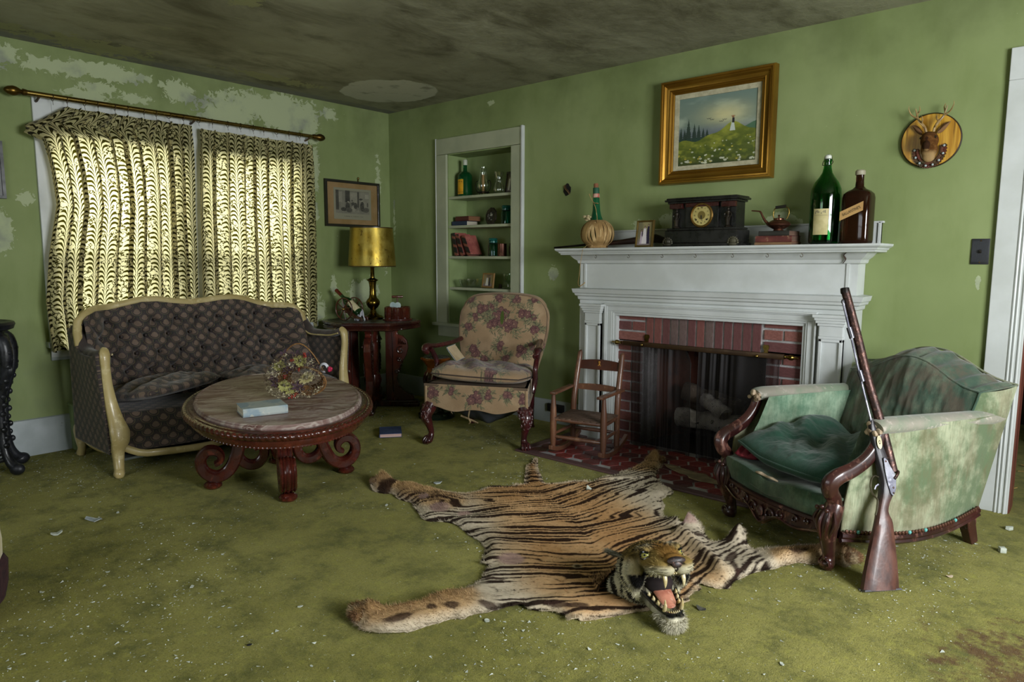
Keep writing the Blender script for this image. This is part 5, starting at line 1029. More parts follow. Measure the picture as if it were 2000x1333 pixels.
# arms
def arm(side):
    s=-1 if side=='l' else 1; y0=-2.665 if side=='l' else -1.105
    nu,nv=60,40; a=np.linspace(0,1,nu)[None,:]+np.zeros((nv,1)); b=np.linspace(0,1,nv)[:,None]+np.zeros((1,nu))
    x=.24+.56*a; top=.80-.12*sst(0,.4,a)-.015*np.sin(a*PI)+.015*sst(.8,1,a); z=.12+(top-.12)*b; x=x+.03*a*(b)*0
    fl=.035*sst(.0,1,b)*sst(.1,.9,a); y=y0+s*fl-s*.01
    P=np.stack([x-OX,y-OY,z],-1); o=ngrid('arm_panel',P,M_scale,t,UV=np.stack([x+.3,z],-1),solid=.03,off=(-1 if side=='r' else 1),sm=True)
    pad=MB(); pp=[]
    for q in np.linspace(.02,.98,16):
        tz=.80-.12*float(sst(0,.4,q))-.015*math.sin(q*PI)+.015*float(sst(.8,1,q)); pp.append((.24+.56*q-OX,y0-s*.028+s*.03*float(sst(.1,.9,q))-OY,tz+.004))
    pad.tube(pp,[(.036*(1+.12*math.sin(i*1.9)),.026) for i in range(16)],12,up=(0,0,1)); obj('arm_pad',pad,M_scalep,t)
    tr=MB(); tr.tube([(p[0],p[1]-s*.034,p[2]-.012) for p in pp],.006,8); obj('trim',tr,M_cream,t)
    fp_=MB(); yy=y0
    path=[(.775,yy-s*.0,.715),(.80,yy+s*.01,.69),(.808,yy+s*.012,.62),(.802,yy+s*.006,.52),(.805,yy-s*.004,.42),(.825,yy-s*.016,.32),(.845,yy-s*.026,.25),(.85,yy-s*.024,.20),(.835,yy-s*.016,.15),(.842,yy-s*.012,.09),(.86,yy-s*.006,.04),(.872,yy-s*.0,.018),(.872,yy,.002)]
    rr=[(.022,.018),(.03,.024),(.025,.022),(.027,.022),(.033,.024),(.042,.028),(.055,.032),(.05,.034),(.036,.034),(.03,.03),(.027,.027),(.03,.032),(.022,.024)]
    fp_.tube([(p[0]-OX,p[1]-OY,p[2]) for p in path],rr,prof=gp_,up=(1,0,0)); obj('arm_post',fp_,M_cream,t)
    sc_=MB(); sc_.tube([(.875-OX+.004,yy-OY+q*.0,.022)for q in(0,1)],.001,4) if False else sc_.tube([(.885-OX+.0,yy-OY+.018*math.cos(q)*(1-q/12),.026+.018*math.sin(q)*(1-q/12)) for q in [i*.5 for i in range(18)]],.006,6); obj('foot_scroll',sc_,M_cream,t)
    lg=MB(); lg.tube([(.24-OX,yy-s*.01-OY,.19),(.215-OX,yy-s*.012-OY,.16),(.22-OX,yy-s*.012-OY,.10),(.235-OX,yy-s*.012-OY,.05),(.215-OX,yy-s*.01-OY,.012),(.215-OX,yy-s*.01-OY,.001)],[(.03,.034),(.036,.042),(.03,.03),(.024,.022),(.026,.03),(.02,.022)],prof=gp_,up=(1,0,0)); obj('leg',lg,M_cream,t)
M_scalep=mat('brocade_plain','#2e2523','#3b2f2b',scale=25,rough=.85,sheen=.2)
arm('l'); arm('r')
# seat
nu,nv=160,60; a=np.linspace(0,1,nu)[None,:]+np.zeros((nv,1)); b=np.linspace(0,1,nv)[:,None]+np.zeros((1,nu))
Ys=-2.64+1.51*a; front=.835+.045*np.sin(a*PI)-.02*np.cos(a*4*PI)
xx=np.where(b<.6,front-.0+.012*np.sin(np.clip(b/.6,0,1)*PI),front-(b-.6)/.4*(front-.28)); zz=np.where(b<.6,.125+(.345-.125)*b/.6,.345+.02*np.sin((b-.6)/.4*PI)-.04*((b-.6)/.4)*np.sin(a*PI)+.012*(fbm(a*9,b*7,2)-.5))
ed=np.clip((b-.54)/.12,0,1); xx=xx-.02*np.exp(-((b-.6)/.05)**2); 
L_=np.where(b<.6,zz,.345+(b-.6)*1.4)
ngrid('seat',np.stack([xx-OX,Ys-OY,zz],-1),M_scale,t,UV=np.stack([Ys,L_],-1),solid=.01)
mb=MB(); pp=[]
for q in np.linspace(0,1,36): pp.append((.842+.045*math.sin(q*PI)-.02*math.cos(q*4*PI)-OX+.01,-2.63+1.49*q-OY,.118-.03*math.sin(q*PI)**.5*1.0+.045*max(0,abs(2*q-1)-.86)/.14))
mb.tube(pp,[(.022,.018)]*36,prof=gp_,up=(1,0,0)); obj('front_rail',mb,M_cream,t)
obj('dust_lining',MB().box(.26-OX,.82-OX,-2.62-OY,-1.14-OY,.075,.088),M_under,t,sm=0)
for y in (-2.66,-1.11): mb=MB(); mb.tube([(.25-OX,y-OY,.15),(.4-OX,y-OY,.115),(.6-OX,y-OY,.11),(.8-OX,y-OY,.14)],[(.018,.02)]*4,prof=gp_,up=(0,0,1)); obj('side_rail',mb,M_cream,t)
# loose seat cushion, slumped
def cushion(name,parent,w,d,h,m,M,seed=1,uvs=1,wr=.012,C=None,sq=.5,nn=(90,70),pipe=None):
    nu,nv=nn; a=np.linspace(-1,1,nu)[None,:]+np.zeros((nv,1)); b=np.linspace(-1,1,nv)[:,None]+np.zeros((1,nu))
    prof=np.clip((1-np.abs(a)**3.2),0,1)**sq*np.clip((1-np.abs(b)**3.2),0,1)**sq
    rnd_=1-.06*(a**2*b**2)
    wn=wr*(fbm(a*3+seed,b*3,seed,5)-.5)*2+wr*.8*np.sin(a*9+b*4+seed+3*fbm(a*2,b*2,seed))*prof
    X_=a*w/2*rnd_*(1-.05*np.abs(b)**2); Y_=b*d/2*rnd_*(1-.05*np.abs(a)**2); Zt=h/2*prof+wn*prof; Zb=-h/2*prof*.8
    def tr(Zq): P=np.stack([X_,Y_,Zq],-1).reshape(-1,3); A=np.array(M); return (P@A[:3,:3].T+A[:3,3]).reshape(nv,nu,3)
    UV=np.stack([X_*uvs,Y_*uvs],-1)
    A_=tr(Zt); B_=tr(Zb); V=np.concatenate([A_.reshape(-1,3),B_.reshape(-1,3)]); idx=np.arange(nu*nv).reshape(nv,nu)
    q=lambda i:np.stack([i[:-1,:-1],i[:-1,1:],i[1:,1:],i[1:,:-1]],-1).reshape(-1,4)
    F=np.concatenate([q(idx),q(idx+nu*nv)[:,::-1]]); UV2=np.concatenate([UV.reshape(-1,2),UV.reshape(-1,2)])
    CC=None
    if C is not None: CC=np.concatenate([C(X_,Y_).reshape(-1,3)]*2)
    o=nmesh(name,V,F,m,parent,C=CC,UV=UV2)
    if pipe: 
        e=[A_[0,i] for i in range(0,nu,4)]+[A_[j,-1] for j in range(0,nv,4)]+[A_[-1,i] for i in range(nu-1,-1,-4)]+[A_[j,0] for j in range(nv-1,-1,-4)]
        e=[tuple(p) for i,p in enumerate(e) if i==0 or np.linalg.norm(p-e[i-1])>.004]; pm=MB(); pm.tube(e,pipe[0],6,closed=True); obj('piping',pm,pipe[1],o)
    return o
cushion('loose_cushion',t,.52,.62,.11,M_scale,T(.56-OX,-2.30-OY,.425,rx=.06,ry=-.12,rz=.25),seed=3,wr=.02)
cushion('loose_cushion',t,.50,.60,.10,M_scale,T(.55-OX,-1.55-OY,.41,rx=-.03,ry=-.02,rz=0),seed=6,wr=.02)
# ================================================================= COFFEE TABLE
t=thing('coffee_table','low oval marble-topped mahogany coffee table with carved scroll legs','table',(1.59,-2.082,0),math.radians(-25.7))
m=Mt('rouge_marble'); v=m.obj(); w=m.n('VectorMath',operation='ADD'); nn=m.noise(v,2.2,4,.6,col=True); sc3=m.scl(nn,(.35,.35,.2)); m.L(m.scl(v,(1,1,1)),w.inputs[0]); m.L(sc3,w.inputs[1]); wv=w.outputs[0]
r45=m.n('Mapping'); m.L(wv,r45.inputs[0]); r45.inputs['Rotation'].default_value=(0,0,.9); r45.inputs['Scale'].default_value=(9,1.6,1)
f=m.noise(r45.outputs[0],1.5,7,.62,.6); c=m.mix(f.ss(.36,.62),'#6a4a43','#96807a'); c=m.mix(m.noise(r45.outputs[0],3.2,6,.7,1.0).ss(.47,.62),c,'#b0a39a'); c=m.mix(m.noise(r45.outputs[0],4.5,4,.6,.5).ss(.6,.7),c,'#4f2f2c'); c=m.mix(m.noise(v,5,5,.7).ss(.66,.72,0,.7),c,'#b5b0a8')
m.base(c); m.set(rough=m.noise(v,6,5).ss(.35,.7,.38,.62),coat=.0); M_marb=m.mat
def oval(a,b,n=128): return [(a*math.cos(2*PI*i/n),b*math.sin(2*PI*i/n)) for i in range(n)]
def ovring(prof,a,b,n=128): # prof: (offset,z)
    v=[];f=[]
    for (d,z) in prof:
        for i in range(n):
            q=2*PI*i/n; nx,ny=math.cos(q)*b,math.sin(q)*a; L=math.hypot(nx,ny); v.append((a*math.cos(q)+d*nx/L,b*math.sin(q)+d*ny/L,z))
    for j in range(len(prof)-1): f+=[(j*n+i,j*n+(i+1)%n,(j+1)*n+(i+1)%n,(j+1)*n+i) for i in range(n)]
    return v,f,n
AX,BX=.752,.425
mb=MB(); v,f,n=ovring([(-.01,.462),(0,.464),(.002,.470),(-.001,.474),(-.004,.476),(-.002,.481),(-.006,.486),(-.014,.487),(-.017,.484),(-.022,.484)],AX,BX); f+=[tuple(range(9*n,10*n))]; mb.add(v,f); obj('marble_top',mb,M_marb,t,sm=25)
M_mt=mat('table_mahogany','#4a1d14','#33130e','#5e281b',scale=7,rough=.28,rv=.1,coat=.35)
mb=MB(); v,f,n=ovring([(-.06,.385),(.0,.385),(.006,.382),(.016,.385),(.016,.392),(.028,.396),(.034,.41),(.034,.42),(.046,.427),(.048,.433),(.046,.452),(.030,.456),(.026,.463),(.014,.466),(.004,.464),(-.06,.463)],AX,BX); mb.add(v,f); obj('rim',mb,M_mt,t,sm=30)
n=720; v=[];f=[];k=10; lob=104   # twisted gadroon band
for i in range(n):
    q=2*PI*i/n; nx,ny=math.cos(q)*BX,math.sin(q)*AX; L=math.hypot(nx,ny); cx,cy=AX*math.cos(q)+.046*nx/L,BX*math.sin(q)+.046*ny/L
    for j in range(k):
        p=2*PI*j/k; r=.0135*(1+.45*abs(math.sin(lob*q/2+p*.5+.0))-.25); v.append((cx+r*math.cos(p)*nx/L,cy+r*math.cos(p)*ny/L,.443+r*1.05*math.sin(p)))
for i in range(n): f+=[(i*k+j,((i+1)%n)*k+j,((i+1)%n)*k+(j+1)%k,i*k+(j+1)%k) for j in range(k)]
mb=MB().add(v,f); obj('gadroon_edge',mb,M_mt,t,sm=50)
mb=MB(); 
for i in range(150):
    q=2*PI*i/150; nx,ny=math.cos(q)*BX,math.sin(q)*AX; L=math.hypot(nx,ny); mb.ball((AX*math.cos(q)+.012*nx/L,BX*math.sin(q)+.012*ny/L,.386),.0065,6,4)
tag(obj('bead_edge',mb,M_mt,t),kind='stuff')
rib=[]
for i in range(30):
    a=2*PI*i/30; rib.append((math.cos(a)*(1-.13*abs(math.sin(2.5*a*1.0+0))),math.sin(a)*(1-.13*abs(math.cos(2.5*a)))))
rib=[(1,-.55),(1.0,.55),(.8,.8),(.62,.62),(.45,.9),(.27,.68),(0,.95),(-.27,.68),(-.45,.9),(-.62,.62),(-.8,.8),(-1,.55),(-1,-.55),(-.8,-.8),(-.62,-.62),(-.45,-.9),(-.27,-.68),(0,-.95),(.27,-.68),(.45,-.9),(.62,-.62),(.8,-.8)]
for k,a in enumerate((0,PI/2,PI,-PI/2)):
    ex=.0; M=T(rz=a); lg=MB(); off=-.0
    path=[(.225,0,.39),(.222,0,.34),(.215,0,.28),(.216,0,.215),(.235,0,.15),(.27,0,.09),(.32,0,.062),(.37,0,.075),(.402,0,.115),(.405,0,.165),(.375,0,.205),(.335,0,.205),(.308,0,.178),(.312,0,.145),(.338,0,.13)]
    R_=[(.042,.034),(.040,.034),(.039,.034),(.040,.035),(.042,.036),(.042,.034),(.042,.032),(.042,.032),(.041,.031),(.041,.030),(.040,.029),(.039,.026),(.037,.022),(.034,.018),(.030,.013)]
    lg.tube(path,[(b,a) for a,b in R_],prof=[(y,x) for x,y in rib],up=(0,1,0),M=M); o=obj('leg',lg,M_mt,t,sm=40)
    b=MB(); b.lathe([(0,.001),(.035,.001),(.043,.01),(.045,.022),(.036,.034),(.022,.040),(0,.042)],26,M@T(.352,0,0),fl=lambda q,z:.06*abs(math.sin(6*q)) if .005<z<.035 else 0); obj('bun_foot',b,M_mt,o)
    br_=MB(); br_.tube([(.225,0,.17),(.20,0,.13),(.165,0,.108),(.125,0,.11),(.095,0,.14),(.085,0,.18),(.095,0,.215),(.118,0,.222),(.13,0,.205),(.125,0,.19)],[(.028,.034)]*7+[(.022,.032),(.016,.03),(.012,.026)],prof=[(y,x) for x,y in rib],up=(0,1,0),M=M); br_.ball((.226,0,.165),(.022,.034,.022),10,8,M); obj('scroll_bracket',br_,M_mt,t)
    lh,_,_=blob('lion_mask',[('b',(.245,0,.33),(.032,.036,.045)),('b',(.272,0,.312),(.02,.02,.022)),('b',(.262,.02,.345),(.012,.012,.012)),('b',(.262,-.02,.345),(.012,.012,.012)),('b',(.25,.032,.365),(.014,.012,.014)),('b',(.25,-.032,.365),(.014,.012,.014)),('b',(.24,.038,.33),(.018,.016,.035)),('b',(.24,-.038,.33),(.018,.016,.035)),('b',(.25,0,.285),(.026,.026,.02))],M_mt,t,vox=.005,M=M,sm_it=3)
mb=MB(); mb.lathe([(0,.12),(.03,.12),(.05,.15),(.06,.19),(.05,.23),(.035,.26),(.045,.29),(.055,.33),(.07,.39),(0,.39)],24); obj('centre_post',mb,M_mt,t)
obj('underframe',MB().prism(oval(.66,.36,48),.384,.40),M_mt,t,sm=0)
# table-top book
book('water-stained pale blue book lying on the marble table top',(1.935,-2.372,.4875),.160,.205,.040,mat('stained_blue','#a5adaa','#8799a3','#b9bab0',scale=9,lo=.45,hi=.6,rough=.85),M_pagew,rz=math.radians(163))
# ---- dried flower basket
t=thing('flower_basket','tipped wicker basket of dried cream and dark purple flowers on the coffee table','flower basket',(1.725,-2.045,.4875))
Mb=T(0,0,.115,rz=math.radians(-49))@T(rx=-.35)   # local -y faces the camera
M_wick=mat('wicker','#8a6236','#6d4a28','#a37c4a',scale=18,rough=.7)
R0=Matrix.Rotation(math.radians(-49+90-90),4,'Z')
cr=Vector((.754,.657,0)); ca=Vector((.657,-.754,0))   # camera right / towards camera
def cp(r,tw,u): v=cr*r+ca*tw; return (v.x,v.y,u)
h=MB(); h.tube([cp(-.125+.27*q,-.02+.03*q,.10+.185*math.sin(PI*(.08+.86*q))) for q in np.linspace(0,1,26)],[(.005,.0035)]*26,6); obj('handle',h,M_wick,t)
bs=MB()
for j in range(7):
    rr=.125-.006*j; pts=[cp(rr*math.cos(a)+.01,(-.02-.016*j)+0.3*rr*math.sin(a),.085+.0*j+rr*.62*math.sin(a)) for a in [2*PI*i/28 for i in range(28)]]; pts=[(x,y,max(z,.006)) for x,y,z in pts]; bs.tube(pts,.006,5,closed=True)
obj('woven_bowl',bs,M_wick,t)
rm=MB(); rm.tube([(lambda p:(p[0],p[1],max(p[2],.008)))(cp(.135*math.cos(a)+.02,.02+.03*math.sin(a),.085+.085*math.sin(a))) for a in [2*PI*i/30 for i in range(30)]],.006,6,closed=True); obj('rim',rm,M_wick,t)
def daisy(c,s,col,cc,npet=10,name='daisy'):
    n=(ca*.75+Vector((rnd.uniform(-.3,.3),rnd.uniform(-.3,.3),.55))).normalized(); q=n.to_track_quat('Z','Y').to_matrix().to_4x4(); M=Matrix.Translation(c)@q; mb=MB()
    for k in range(npet):
        a=2*PI*k/npet+rnd.uniform(-.1,.1); L=s*rnd.uniform(.85,1.1); w=s*.26; R=Matrix.Rotation(a,4,'Z')
        mb.grid(lambda u,v:(L*(.15+.85*v),(u-.5)*2*w*math.sin(PI*min(1,.12+.8*v)),.25*s*v*(1-.5*v)+.06*s*abs(u-.5)),4,5,M@R)
    o=obj(name,mb,col,t); 
    if cc: obj('centre',MB().ball((0,0,.02*s/.03*.5),(s*.22,s*.22,s*.13),10,6,M),cc,o)
M_crp=mat('cream_petal','#c2b98a','#a99d68',scale=30,rough=.8); M_cc=mat('flower_eye','#7a7358','#5d5844',scale=60,rough=.9); M_purp=mat('dark_purple_petal','#33212a','#46303a',scale=30,rough=.75); M_olp=mat('olive_petal','#a3a060','#8a8648',scale=30,rough=.8)
for (r,tw,u,s) in ((.075,.085,.11,.044),(-.04,.10,.075,.036),(.035,.06,.20,.036),(-.075,.06,.17,.036),(-.01,.11,.055,.03)): daisy(cp(r,tw,u),s,M_crp if s>.036 else M_olp,M_cc,11)
for (r,tw,u) in ((.03,.115,.075),(-.10,.08,.11),(-.06,.03,.23),(.005,.075,.165),(.09,.04,.18),(.11,.03,.15),(.06,.03,.215),(-.09,.09,.085),(.04,.10,.055),(.0,.02,.225),(-.03,.09,.155)): daisy(cp(r,tw,u),rnd.uniform(.026,.034),M_purp,None,5,'dark_flower')
for (r,tw,u) in ((.055,.06,.235),(.035,.08,.165),(-.035,.09,.125),(.0,.07,.21),(-.0,.115,.02),(.02,.11,.03)):
    mb=MB(); [mb.ball(tuple(Vector(cp(r,tw,u))+Vector((rnd.gauss(0,.006),rnd.gauss(0,.006),rnd.gauss(0,.006)))),.0055,6,4) for _ in range(7)]; obj('red_berries',mb,mat('berry_red','#7a2418','#962f1e',rough=.6) if 'berry_red' not in bpy.data.materials else bpy.data.materials['berry_red'],t)
V=[];F=[];r_=np.random.RandomState(3); C_=[]
for k in range(5200):   # baby's breath and dried filler
    a,b=r_.uniform(-1,1,2); 
    if a*a+b*b>1: continue
    r=a*.165; u=.115+b*.125; 
    if u<.012: u=.012+r_.rand()*.02
    tw=.045+.075*math.sqrt(max(0,1-a*a-b*b))*r_.uniform(.3,1)+(.03 if u<.06 else 0); p=np.array(cp(r,tw,u)); s=r_.uniform(.0016,.0042); o=len(V)
    d=r_.normal(size=(3,3))*s; V+=[p+d[0],p+d[1],p+d[2]]; F.append((o,o+1,o+2)); n=vn(r*22,u*22,3); c=L3('#b9b091') if (n>.55 and r_.rand()<.6) else (L3('#4d4032') if r_.rand()<.6 else L3('#6f5f45')); C_+=[c]*3
o=nmesh('dried_filler',np.array(V),np.array(F),M_print,t,C=np.array(C_),sm=False); o['kind']='stuff'
mb=MB(); mb.tube([cp(.15+.02*math.cos(a),.03,.16+.022*math.sin(a)) for a in np.linspace(0,5,14)],[(.008,.001)]*14,6); obj('white_ribbon',mb,mat('ribbon_white','#c4c4cc',rough=.6),t)
mb=MB(); 
for k in range(9): a=k*2.4; mb.ball(cp(.185+.008*math.cos(a)*k/9,.04+.004*k/9,.155+.01*math.sin(a)*k/9),(.009,.009,.009),8,6)
obj('magenta_rose',mb,mat('rose_magenta','#a3123e','#7c0e30',rough=.6),t)
# ================================================================= FLORAL ARMCHAIR
def tapestry(U,V_,seed=0):
    """woven flower sprays on tan, U,V_ in metres"""
    c=np.zeros(U.shape+(3,))+L3('#8f775b'); c=cmix(c,'#a0886b',sst(.35,.7,fbm(U*9,V_*9,seed))); c=cmix(c,'#75604a',sst(.55,.8,fbm(U*5+9,V_*5,seed+4))*.6)
    R=np.random.RandomState(11+seed)
    def spray(cx,cy,s,rot=0):
        nonlocal c
        for k in range(9):      # leaves and stems
            a=rot+R.uniform(-PI,PI); L=s*R.uniform(.7,1.25); ux,uy=math.cos(a),math.sin(a); p=(U-cx)*ux+(V_-cy)*uy; q=-(U-cx)*uy+(V_-cy)*ux+.25*p*p/L*(1 if k%2 else -1)
            c=cmix(c,'#5b5a44',((p>0)&(p<L)&(np.abs(q)<.0016))*.9)
            for j in range(4):
                pj=L*(.45+.16*j); sg=1 if j%2 else -1; dp=p-pj; dq=q-sg*.008; e=(dp/.012)**2+((dq-sg*.5*dp)/.0045)**2; c=cmix(c,'#6c6b50' if (j+k)%3 else '#4a4d3c',(e<1)*.9)
        for k in range(5):      # blossoms
            a=R.uniform(0,2*PI); d=s*.33*(k>0); fx,fy=cx+d*math.cos(a),cy+d*math.sin(a); r=s*R.uniform(.28,.42); rr=np.hypot(U-fx,V_-fy); th=np.arctan2(V_-fy,U-fx)
            pet=r*(.72+.28*np.abs(np.cos(2.5*th+k))); c=cmix(c,'#56373b',(rr<pet)*.8); c=cmix(c,'#785650',((rr<pet*.82)&(np.abs(np.cos(5*th+rr*90))>.45))*.7); c=cmix(c,'#3e2a2e',((rr<pet)&(rr>pet*.88))*.8); c=cmix(c,'#a08068',(rr<r*.15)*.8)
    return c,spray,lambda:c
def tap(U,V_,sprays,seed=0):
    c,sp,get=tapestry(U,V_,seed)
    for q in sprays: sp(*q)
    c=get(); w=.94+.12*(vn(U*700,V_*260,3)); return c*w[...,None]
M_tap=Mt('tapestry_fabric'); q=M_tap; x,y,z=q.sep(q.obj()); q.base(q.attr('Col','Color')); q.set(rough=.9,sheen=.2,spec=.15); q.bump(((x*1600).sin()*(z*1600+y*1600).sin())*.5+q.noise(q.obj(),25,4),.3,.002); M_tap=q.mat
t=thing('floral_armchair','armchair in worn tan flower tapestry with carved cabriole legs and torn underside','armchair',(1.79,-.60,0),math.radians(26.4))
# back: front surface grid (local x across, y back+, z up)
nu,nv=230,300; a=np.linspace(-1,1,nu)[None,:]+np.zeros((nv,1)); b=np.linspace(0,1,nv)[:,None]+np.zeros((1,nu))
hw=(.255+.075*sst(0,.75,b))*(1-.09*np.clip((b-.84)/.16,0,1)**2.2); topz=.968-.035*np.abs(a)**2.2-.05*np.abs(a)**9; 
A_=a*hw; z=.30+(topz-.30)*b; yb=.20+.17*b; puff=.028*np.clip(1-np.abs(a)**5,0,1)*np.clip(1-(2*b-1)**6,0,1); dd=.035*np.exp(-((a/.13)**2+((z-.80)/.035)**2))*0
yb2=yb-puff+.006*(fbm(a*3,b*4,5)-.5)
spr=[(0,.80,.12,0),(.07,.74,.09,0),(-.07,.76,.07,2),(-.2,.80,.05,0),(.22,.80,.06,0),(.05,.52,.05,1),(-.1,.50,.06,2),(.24,.60,.05,1),(-.08,.88,.05,1),(-.15,.86,.07,1),(.17,.84,.075,2),(-.25,.72,.06,0),(.26,.72,.065,2),(-.02,.94,.06,1),(.10,.93,.05,1),(-.18,.56,.075,1),(0,.60,.06,1),(.16,.56,.075,2),(-.24,.92,.05,1),(.24,.93,.05,0),(-.06,.44,.07,0),(.14,.42,.06,0),(-.2,.40,.06,0)]
C=tap(A_,z,spr,1); C=cmix(C,'#41541e',((((A_-.005)/.014)**2+((z-.80)/.05)**2)<1)*.9)
ngrid('back_front',np.stack([A_,yb2,z],-1),M_tap,t,C=C,flip=False)
ngrid('back_rear',np.stack([A_,yb+.055,z],-1),M_tap,t,C=tap(A_+2,z,[],1),flip=True)
nn=270; ed=[]; 
for k in range(nn+1):
    q=k/nn*3
    if q<1: aa,bb=-1,q
    elif q<2: aa,bb=-1+2*(q-1),1
    else: aa,bb=1,3-q
    h_=(.255+.075*float(sst(0,.75,bb)))*(1-.09*min(1,max(0,(bb-.84)/.16))**2.2); tz=.968-.035*abs(aa)**2.2-.05*abs(aa)**9; ed.append((aa*h_,.20+.17*bb,.30+(tz-.30)*bb))
P=np.zeros((7,nn+1,3)); 
for j in range(7):
    for k,p in enumerate(ed):
        bul=.012*math.sin(PI*j/6); cx=p[0]*(1+bul/.3); P[j,k]=(cx,p[1]+.055*j/6,p[2]+bul*(1 if 0.33<k/nn<.67 else 0))
ngrid('back_border',P,M_tap,t,C=tap(P[:,:,0]*1.0+P[:,:,1],P[:,:,2]+P[:,:,1],[(q_[0],q_[1],.05,0) for q_ in ((-.3,.5),(.34,.7),(.5,.6),(0,1.2),(.6,.9))],3))
pm=MB(); pm.tube(ed[::4],.0045,6); obj('piping',pm,mat('piping_tan','#7a6450','#5c4838',rough=.9),t)
# seat rail box
nu,nv=220,60; a=np.linspace(-1,1,nu)[None,:]+np.zeros((nv,1)); b=np.linspace(0,1,nv)[:,None]+np.zeros((1,nu))
low=.262-.02*np.cos(a*PI*1.0)**2*0-.022*sst(.75,.3,np.abs(a))+.012*np.cos(a*6)
z=low+(.412-low)*b; y=np.full_like(z,-.335)-.012*np.cos(a*PI/2); x=a*.352
ngrid('seat_rail_front',np.stack([x,y,z],-1),M_tap,t,C=tap(x,z,[(-.29,.35,.07,0),(-.16,.37,.05,0),(-.0,.33,.09,1),(.09,.36,.06,1),(.22,.36,.05,0),(.31,.34,.06,1)],2),solid=.02)
for s in (-1,1):
    aa=np.linspace(0,1,120)[None,:]+np.zeros((40,1)); bb=np.linspace(0,1,40)[:,None]+np.zeros((1,120)); xs=s*(.352-.10*aa); ys=-.335+.60*aa; zs=.262+(.412-.262)*bb
    ngrid('seat_rail_side',np.stack([xs,ys,zs],-1),M_tap,t,C=tap(ys+1,zs,[(.75,.34,.07,0),(.95,.34,.06,0),(1.15,.34,.07,0)],4),flip=(s<0),solid=.02)
obj('seat_deck',MB().prism([(-.35,-.34),(.35,-.34),(.25,.26),(-.25,.26)],.395,.412),mat('deck_brown','#5b4a3a','#6f5c49',rough=.9),t,sm=0)
def taC(seed,spr): return lambda X_,Y_: tap(X_,Y_,[(a,b,c*1.35,d) for a,b,c,d in spr],seed)
cushion('seat_cushion',t,.66,.58,.13,M_tap,T(0,-.095,.462,rx=-.05,ry=.03),seed=2,wr=.014,C=taC(5,[(.05,-.02,.08,1),(.18,.0,.08,2),(-.18,-.02,.07,1),(.0,.18,.07,0),(.2,.2,.07,1),(-.2,.2,.06,0),(.28,-.05,.06,1),(-.05,-.12,.07,0),(.1,-.2,.06,1),(-.2,-.15,.08,0),(0,-.18,.09,1),(.2,-.12,.09,0),(-.1,.05,.09,0),(.12,.08,.1,1),(.24,.1,.07,0),(-.24,.1,.07,0),(-.28,-.2,.05,0),(.1,-.24,.06,1)]),nn=(210,180),sq=.38,pipe=(.0045,mat('piping_dark','#3c3029',rough=.9)))
# torn dust cloth
nu,nv=60,40; a=np.linspace(-1,1,nu)[None,:]+np.zeros((nv,1)); b=np.linspace(0,1,nv)[:,None]+np.zeros((1,nu))
zz=.262-.125*np.cos(a*PI/2)**.8*np.sin(np.clip(b*1.15,0,1)*PI)-.012*fbm(a*5,b*6,1)-.02*np.exp(-((a-.1)/.15)**2); yy=-.31+.52*b; xx=a*(.30-.06*b)
ngrid('torn_dust_cloth',np.stack([xx,yy,zz],-1),mat('dust_cloth','#23262c','#31353d',rough=.9),t,solid=.002)
s_=MB(); s_.tube([(-.04,-.325,.25),(-.045,-.335,.20),(-.035,-.33,.17),(-.045,-.33,.155)],[.006,.004,.007,.002],6); s_.tube([(-.16,-.325,.252),(-.165,-.33,.225),(-.155,-.33,.215)],[.005,.004,.001],5); s_.tube([(-.11,-.30,.2),(-.03,-.28,.165),(.0,-.27,.15)],[.006,.007,.004],6); obj('torn_strip',s_,mat('burlap','#8a7756','#5e4c36',scale=30,rough=.95),t)
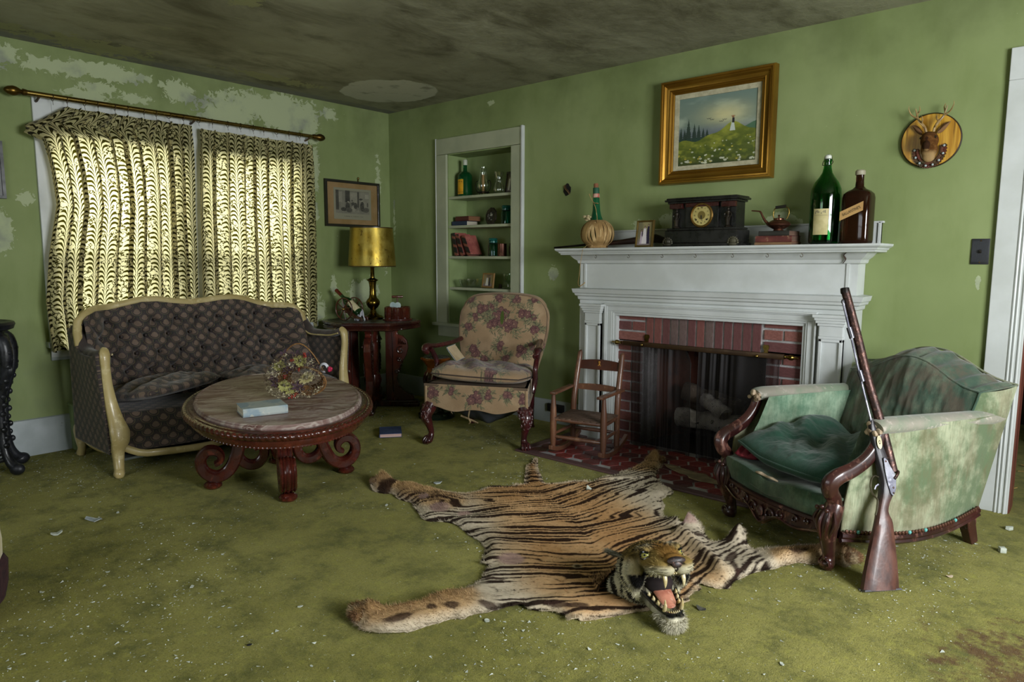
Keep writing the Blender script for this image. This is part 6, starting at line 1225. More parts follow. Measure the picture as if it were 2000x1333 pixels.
# legs
M_legr=mat('carved_red_mahogany','#42171a','#2c0f11','#5b2624',scale=8,rough=.3,rv=.1,coat=.3); M_wh=mat('carved_worn','#4a2020','#331314','#a39a90',scale=22,rough=.5)
for s in (-1,1):
    M=T(s*.318,-.30,0,rz=(-.55 if s<0 else .55)); lg=MB(); 
    lg.tube([(0,.0,.275),(0,-.012,.25),(0,-.036,.215),(0,-.038,.18),(0,-.022,.14),(0,-.006,.10),(0,.0,.07),(0,-.008,.045),(0,-.022,.025)],[(.048,.045),(.046,.046),(.04,.044),(.034,.036),(.027,.027),(.021,.021),(.019,.019),(.024,.022),(.03,.026)],14,up=(0,1,0),M=M); lo=obj('leg',lg,M_legr,t)
    cl=MB(); cl.ball((0,-.028,.024),(.030,.030,.024),14,10,M)
    for q in (-.8,-.27,.27,.8): cl.tube([(.018*math.sin(q),-.012,.05),(.03*math.sin(q),-.03-.012*math.cos(q),.044),(.034*math.sin(q),-.03-.032*math.cos(q),.022),(.03*math.sin(q),-.03-.03*math.cos(q),.004)],[.008,.0085,.007,.003],8,M=M)
    obj('ball_and_claw',cl,M_legr,lo)
    cv=MB()
    for k in range(34):
        q=rnd.uniform(-1.5,1.5); zz=rnd.uniform(.15,.262); r=np.interp(zz,[.1,.14,.18,.215,.25],[.02,.026,.035,.041,.045]); y0=np.interp(zz,[.1,.14,.18,.215,.25,.275],[-.006,-.022,-.038,-.036,-.012,0]); cv.ball((r*math.sin(q),y0-r*math.cos(q),zz),(.008,.008,.011),6,5,M)
    for k in range(9): q=-1.6+k*.4; cv.ball((.05*math.sin(q),-.004-.05*math.cos(q),.262),(.009,.008,.008),7,5,M)
    tag(obj('knee_carving',cv,M_wh,lo),kind='stuff')
    bl=MB(); bl.tube([(s*.245,.235,.30),(s*.243,.24,.2),(s*.238,.265,.1),(s*.228,.30,.03),(s*.228,.31,.002)],[(.022,.022),(.02,.02),(.017,.018),(.02,.02),(.024,.024)],10,up=(0,1,0)); obj('rear_leg',bl,M_legr,t)
    ar=MB(); ar.tube([(s*.30,.27,.64),(s*.315,.15,.632),(s*.345,0,.628),(s*.372,-.12,.632),(s*.382,-.19,.642),(s*.384,-.225,.634),(s*.38,-.236,.612),(s*.374,-.222,.598),(s*.37,-.21,.606)],[(.018,.018),(.019,.016),(.021,.017),(.026,.017),(.028,.019),(.026,.02),(.024,.019),(.02,.015),(.012,.01)],12,up=(0,0,1)); ao=obj('arm',ar,M_legr,t)
    ar=MB(); ar.tube([(s*.374,-.165,.625),(s*.366,-.135,.59),(s*.352,-.11,.54),(s*.346,-.11,.49),(s*.352,-.135,.44),(s*.353,-.16,.40),(s*.352,-.18,.35)],[(.018,.022),(.017,.02),(.017,.017),(.017,.018),(.019,.022),(.018,.028),(.01,.024)],12,up=(0,1,0)); obj('arm_support',ar,M_legr,t)
t=book('pale blue book standing tilted on the tapestry armchair seat behind the cushion',(1.60,-.69,.525),.012,.16,.12,mat('pale_cover','#8d99a3','#a9aba6',rough=.8),mat('pages_cream','#c4b08e','#ad9977',rough=.9),rz=math.radians(26.4+90)); t.rotation_euler=(0,math.radians(-38),math.radians(26))
# ================================================================= CERAMIC STAND
m=Mt('majolica_glaze'); x,y,z=m.sep(m.obj()); c=m.mix((z+m.noise(m.obj(),14,3)*.05).ss(.06,.30),'#0c2420','#23100c'); c=m.mix((z+m.noise(m.obj(),14,3)*.04).ss(.34,.42),c,'#7a4015'); c=m.mix(m.noise(m.obj(),20,4).ss(.55,.7,0,.6),c,'#1c1410'); m.base(c); m.set(rough=.12,coat=.5)
t=thing('ceramic_stand','brown and dark green glazed ceramic stand between the corner table and the tapestry armchair','garden stool',(1.11,-.475,0))
obj('body',MB().lathe([(.125,.0),(.14,.005),(.14,.03),(.125,.045),(.13,.06),(.115,.085),(.085,.11),(.07,.14),(.075,.19),(.095,.25),(.105,.30),(.095,.345),(.072,.375),(.07,.395),(.085,.42),(.105,.445),(.118,.458),(.118,.468),(.11,.472),(0,.472)],48,fl=lambda a,z:.015*math.sin(12*a)*math.sin(z*25)),m.mat,t)
obj('top_disc',MB().lathe([(.1,.472),(.098,.475),(0,.475)],40),mat('ceramic_top','#35343a','#4c4a4e',scale=14,rough=.25),t)
# ================================================================= CHILD'S ROCKER
M_mapl=mat('worn_maple','#6b4632','#523425','#7d5a42',scale=7,stretch=(1,1,.25),rough=.4,rv=.1,coat=.2); M_dkr=mat('rocker_slat_dark','#4d2719','#3d1e14',scale=8,rough=.4)
t=thing('rocking_chair','small child size wooden rocking chair on the corner of the tiled hearth','rocking chair',(2.565,-.53,.012),math.radians(11))
for s in (-1,1):
    # rockers
    p=[]; 
    for k in range(15):
        y=-.19+.44*k/14; zc=.55-math.sqrt(.55**2-(y-.01)**2)+.001; p.append((y,zc))
    up_=[(y,z+.028) for y,z in p][::-1]; q=MB(); q.prism(p+up_,s*.165-.0125,s*.165+.0125,'x'); obj('rocker',q,M_mapl,t,sm=30,bev=.003)
    q=MB(); q.lathe([(.0,.03),(.012,.03),(.015,.06),(.019,.10),(.0205,.16),(.0205,.25),(.018,.30),(.0155,.325),(.0125,.365),(.011,.385),(0,.385)],16,T(s*.168,-.145,0)); obj('front_post',q,M_mapl,t)
    q=MB(); q.tube([(s*.152,.115,.03),(s*.152,.115,.24),(s*.15,.13,.36),(s*.148,.16,.48),(s*.146,.195,.60),(s*.146,.197,.61)],[.0175,.019,.019,.018,.0165,.008],14); obj('back_post',q,M_mapl,t)
    q=MB(); q.rbox(-.021,.021,-.185,.135,.385,.402,.005,T(s*.166,0,0,rz=-s*.06)); obj('arm',q,M_mapl,t)
    for z_,r_ in ((.215,.0115),(.13,.010),(.085,.009)): 
        if z_==.215 or z_==.13: q=MB(); q.tube([(s*.165,-.14,z_),(s*.158,0,z_+.004),(s*.152,.115,z_+.003)],[r_*.8,r_*1.2,r_*.8],10); obj('side_rung',q,M_mapl,t)
for y_,z_,r_ in ((-.145,.225,.0125),(-.145,.115,.0115),(.115,.225,.012),(.115,.12,.011)):
    q=MB(); q.tube([(-.168,y_,z_),(0,y_,z_),(.168,y_,z_)],[r_*.85,r_*1.15,r_*.85],10); obj('rung',q,M_mapl,t)
def bslat(z0,z1,m_,arch):
    q=MB(); n=16; pts=[]
    for k in range(n+1): x=-.15+.30*k/n; pts.append((x,z1+arch*(1-(x/.15)**2)))
    poly=[(-.15,z0),(.15,z0)]+pts[::-1]; v=[];
    q.prism(poly,-.005,.005,'y'); vv=[]
    for (x,y,z) in q.v: yc=np.interp(z,[.24,.36,.48,.60],[.115,.13,.16,.195]); vv.append((x,y+yc+.012*(1-(x/.15)**2),z))
    q.v=vv; return obj('back_slat',q,m_,t,sm=30)
sl=bslat(.505,.555,M_dkr,.012); bslat(.375,.405,M_mapl,.008)
q=MB(); 
for (x,z,r) in ((0,.553,.008),(0,.54,.007),(-.006,.53,.006),(.007,.528,.006),(0,.52,.01),(-.012,.519,.005),(.013,.519,.005)): q.ball((x,.172,z),(r,.003,r),10,6)
obj('gold_transfer',q,mat('transfer_gold','#b5832c','#8a5a1e',scale=90,rough=.5),sl)
M_splint=mat('splint_seat','#5b4638','#493629','#6f5a48',scale=20,rough=.7)
for k in range(8):
    x=-.145+.0415*k; q=MB(); q.rbox(x-.0185,x+.0185,-.158,.118,.232,.239,.002); obj('seat_splint',q,M_splint,t)
for k in range(7):
    y=-.13+.037*k; q=MB(); q.tube([(-.165+.0415*j+.0,y,.2365+(.0045 if (j+k)%2 else -.004)) for j in range(9)],[(.0015,.016)]*9,4,up=(0,1,0)) if False else q.rbox(-.16,.16,y-.016,y+.016,.2385,.241,.001); obj('cross_splint',q,M_splint,t)
# ================================================================= GREEN VELVET ARMCHAIR
def velvet(name,dark,light,brown,lo=.42,hi=.62,bl=0,z0=None):
    m=Mt(name); v=m.obj(); x,y,z=m.sep(v)
    st=m.noise(m.scl(v,(14,14,1.6)),3.0,5,.65); f=(m.noise(v,4.2,7,.68)*.95+st*.12).ss(lo,hi)
    c=m.mix(f,dark,light); c=m.mix(m.noise(m.scl(v,(60,60,7)),3,3,.5).ss(.45,.7,0,.4),c,dark)
    if bl: c=m.mix((m.noise(m.scl(v,(5,5,2)),1.6,6,.7)).ss(.42,.6,0,bl),c,brown)
    m.base(c); m.set(rough=.85,sheen=.25,sheenr=.5,spec=.15)
    m.bump(m.noise(m.scl(v,(60,60,8)),4,3),.35,.003); return m.mat
V_side=velvet('velvet_worn_side','#5a6a4d','#9da287','#6b5a42',lo=.42,hi=.62,bl=.45); V_back=velvet('velvet_worn_back','#3a5042','#6c7763','#5c5044',lo=.42,hi=.66,bl=.75)
V_arm=velvet('velvet_inner','#4f7059','#8fa48c','#6b6450',lo=.38,hi=.62,bl=.2); V_cush=velvet('velvet_dark_green','#1f4034','#35604e','#2a3d34',lo=.45,hi=.9); V_seat=velvet('velvet_seat','#2f4c3a','#6a8068','#3d3128',lo=.45,hi=.7,bl=.35)
M_roll=mat('worn_arm_roll','#8a8478','#6f7d68','#a8a095',scale=7,stretch=(1,1,1),rough=.9,sheen=.2,bump=.3,bscale=60)
t=thing('velvet_armchair','worn green velvet armchair with a carved wooden frame in front of the fireplace','armchair',(4.145,-.737,0),math.radians(-28.6)); VA=t
for s in (-1,1):
    nu,nv=90,60; a=np.linspace(0,1,nu)[None,:]+np.zeros((nv,1)); b=np.linspace(0,1,nv)[:,None]+np.zeros((1,nu)); z=.155+.43*b
    yF=np.interp(z,[.15,.28,.38,.46,.58],[-.375,-.375,-.36,-.30,-.235]); yR=np.interp(z,[.15,.40,.60],[.375,.425,.485]); y=yF+(yR-yF)*a; z=z-.03*np.sin(a*PI)*(1-b)+.0*a
    x=s*(.335+.045*np.sin(a*PI)*(1-.4*b)+.03*b)
    ngrid('outer_side',np.stack([x,y,z],-1),V_side,t,flip=(s<0),solid=.01)
    z2=.27+.31*b; yF=np.interp(z2,[.15,.28,.38,.46,.58],[-.36,-.36,-.33,-.28,-.225]); y2=yF+(.34-yF)*a; ngrid('inner_side',np.stack([s*(.275+.01*np.sin(a*PI)),y2,z2],-1),V_arm,t,flip=(s>0))
    r=MB(); pts=[(s*.345,-.245,.578),(s*.345,-.20,.583),(s*.345,.0,.578),(s*.342,.2,.572),(s*.338,.36,.568),(s*.335,.46,.566)]; r.tube(pts,[(.040,.028),(.046,.033),(.048,.034),(.048,.034),(.047,.033),(.04,.03)],16,up=(0,0,1)); obj('arm_roll',r,M_roll if s>0 else M_roll,t)
    r=MB(); 
    for k in range(16): q=rnd.uniform(0,2*PI); e=rnd.uniform(.3,1); r.ball((s*.345+.036*e*math.cos(q),-.252+rnd.uniform(-.012,.008),.575+.026*e*math.sin(q)),(.013,.010,.010),7,5)
    tag(obj('frayed_stuffing',r,mat('stuffing','#b9a58c','#94806a',scale=40,rough=.95) if s<0 else bpy.data.materials['stuffing'],t),kind='stuff')
# back
nu,nv=120,110
a=np.linspace(-1,1,nu)[None,:]+np.zeros((nv,1)); b=np.linspace(0,1,nv)[:,None]+np.zeros((1,nu))
def zc(xx): return .705+.112*np.exp(-(np.abs(xx)/.21)**2.4)
k1,k2=.56,.70
hwf=.285+.05*sst(0,k1,b)+.0*b; hwr=.385
x=np.where(b<k1,a*hwf,np.where(b<k2,a*(.335+(b-k1)/(k2-k1)*.05),a*(hwr-.04*(b-k2)/(1-k2))))
zf=zc(a*.36)-.032; zr=zc(a*.36)
z=np.where(b<k1,.28+(zf-.28)*(b/k1),np.where(b<k2,zf+(zr-zf)*((b-k1)/(k2-k1)),zr-(zr-.16)*((b-k2)/(1-k2))))
y=np.where(b<k1,.20+.14*(b/k1),np.where(b<k2,.34+.155*((b-k1)/(k2-k1)),.495-.12*((b-k2)/(1-k2))))
pf=np.clip(1-np.abs(a)**6,0,1); y=y-(b<k1)*.045*pf*np.sin(np.clip(b/k1,0,1)*PI)**.6+(b<k1)*.02*(fbm(a*6+3*b,b*4-a*4,3)-.5)*pf*1.4
y=y+(b<k1)*.010*np.sin((a*4-b*9)+4*fbm(a*3,b*3,8))*pf*sst(.1,.4,b/k1); z=z+((b>=k1)&(b<k2))*(.008*np.sin((b-k1)/(k2-k1)*PI)+.006*np.sin(a*26+6*fbm(a*4,b*3,2)))
ngrid('back',np.stack([x,y,z],-1),V_back,t)
for s in (-1,1):
    fe=[(s*(.285+.05*float(sst(0,k1,q*k1))),.20+.14*q,.28+(float(zc(s*.36))-.032-.28)*q) for q in np.linspace(0,1,40)]
    re=[(s*(.345+.04*q),.375+.12*q,.16+(float(zc(s*.36))-.16)*q) for q in np.linspace(0,1,40)]
    P=np.array([[tuple(np.array(f_)*(1-w)+np.array(r_)*w+np.array([s*.02*math.sin(w*PI),0,0])) for w in np.linspace(0,1,14)] for f_,r_ in zip(fe,re)]); ngrid('back_side',P,V_side if s>0 else V_back,t,flip=(s<0))
    pm=MB(); pm.tube(fe[::3],.005,6); pm.tube([(s*(.335+.05*w)*1.0,.34+.155*w,float(zc(s*.36))-.032+.032*w) for w in np.linspace(0,1,6)],.004,6); obj('piping',pm,V_back,t)
xs_=np.linspace(-1,1,60); pm=MB(); pm.tube([(q*.335,.34,float(zc(q*.36))-.030) for q in xs_],.005,6); obj('piping',pm,V_back,t); pm=MB(); pm.tube([(q*.385,.495,float(zc(q*.36))+.002) for q in xs_],.005,6); obj('piping',pm,V_side,t)
# seat
nu,nv=120,70; a=np.linspace(-1,1,nu)[None,:]+np.zeros((nv,1)); b=np.linspace(0,1,nv)[:,None]+np.zeros((1,nu))
bow=.045*np.cos(a*PI/2); th=b/.62*PI*.72
y=np.where(b<.62,-.395-bow-.028*np.sin(th)*1.2,-.385-bow*(1-(b-.62)/.38)+(b-.62)/.38*.60); z=np.where(b<.62,.19+.115*(1-np.cos(th))/1.62,.305-.02*np.sin((b-.62)/.38*PI))-.018*np.exp(-((a-.05)/.25)**2)*(b>.35)
z=z+.008*(fbm(a*7,b*7,4)-.5); ngrid('seat',np.stack([a*(.335-.0*b),y,z],-1),V_seat,t,solid=.01)
tr=MB(); tr.tube([(-.07,-.452,.297),(-.04,-.458,.302),(-.01,-.452,.296),(.03,-.458,.300),(.06,-.45,.294)],[(.008,.004),(.012,.006),(.009,.004),(.012,.005),(.005,.003)],8); obj('torn_edge',tr,bpy.data.materials['stuffing'],t)
M_redl=mat('red_lining','#8a2334','#6b1826','#a53a4a',scale=12,rough=.85,bump=.4,bscale=40)
for (x0,y0,rz_) in ((-.255,-.27,.3),(.285,-.12,-.2)): cushion('red_lining',t,.13,.30,.06,M_redl,T(x0,y0,.325,rz=rz_),seed=4,wr=.02,nn=(36,36))
zfun=lambda A,B:(.035*sst(-.3,-1,A)*sst(.2,-1,-B*0+B*0-.0+0*B+1)*0 - .05*np.exp(-((A+.12+.25*B)/.28)**2)*sst(-1,.4,B)+.085*sst(.0,1,A)*sst(-.3,1,B)+.03*sst(-.3,-1,A)+.012*np.sin(A*11+B*5+2*np.sin(B*3))*sst(.9,.2,np.abs(B)))
def cushion_f(name,parent,w,d,h,m,M,seed,zf,nn=(150,130),pipe=None):
    nu,nv=nn; a=np.linspace(-1,1,nu)[None,:]+np.zeros((nv,1)); b=np.linspace(-1,1,nv)[:,None]+np.zeros((1,nu))
    pr=np.clip(1-np.abs(a)**4,0,1)**.5*np.clip(1-np.abs(b)**4,0,1)**.5; X_=a*w/2*(1-.06*b*b); Y_=b*d/2*(1-.07*a*a); dz=zf(a,b)+.014*(fbm(a*4+seed,b*4,seed,5)-.5)*2*pr
    V=[]; A=np.array(M)
    for sg in (1,-1):
        P=np.stack([X_,Y_,dz+sg*(h/2*(pr if sg>0 else pr*.8)+.004)],-1).reshape(-1,3); V.append(P@A[:3,:3].T+A[:3,3])
    idx=np.arange(nu*nv).reshape(nv,nu); q=lambda i:np.stack([i[:-1,:-1],i[:-1,1:],i[1:,1:],i[1:,:-1]],-1).reshape(-1,4)
    rim=np.concatenate([idx[0],idx[1:,-1],idx[-1,-2::-1],idx[-2:0:-1,0]]); r2=np.roll(rim,-1); N_=nu*nv
    F=np.concatenate([q(idx),q(idx+N_)[:,::-1],np.stack([rim,rim+N_,r2+N_,r2],-1)]); o=nmesh(name,np.concatenate(V),F,m,parent)
    top=V[0].reshape(nv,nu,3); e=[top[0,i] for i in range(0,nu,3)]+[top[j,-1] for j in range(0,nv,3)]+[top[-1,i] for i in range(nu-1,-1,-3)]+[top[j,0] for j in range(nv-1,-1,-3)]
    e2_=[tuple(p) for i,p in enumerate(e) if i==0 or np.linalg.norm(p-e[i-1])>.004]; pm=MB(); pm.tube(e2_,.0045,6,closed=True); obj('piping',pm,m,o); return o
cushion_f('seat_cushion',t,.58,.56,.13,V_cush,T(.005,-.135,.385,rx=.14,rz=.0),2,zfun)
tag(obj('tufting_mark',MB().tube([(.05+.014*math.cos(q),-.02+.01*math.sin(q),.0) for q in np.linspace(0,6,9)],.0015,5),mat('thread_white','#b9c2bd'),t),None) and None
bpy.data.objects.remove(bpy.data.objects['tufting_mark'])
# wood frame
M_cw=mat('carved_walnut','#3c1e1b','#2a1413','#6d4a40',scale=8,stretch=(1,1,.5),rough=.32,rv=.1,coat=.3)
rp=[(math.cos(q)*(1-.10*abs(math.sin(3*q))),math.sin(q)*(1-.16*abs(math.cos(2.5*q)))) for q in [2*PI*i/26 for i in range(26)]]
for s in (-1,1):
    p=MB(); pth=[(s*.350,-.215,.585),(s*.352,-.228,.555),(s*.353,-.250,.50),(s*.353,-.295,.452),(s*.35,-.36,.418),(s*.345,-.415,.40),(s*.338,-.445,.375),(s*.332,-.44,.340),(s*.328,-.415,.31),(s*.325,-.40,.27)]
    p.tube(pth,[(.022,.026),(.026,.026),(.03,.026),(.033,.027),(.034,.03),(.035,.034),(.036,.035),(.034,.033),(.032,.03),(.03,.026)],prof=rp,up=(0,0,1) if False else (s*1,0,0)); obj('arm_post',p,M_cw,t,sm=50)
    l=MB(); pl=[(s*.325,-.40,.285),(s*.322,-.415,.245),(s*.318,-.425,.20),(s*.312,-.42,.15),(s*.305,-.405,.10),(s*.30,-.395,.06),(s*.30,-.40,.03),(s*.30,-.405,.005)]
    l.tube(pl,[(.034,.034),(.042,.04),(.042,.04),(.034,.034),(.026,.027),(.022,.024),(.03,.03),(.022,.024)],16,up=(0,1,0)); lo=obj('front_leg',l,M_cw,t)
    c=MB()
    for q in range(5): 
        xo=(q-2)*.014; c.tube([(s*.322+xo*1.2,-.452+abs(xo)*.6,.262),(s*.318+xo*1.9,-.470+abs(xo)*.9,.215),(s*.314+xo*1.1,-.462+abs(xo)*.8,.165),(s*.306+xo*.6,-.436+abs(xo)*.5,.115)],[.003,.0075,.006,.003],7)
    for k in range(3): c.ball((s*.318+(k-1)*.024,-.462,.275-.008*abs(k-1)),.009,8,6)
    c.tube([(s*.30+s*.022*0+.024*math.cos(q)*(1-q/11)+s*.012,-.412-.012,.032+.024*math.sin(q)*(1-q/11)) for q in [i*.45 for i in range(18)]],.006,6); c.ball((s*.30,-.405,.028),(.034,.03,.026),12,8); obj('acanthus_carving',c,M_cw,lo)
    b_=MB(); b_.tube([(s*.305,.365,.15),(s*.306,.378,.08),(s*.31,.402,.002)],[(.027,.03),(.022,.025),(.019,.02)],prof=[(-1,-1),(1,-1),(1,1),(-1,1)],up=(0,1,0)); obj('rear_leg',b_,M_cw,t,sm=20,bev=.003)
    rr=MB(); pr_=[(q) for q in np.linspace(0,1,24)]; rr.tube([(s*(.345+.045*math.sin(q*PI)),-.385+.765*q,.150-.032*math.sin(q*PI)+.006*q) for q in pr_],[(.012,.022)]*24,prof=[(-1,-1),(.3,-1),(1,-.6),(.6,-.2),(1,.2),(.8,.7),(.2,1),(-1,1)] if s>0 else [(-1,-1),(1,-1),(1,1),(.2,1),(-.8,.7),(-1,.2),(-.6,-.2),(-1,-.6)][::1],up=(0,0,1)); obj('side_rail',rr,M_cw,t,sm=30)
nb_=None; M_nail=mat('nailhead','#6a4636','#4a2f26',metal=.5,rough=.4); M_turq=mat('nailhead_turquoise','#5fa9a6',rough=.4)
for s in (1,-1):
    for k in range(44):
        q=(k+.5)/44; turq=k in (3,17,22,33) and s>0
        if nb_ is None: nb_=obj('nailhead',MB().ball((0,0,0),(.0065,.008,.008),8,5),M_nail,t); o=nb_
        else: o=nb_.copy(); COL.objects.link(o)
        o.location=(s*(.353+.045*math.sin(q*PI)),-.375+.745*q,.176-.032*math.sin(q*PI)+.004*q)
        if turq:
            me=bpy.data.meshes.get('nail_turq')
            if me is None: me=nb_.data.copy(); me.name='nail_turq'; me.materials.clear(); me.materials.append(M_turq)
            o.data=me; o['label']='turquoise painted nailhead'
ap=MB(); n_=48
def aprz(q): return .158-.052*math.cos(q*PI/2)**2-.018*math.cos(q*PI*3)*math.exp(-(q/.5)**2)+.012*math.sin(abs(q)*PI*2)
v=[];f=[]
for i in range(n_+1):
    q=-1+2*i/n_; x_=q*.30; y_=-.43-.045*math.cos(q*PI/2); zl=aprz(q)
    for (dy,zz) in ((0,zl),(-.008,zl+.008),(-.004,zl+.022),(-.002,.19),(-.010,.198),(-.008,.208),(.02,.21),(.02,zl)): v.append((x_,y_+dy,zz))
for i in range(n_): f+=[(i*8+k,i*8+(k+1)%8,(i+1)*8+(k+1)%8,(i+1)*8+k) for k in range(8)]
f+=[tuple(range(8)),tuple(n_*8+k for k in range(8))[::-1]]; ap.add(v,f); ao=obj('front_apron',ap,M_cw,t,sm=30)
c=MB()
for s in (-1,1):
    for (cx,cz_,r0,st) in ((.05,.150,.028,0),(.11,.168,.022,1.5),(.18,.172,.018,0),(.235,.185,.014,2)):
        c.tube([(s*(cx+r0*math.cos(st+q)*(1-q/9)),-.438-.045*math.cos(cx/.3*PI/2),cz_+r0*math.sin(st+q)*(1-q/9)) for q in [i*.45 for i in range(16)]],[(.004+.002*math.sin(i*.3)) for i in range(16)],6)
    c.tube([(s*x_,-.443-.045*math.cos(x_/.3*PI/2),aprz(x_/.3)+.012) for x_ in np.linspace(0,.29,20)],.0045,6)
c.ball((0,-.487,.150),(.02,.012,.026),10,8); obj('scroll_carving',c,M_cw,ao)
nu,nv=40,20; a=np.linspace(-1,1,nu)[None,:]+np.zeros((nv,1)); b=np.linspace(-1,1,nv)[:,None]+np.zeros((1,nu)); ngrid('red_underlining',np.stack([a*.33,b*.34,.115-.028*np.cos(a*1.2)*np.cos(b*1.4)+.01*fbm(a*4,b*4,3)],-1),mat('red_undercloth','#7c2420','#5c1a18',scale=8,rough=.9),t,solid=.002)
# ================================================================= LEANING GUN
E1=Vector((.65299,.75725,-.01321)); E2=Vector((-.21465,.20177,.95562)); E3=Vector((.72631,-.62118,.29430))
GM=Matrix(((E1.x,-E3.x,E2.x),(E1.y,-E3.y,E2.y),(E1.z,-E3.z,E2.z))).to_4x4()
t=thing('long_gun','antique percussion long gun leaning upright against the green velvet armchair','gun',(4.42,-1.285,.004))
m=Mt('gun_stock_wood'); v=m.obj(); x,y,z=m.sep(v); c=m.mix(m.noise(m.scl(v,(3,3,1)),9,5,.6).ss(.35,.65),'#3f2723','#5d3a31'); c=m.mix(m.noise(v,11,6,.7).ss(.55,.7,0,.7),c,'#7d5a50'); c=m.mix(m.noise(v,5,4).ss(.62,.7,0,.6),c,'#7a3a24'); c=m.mix(z.ss(.27,.36,0,.9),c,'#1d2027'); m.base(c); m.set(rough=m.noise(v,8,4).ss(.3,.7,.35,.6),coat=.1); m.bump(m.noise(v,60,5),.25,.003); M_gs=m.mat
M_rust=mat('rusty_barrel','#4a332d','#2f2422','#7a5a4e',scale=28,metal=.65,rough=.4,bump=.3,bscale=160); M_steel=mat('worn_steel','#75757c','#50505a','#94939a',scale=14,metal=.75,rough=.35)
out=[(-.073,.0),(.077,.0),(.0825,.10),(.084,.203),(.084,.248),(.072,.272),(.069,.288),(.080,.318),(.098,.345),(.110,.378),(.110,.41),(.103,.436),(.092,.49),(.074,.56),(.052,.632),(.044,.638),(.036,.615),(.037,.575),(.043,.50),(.052,.43),(.055,.39),(.048,.355),(.040,.325),(.028,.285),(.0,.206),(-.03,.126),(-.054,.062)]
def stock_y(b): return float(np.interp(b,[0,.2,.29,.33,.42,.5,.64],[.026,.022,.018,.021,.022,.017,.010]))
sm_=MB(); NR=12; rows=[]
ys=np.linspace(0,.638,46)
L_=[p for p in out[14:]][::-1]; Rr=out[1:15]
lx=lambda b:float(np.interp(b,[0]+[p[1] for p in out[:14:-1]]+[.64],[-.073]+[p[0] for p in out[:14:-1]]+[.044]))
rx_=lambda b:float(np.interp(b,[p[1] for p in Rr],[p[0] for p in Rr]))
v=[];f=[]
for b in ys:
    l,r=lx(b),rx_(b); cx,hw=(l+r)/2,max(.003,(r-l)/2); hy=stock_y(b)
    for k in range(16): q=2*PI*k/16; c_,s_=math.cos(q),math.sin(q); kk=(abs(c_)**3+abs(s_)**3)**(-1/3); v.append((cx+hw*kk*c_,hy*kk*s_,b))
for i in range(len(ys)-1): f+=[(i*16+k,i*16+(k+1)%16,(i+1)*16+(k+1)%16,(i+1)*16+k) for k in range(16)]
f+=[tuple(range(16))[::-1],tuple((len(ys)-1)*16+k for k in range(16))]; sm_.add(v,f,GM); st=obj('stock',sm_,M_gs,t)
b_=MB(); b_.prism([(-.074,-.003),(.078,-.002),(.077,.004),(-.072,.004)],-.022,.022,'y',GM); obj('butt_plate',b_,M_steel,t,sm=0,bev=.001)
b_=MB(); b_.tube([(-.001,-.0,1.163),(.03,0,.97),(.055,0,.78),(.09,0,.60),(.112,0,.432)],[.0165,.017,.0175,.0185,.0205],16,M=GM); bo=obj('barrel',b_,M_rust,t)
b_=MB(); b_.lathe([(.010,.001),(.0168,.001),(.0172,-.012),(.0165,-.02)],16,GM@Matrix.Translation((-.001,0,1.163))); b_.lathe([(0,-.006),(.0115,-.006),(.0115,.002),(.010,.002)],14,GM@Matrix.Translation((-.001,0,1.163))); obj('muzzle_ring',b_,M_gunm,bo)
b_=MB(); b_.tube([(-.016,-.002,1.105),(.0,-.002,.98),(.022,-.002,.80),(.046,-.004,.62)],[.0055,.0045,.0045,.005],10,M=GM); b_.ball((-.017,-.002,1.108),(.007,.007,.01),8,6,GM); obj('ramrod',b_,M_steel,t)
for (a_,z_) in ((.001,.98),(.024,.806)):
    b_=MB(); b_.tube([(a_-.004,-.002,z_+.022),(a_+.005,-.002,z_-.022)],[.0105,.0105],14,M=GM); obj('thimble',b_,M_steel,t)
b_=MB(); b_.prism([(.063,.484),(.070,.487),(.080,.475),(.090,.45),(.104,.425),(.106,.40),(.102,.37),(.092,.348),(.084,.340),(.076,.35),(.068,.39),(.063,.44)],-.026,-.020,'y',GM); lp=obj('lock_plate',b_,M_steel,t,sm=0,bev=.0015)
b_=MB()
for (a_,z_) in ((.071,.472),(.09,.372),(.088,.352)): b_.ball((a_,-.0265,z_),(.004,.002,.004),8,5,GM)
obj('lock_screw',b_,M_rust,lp)
b_=MB(); b_.tube([(.098,-.026,.405),(.108,-.026,.415),(.120,-.022,.428),(.126,-.012,.432),(.124,-.004,.424)],[.006,.006,.0055,.006,.004],8,M=GM); b_.ball((.112,-.0,.438),(.02,.02,.014),12,8,GM); obj('hammer',b_,M_rust,t)
b_=MB(); b_.tube([(.050,0,.412),(.035,0,.418),(.020,0,.405),(.013,0,.38),(.016,0,.355),(.028,0,.338),(.036,0,.325),(.030,0,.295),(.020,0,.27)],[(.0025,.006)]*9,8,up=(0,1,0),M=GM); obj('trigger_guard',b_,mat('guard_metal','#8a8272','#6a6256',metal=.8,rough=.35),t)
b_=MB(); b_.tube([(.048,0,.385),(.036,0,.378),(.030,0,.366)],[(.002,.004)]*3,6,M=GM); obj('trigger',b_,M_steel,t)
b_=MB(); b_.prism([(.058+.0105*math.cos(q),.545+.026*math.sin(q)) for q in [2*PI*i/20 for i in range(20)]],-.021,-.015,'y',GM); b_.ball((.058,-.021,.545),(.004,.003,.008),8,6,GM); obj('oval_inlay',b_,mat('inlay_silver','#9a957c','#7c765e',metal=.7,rough=.4),st)
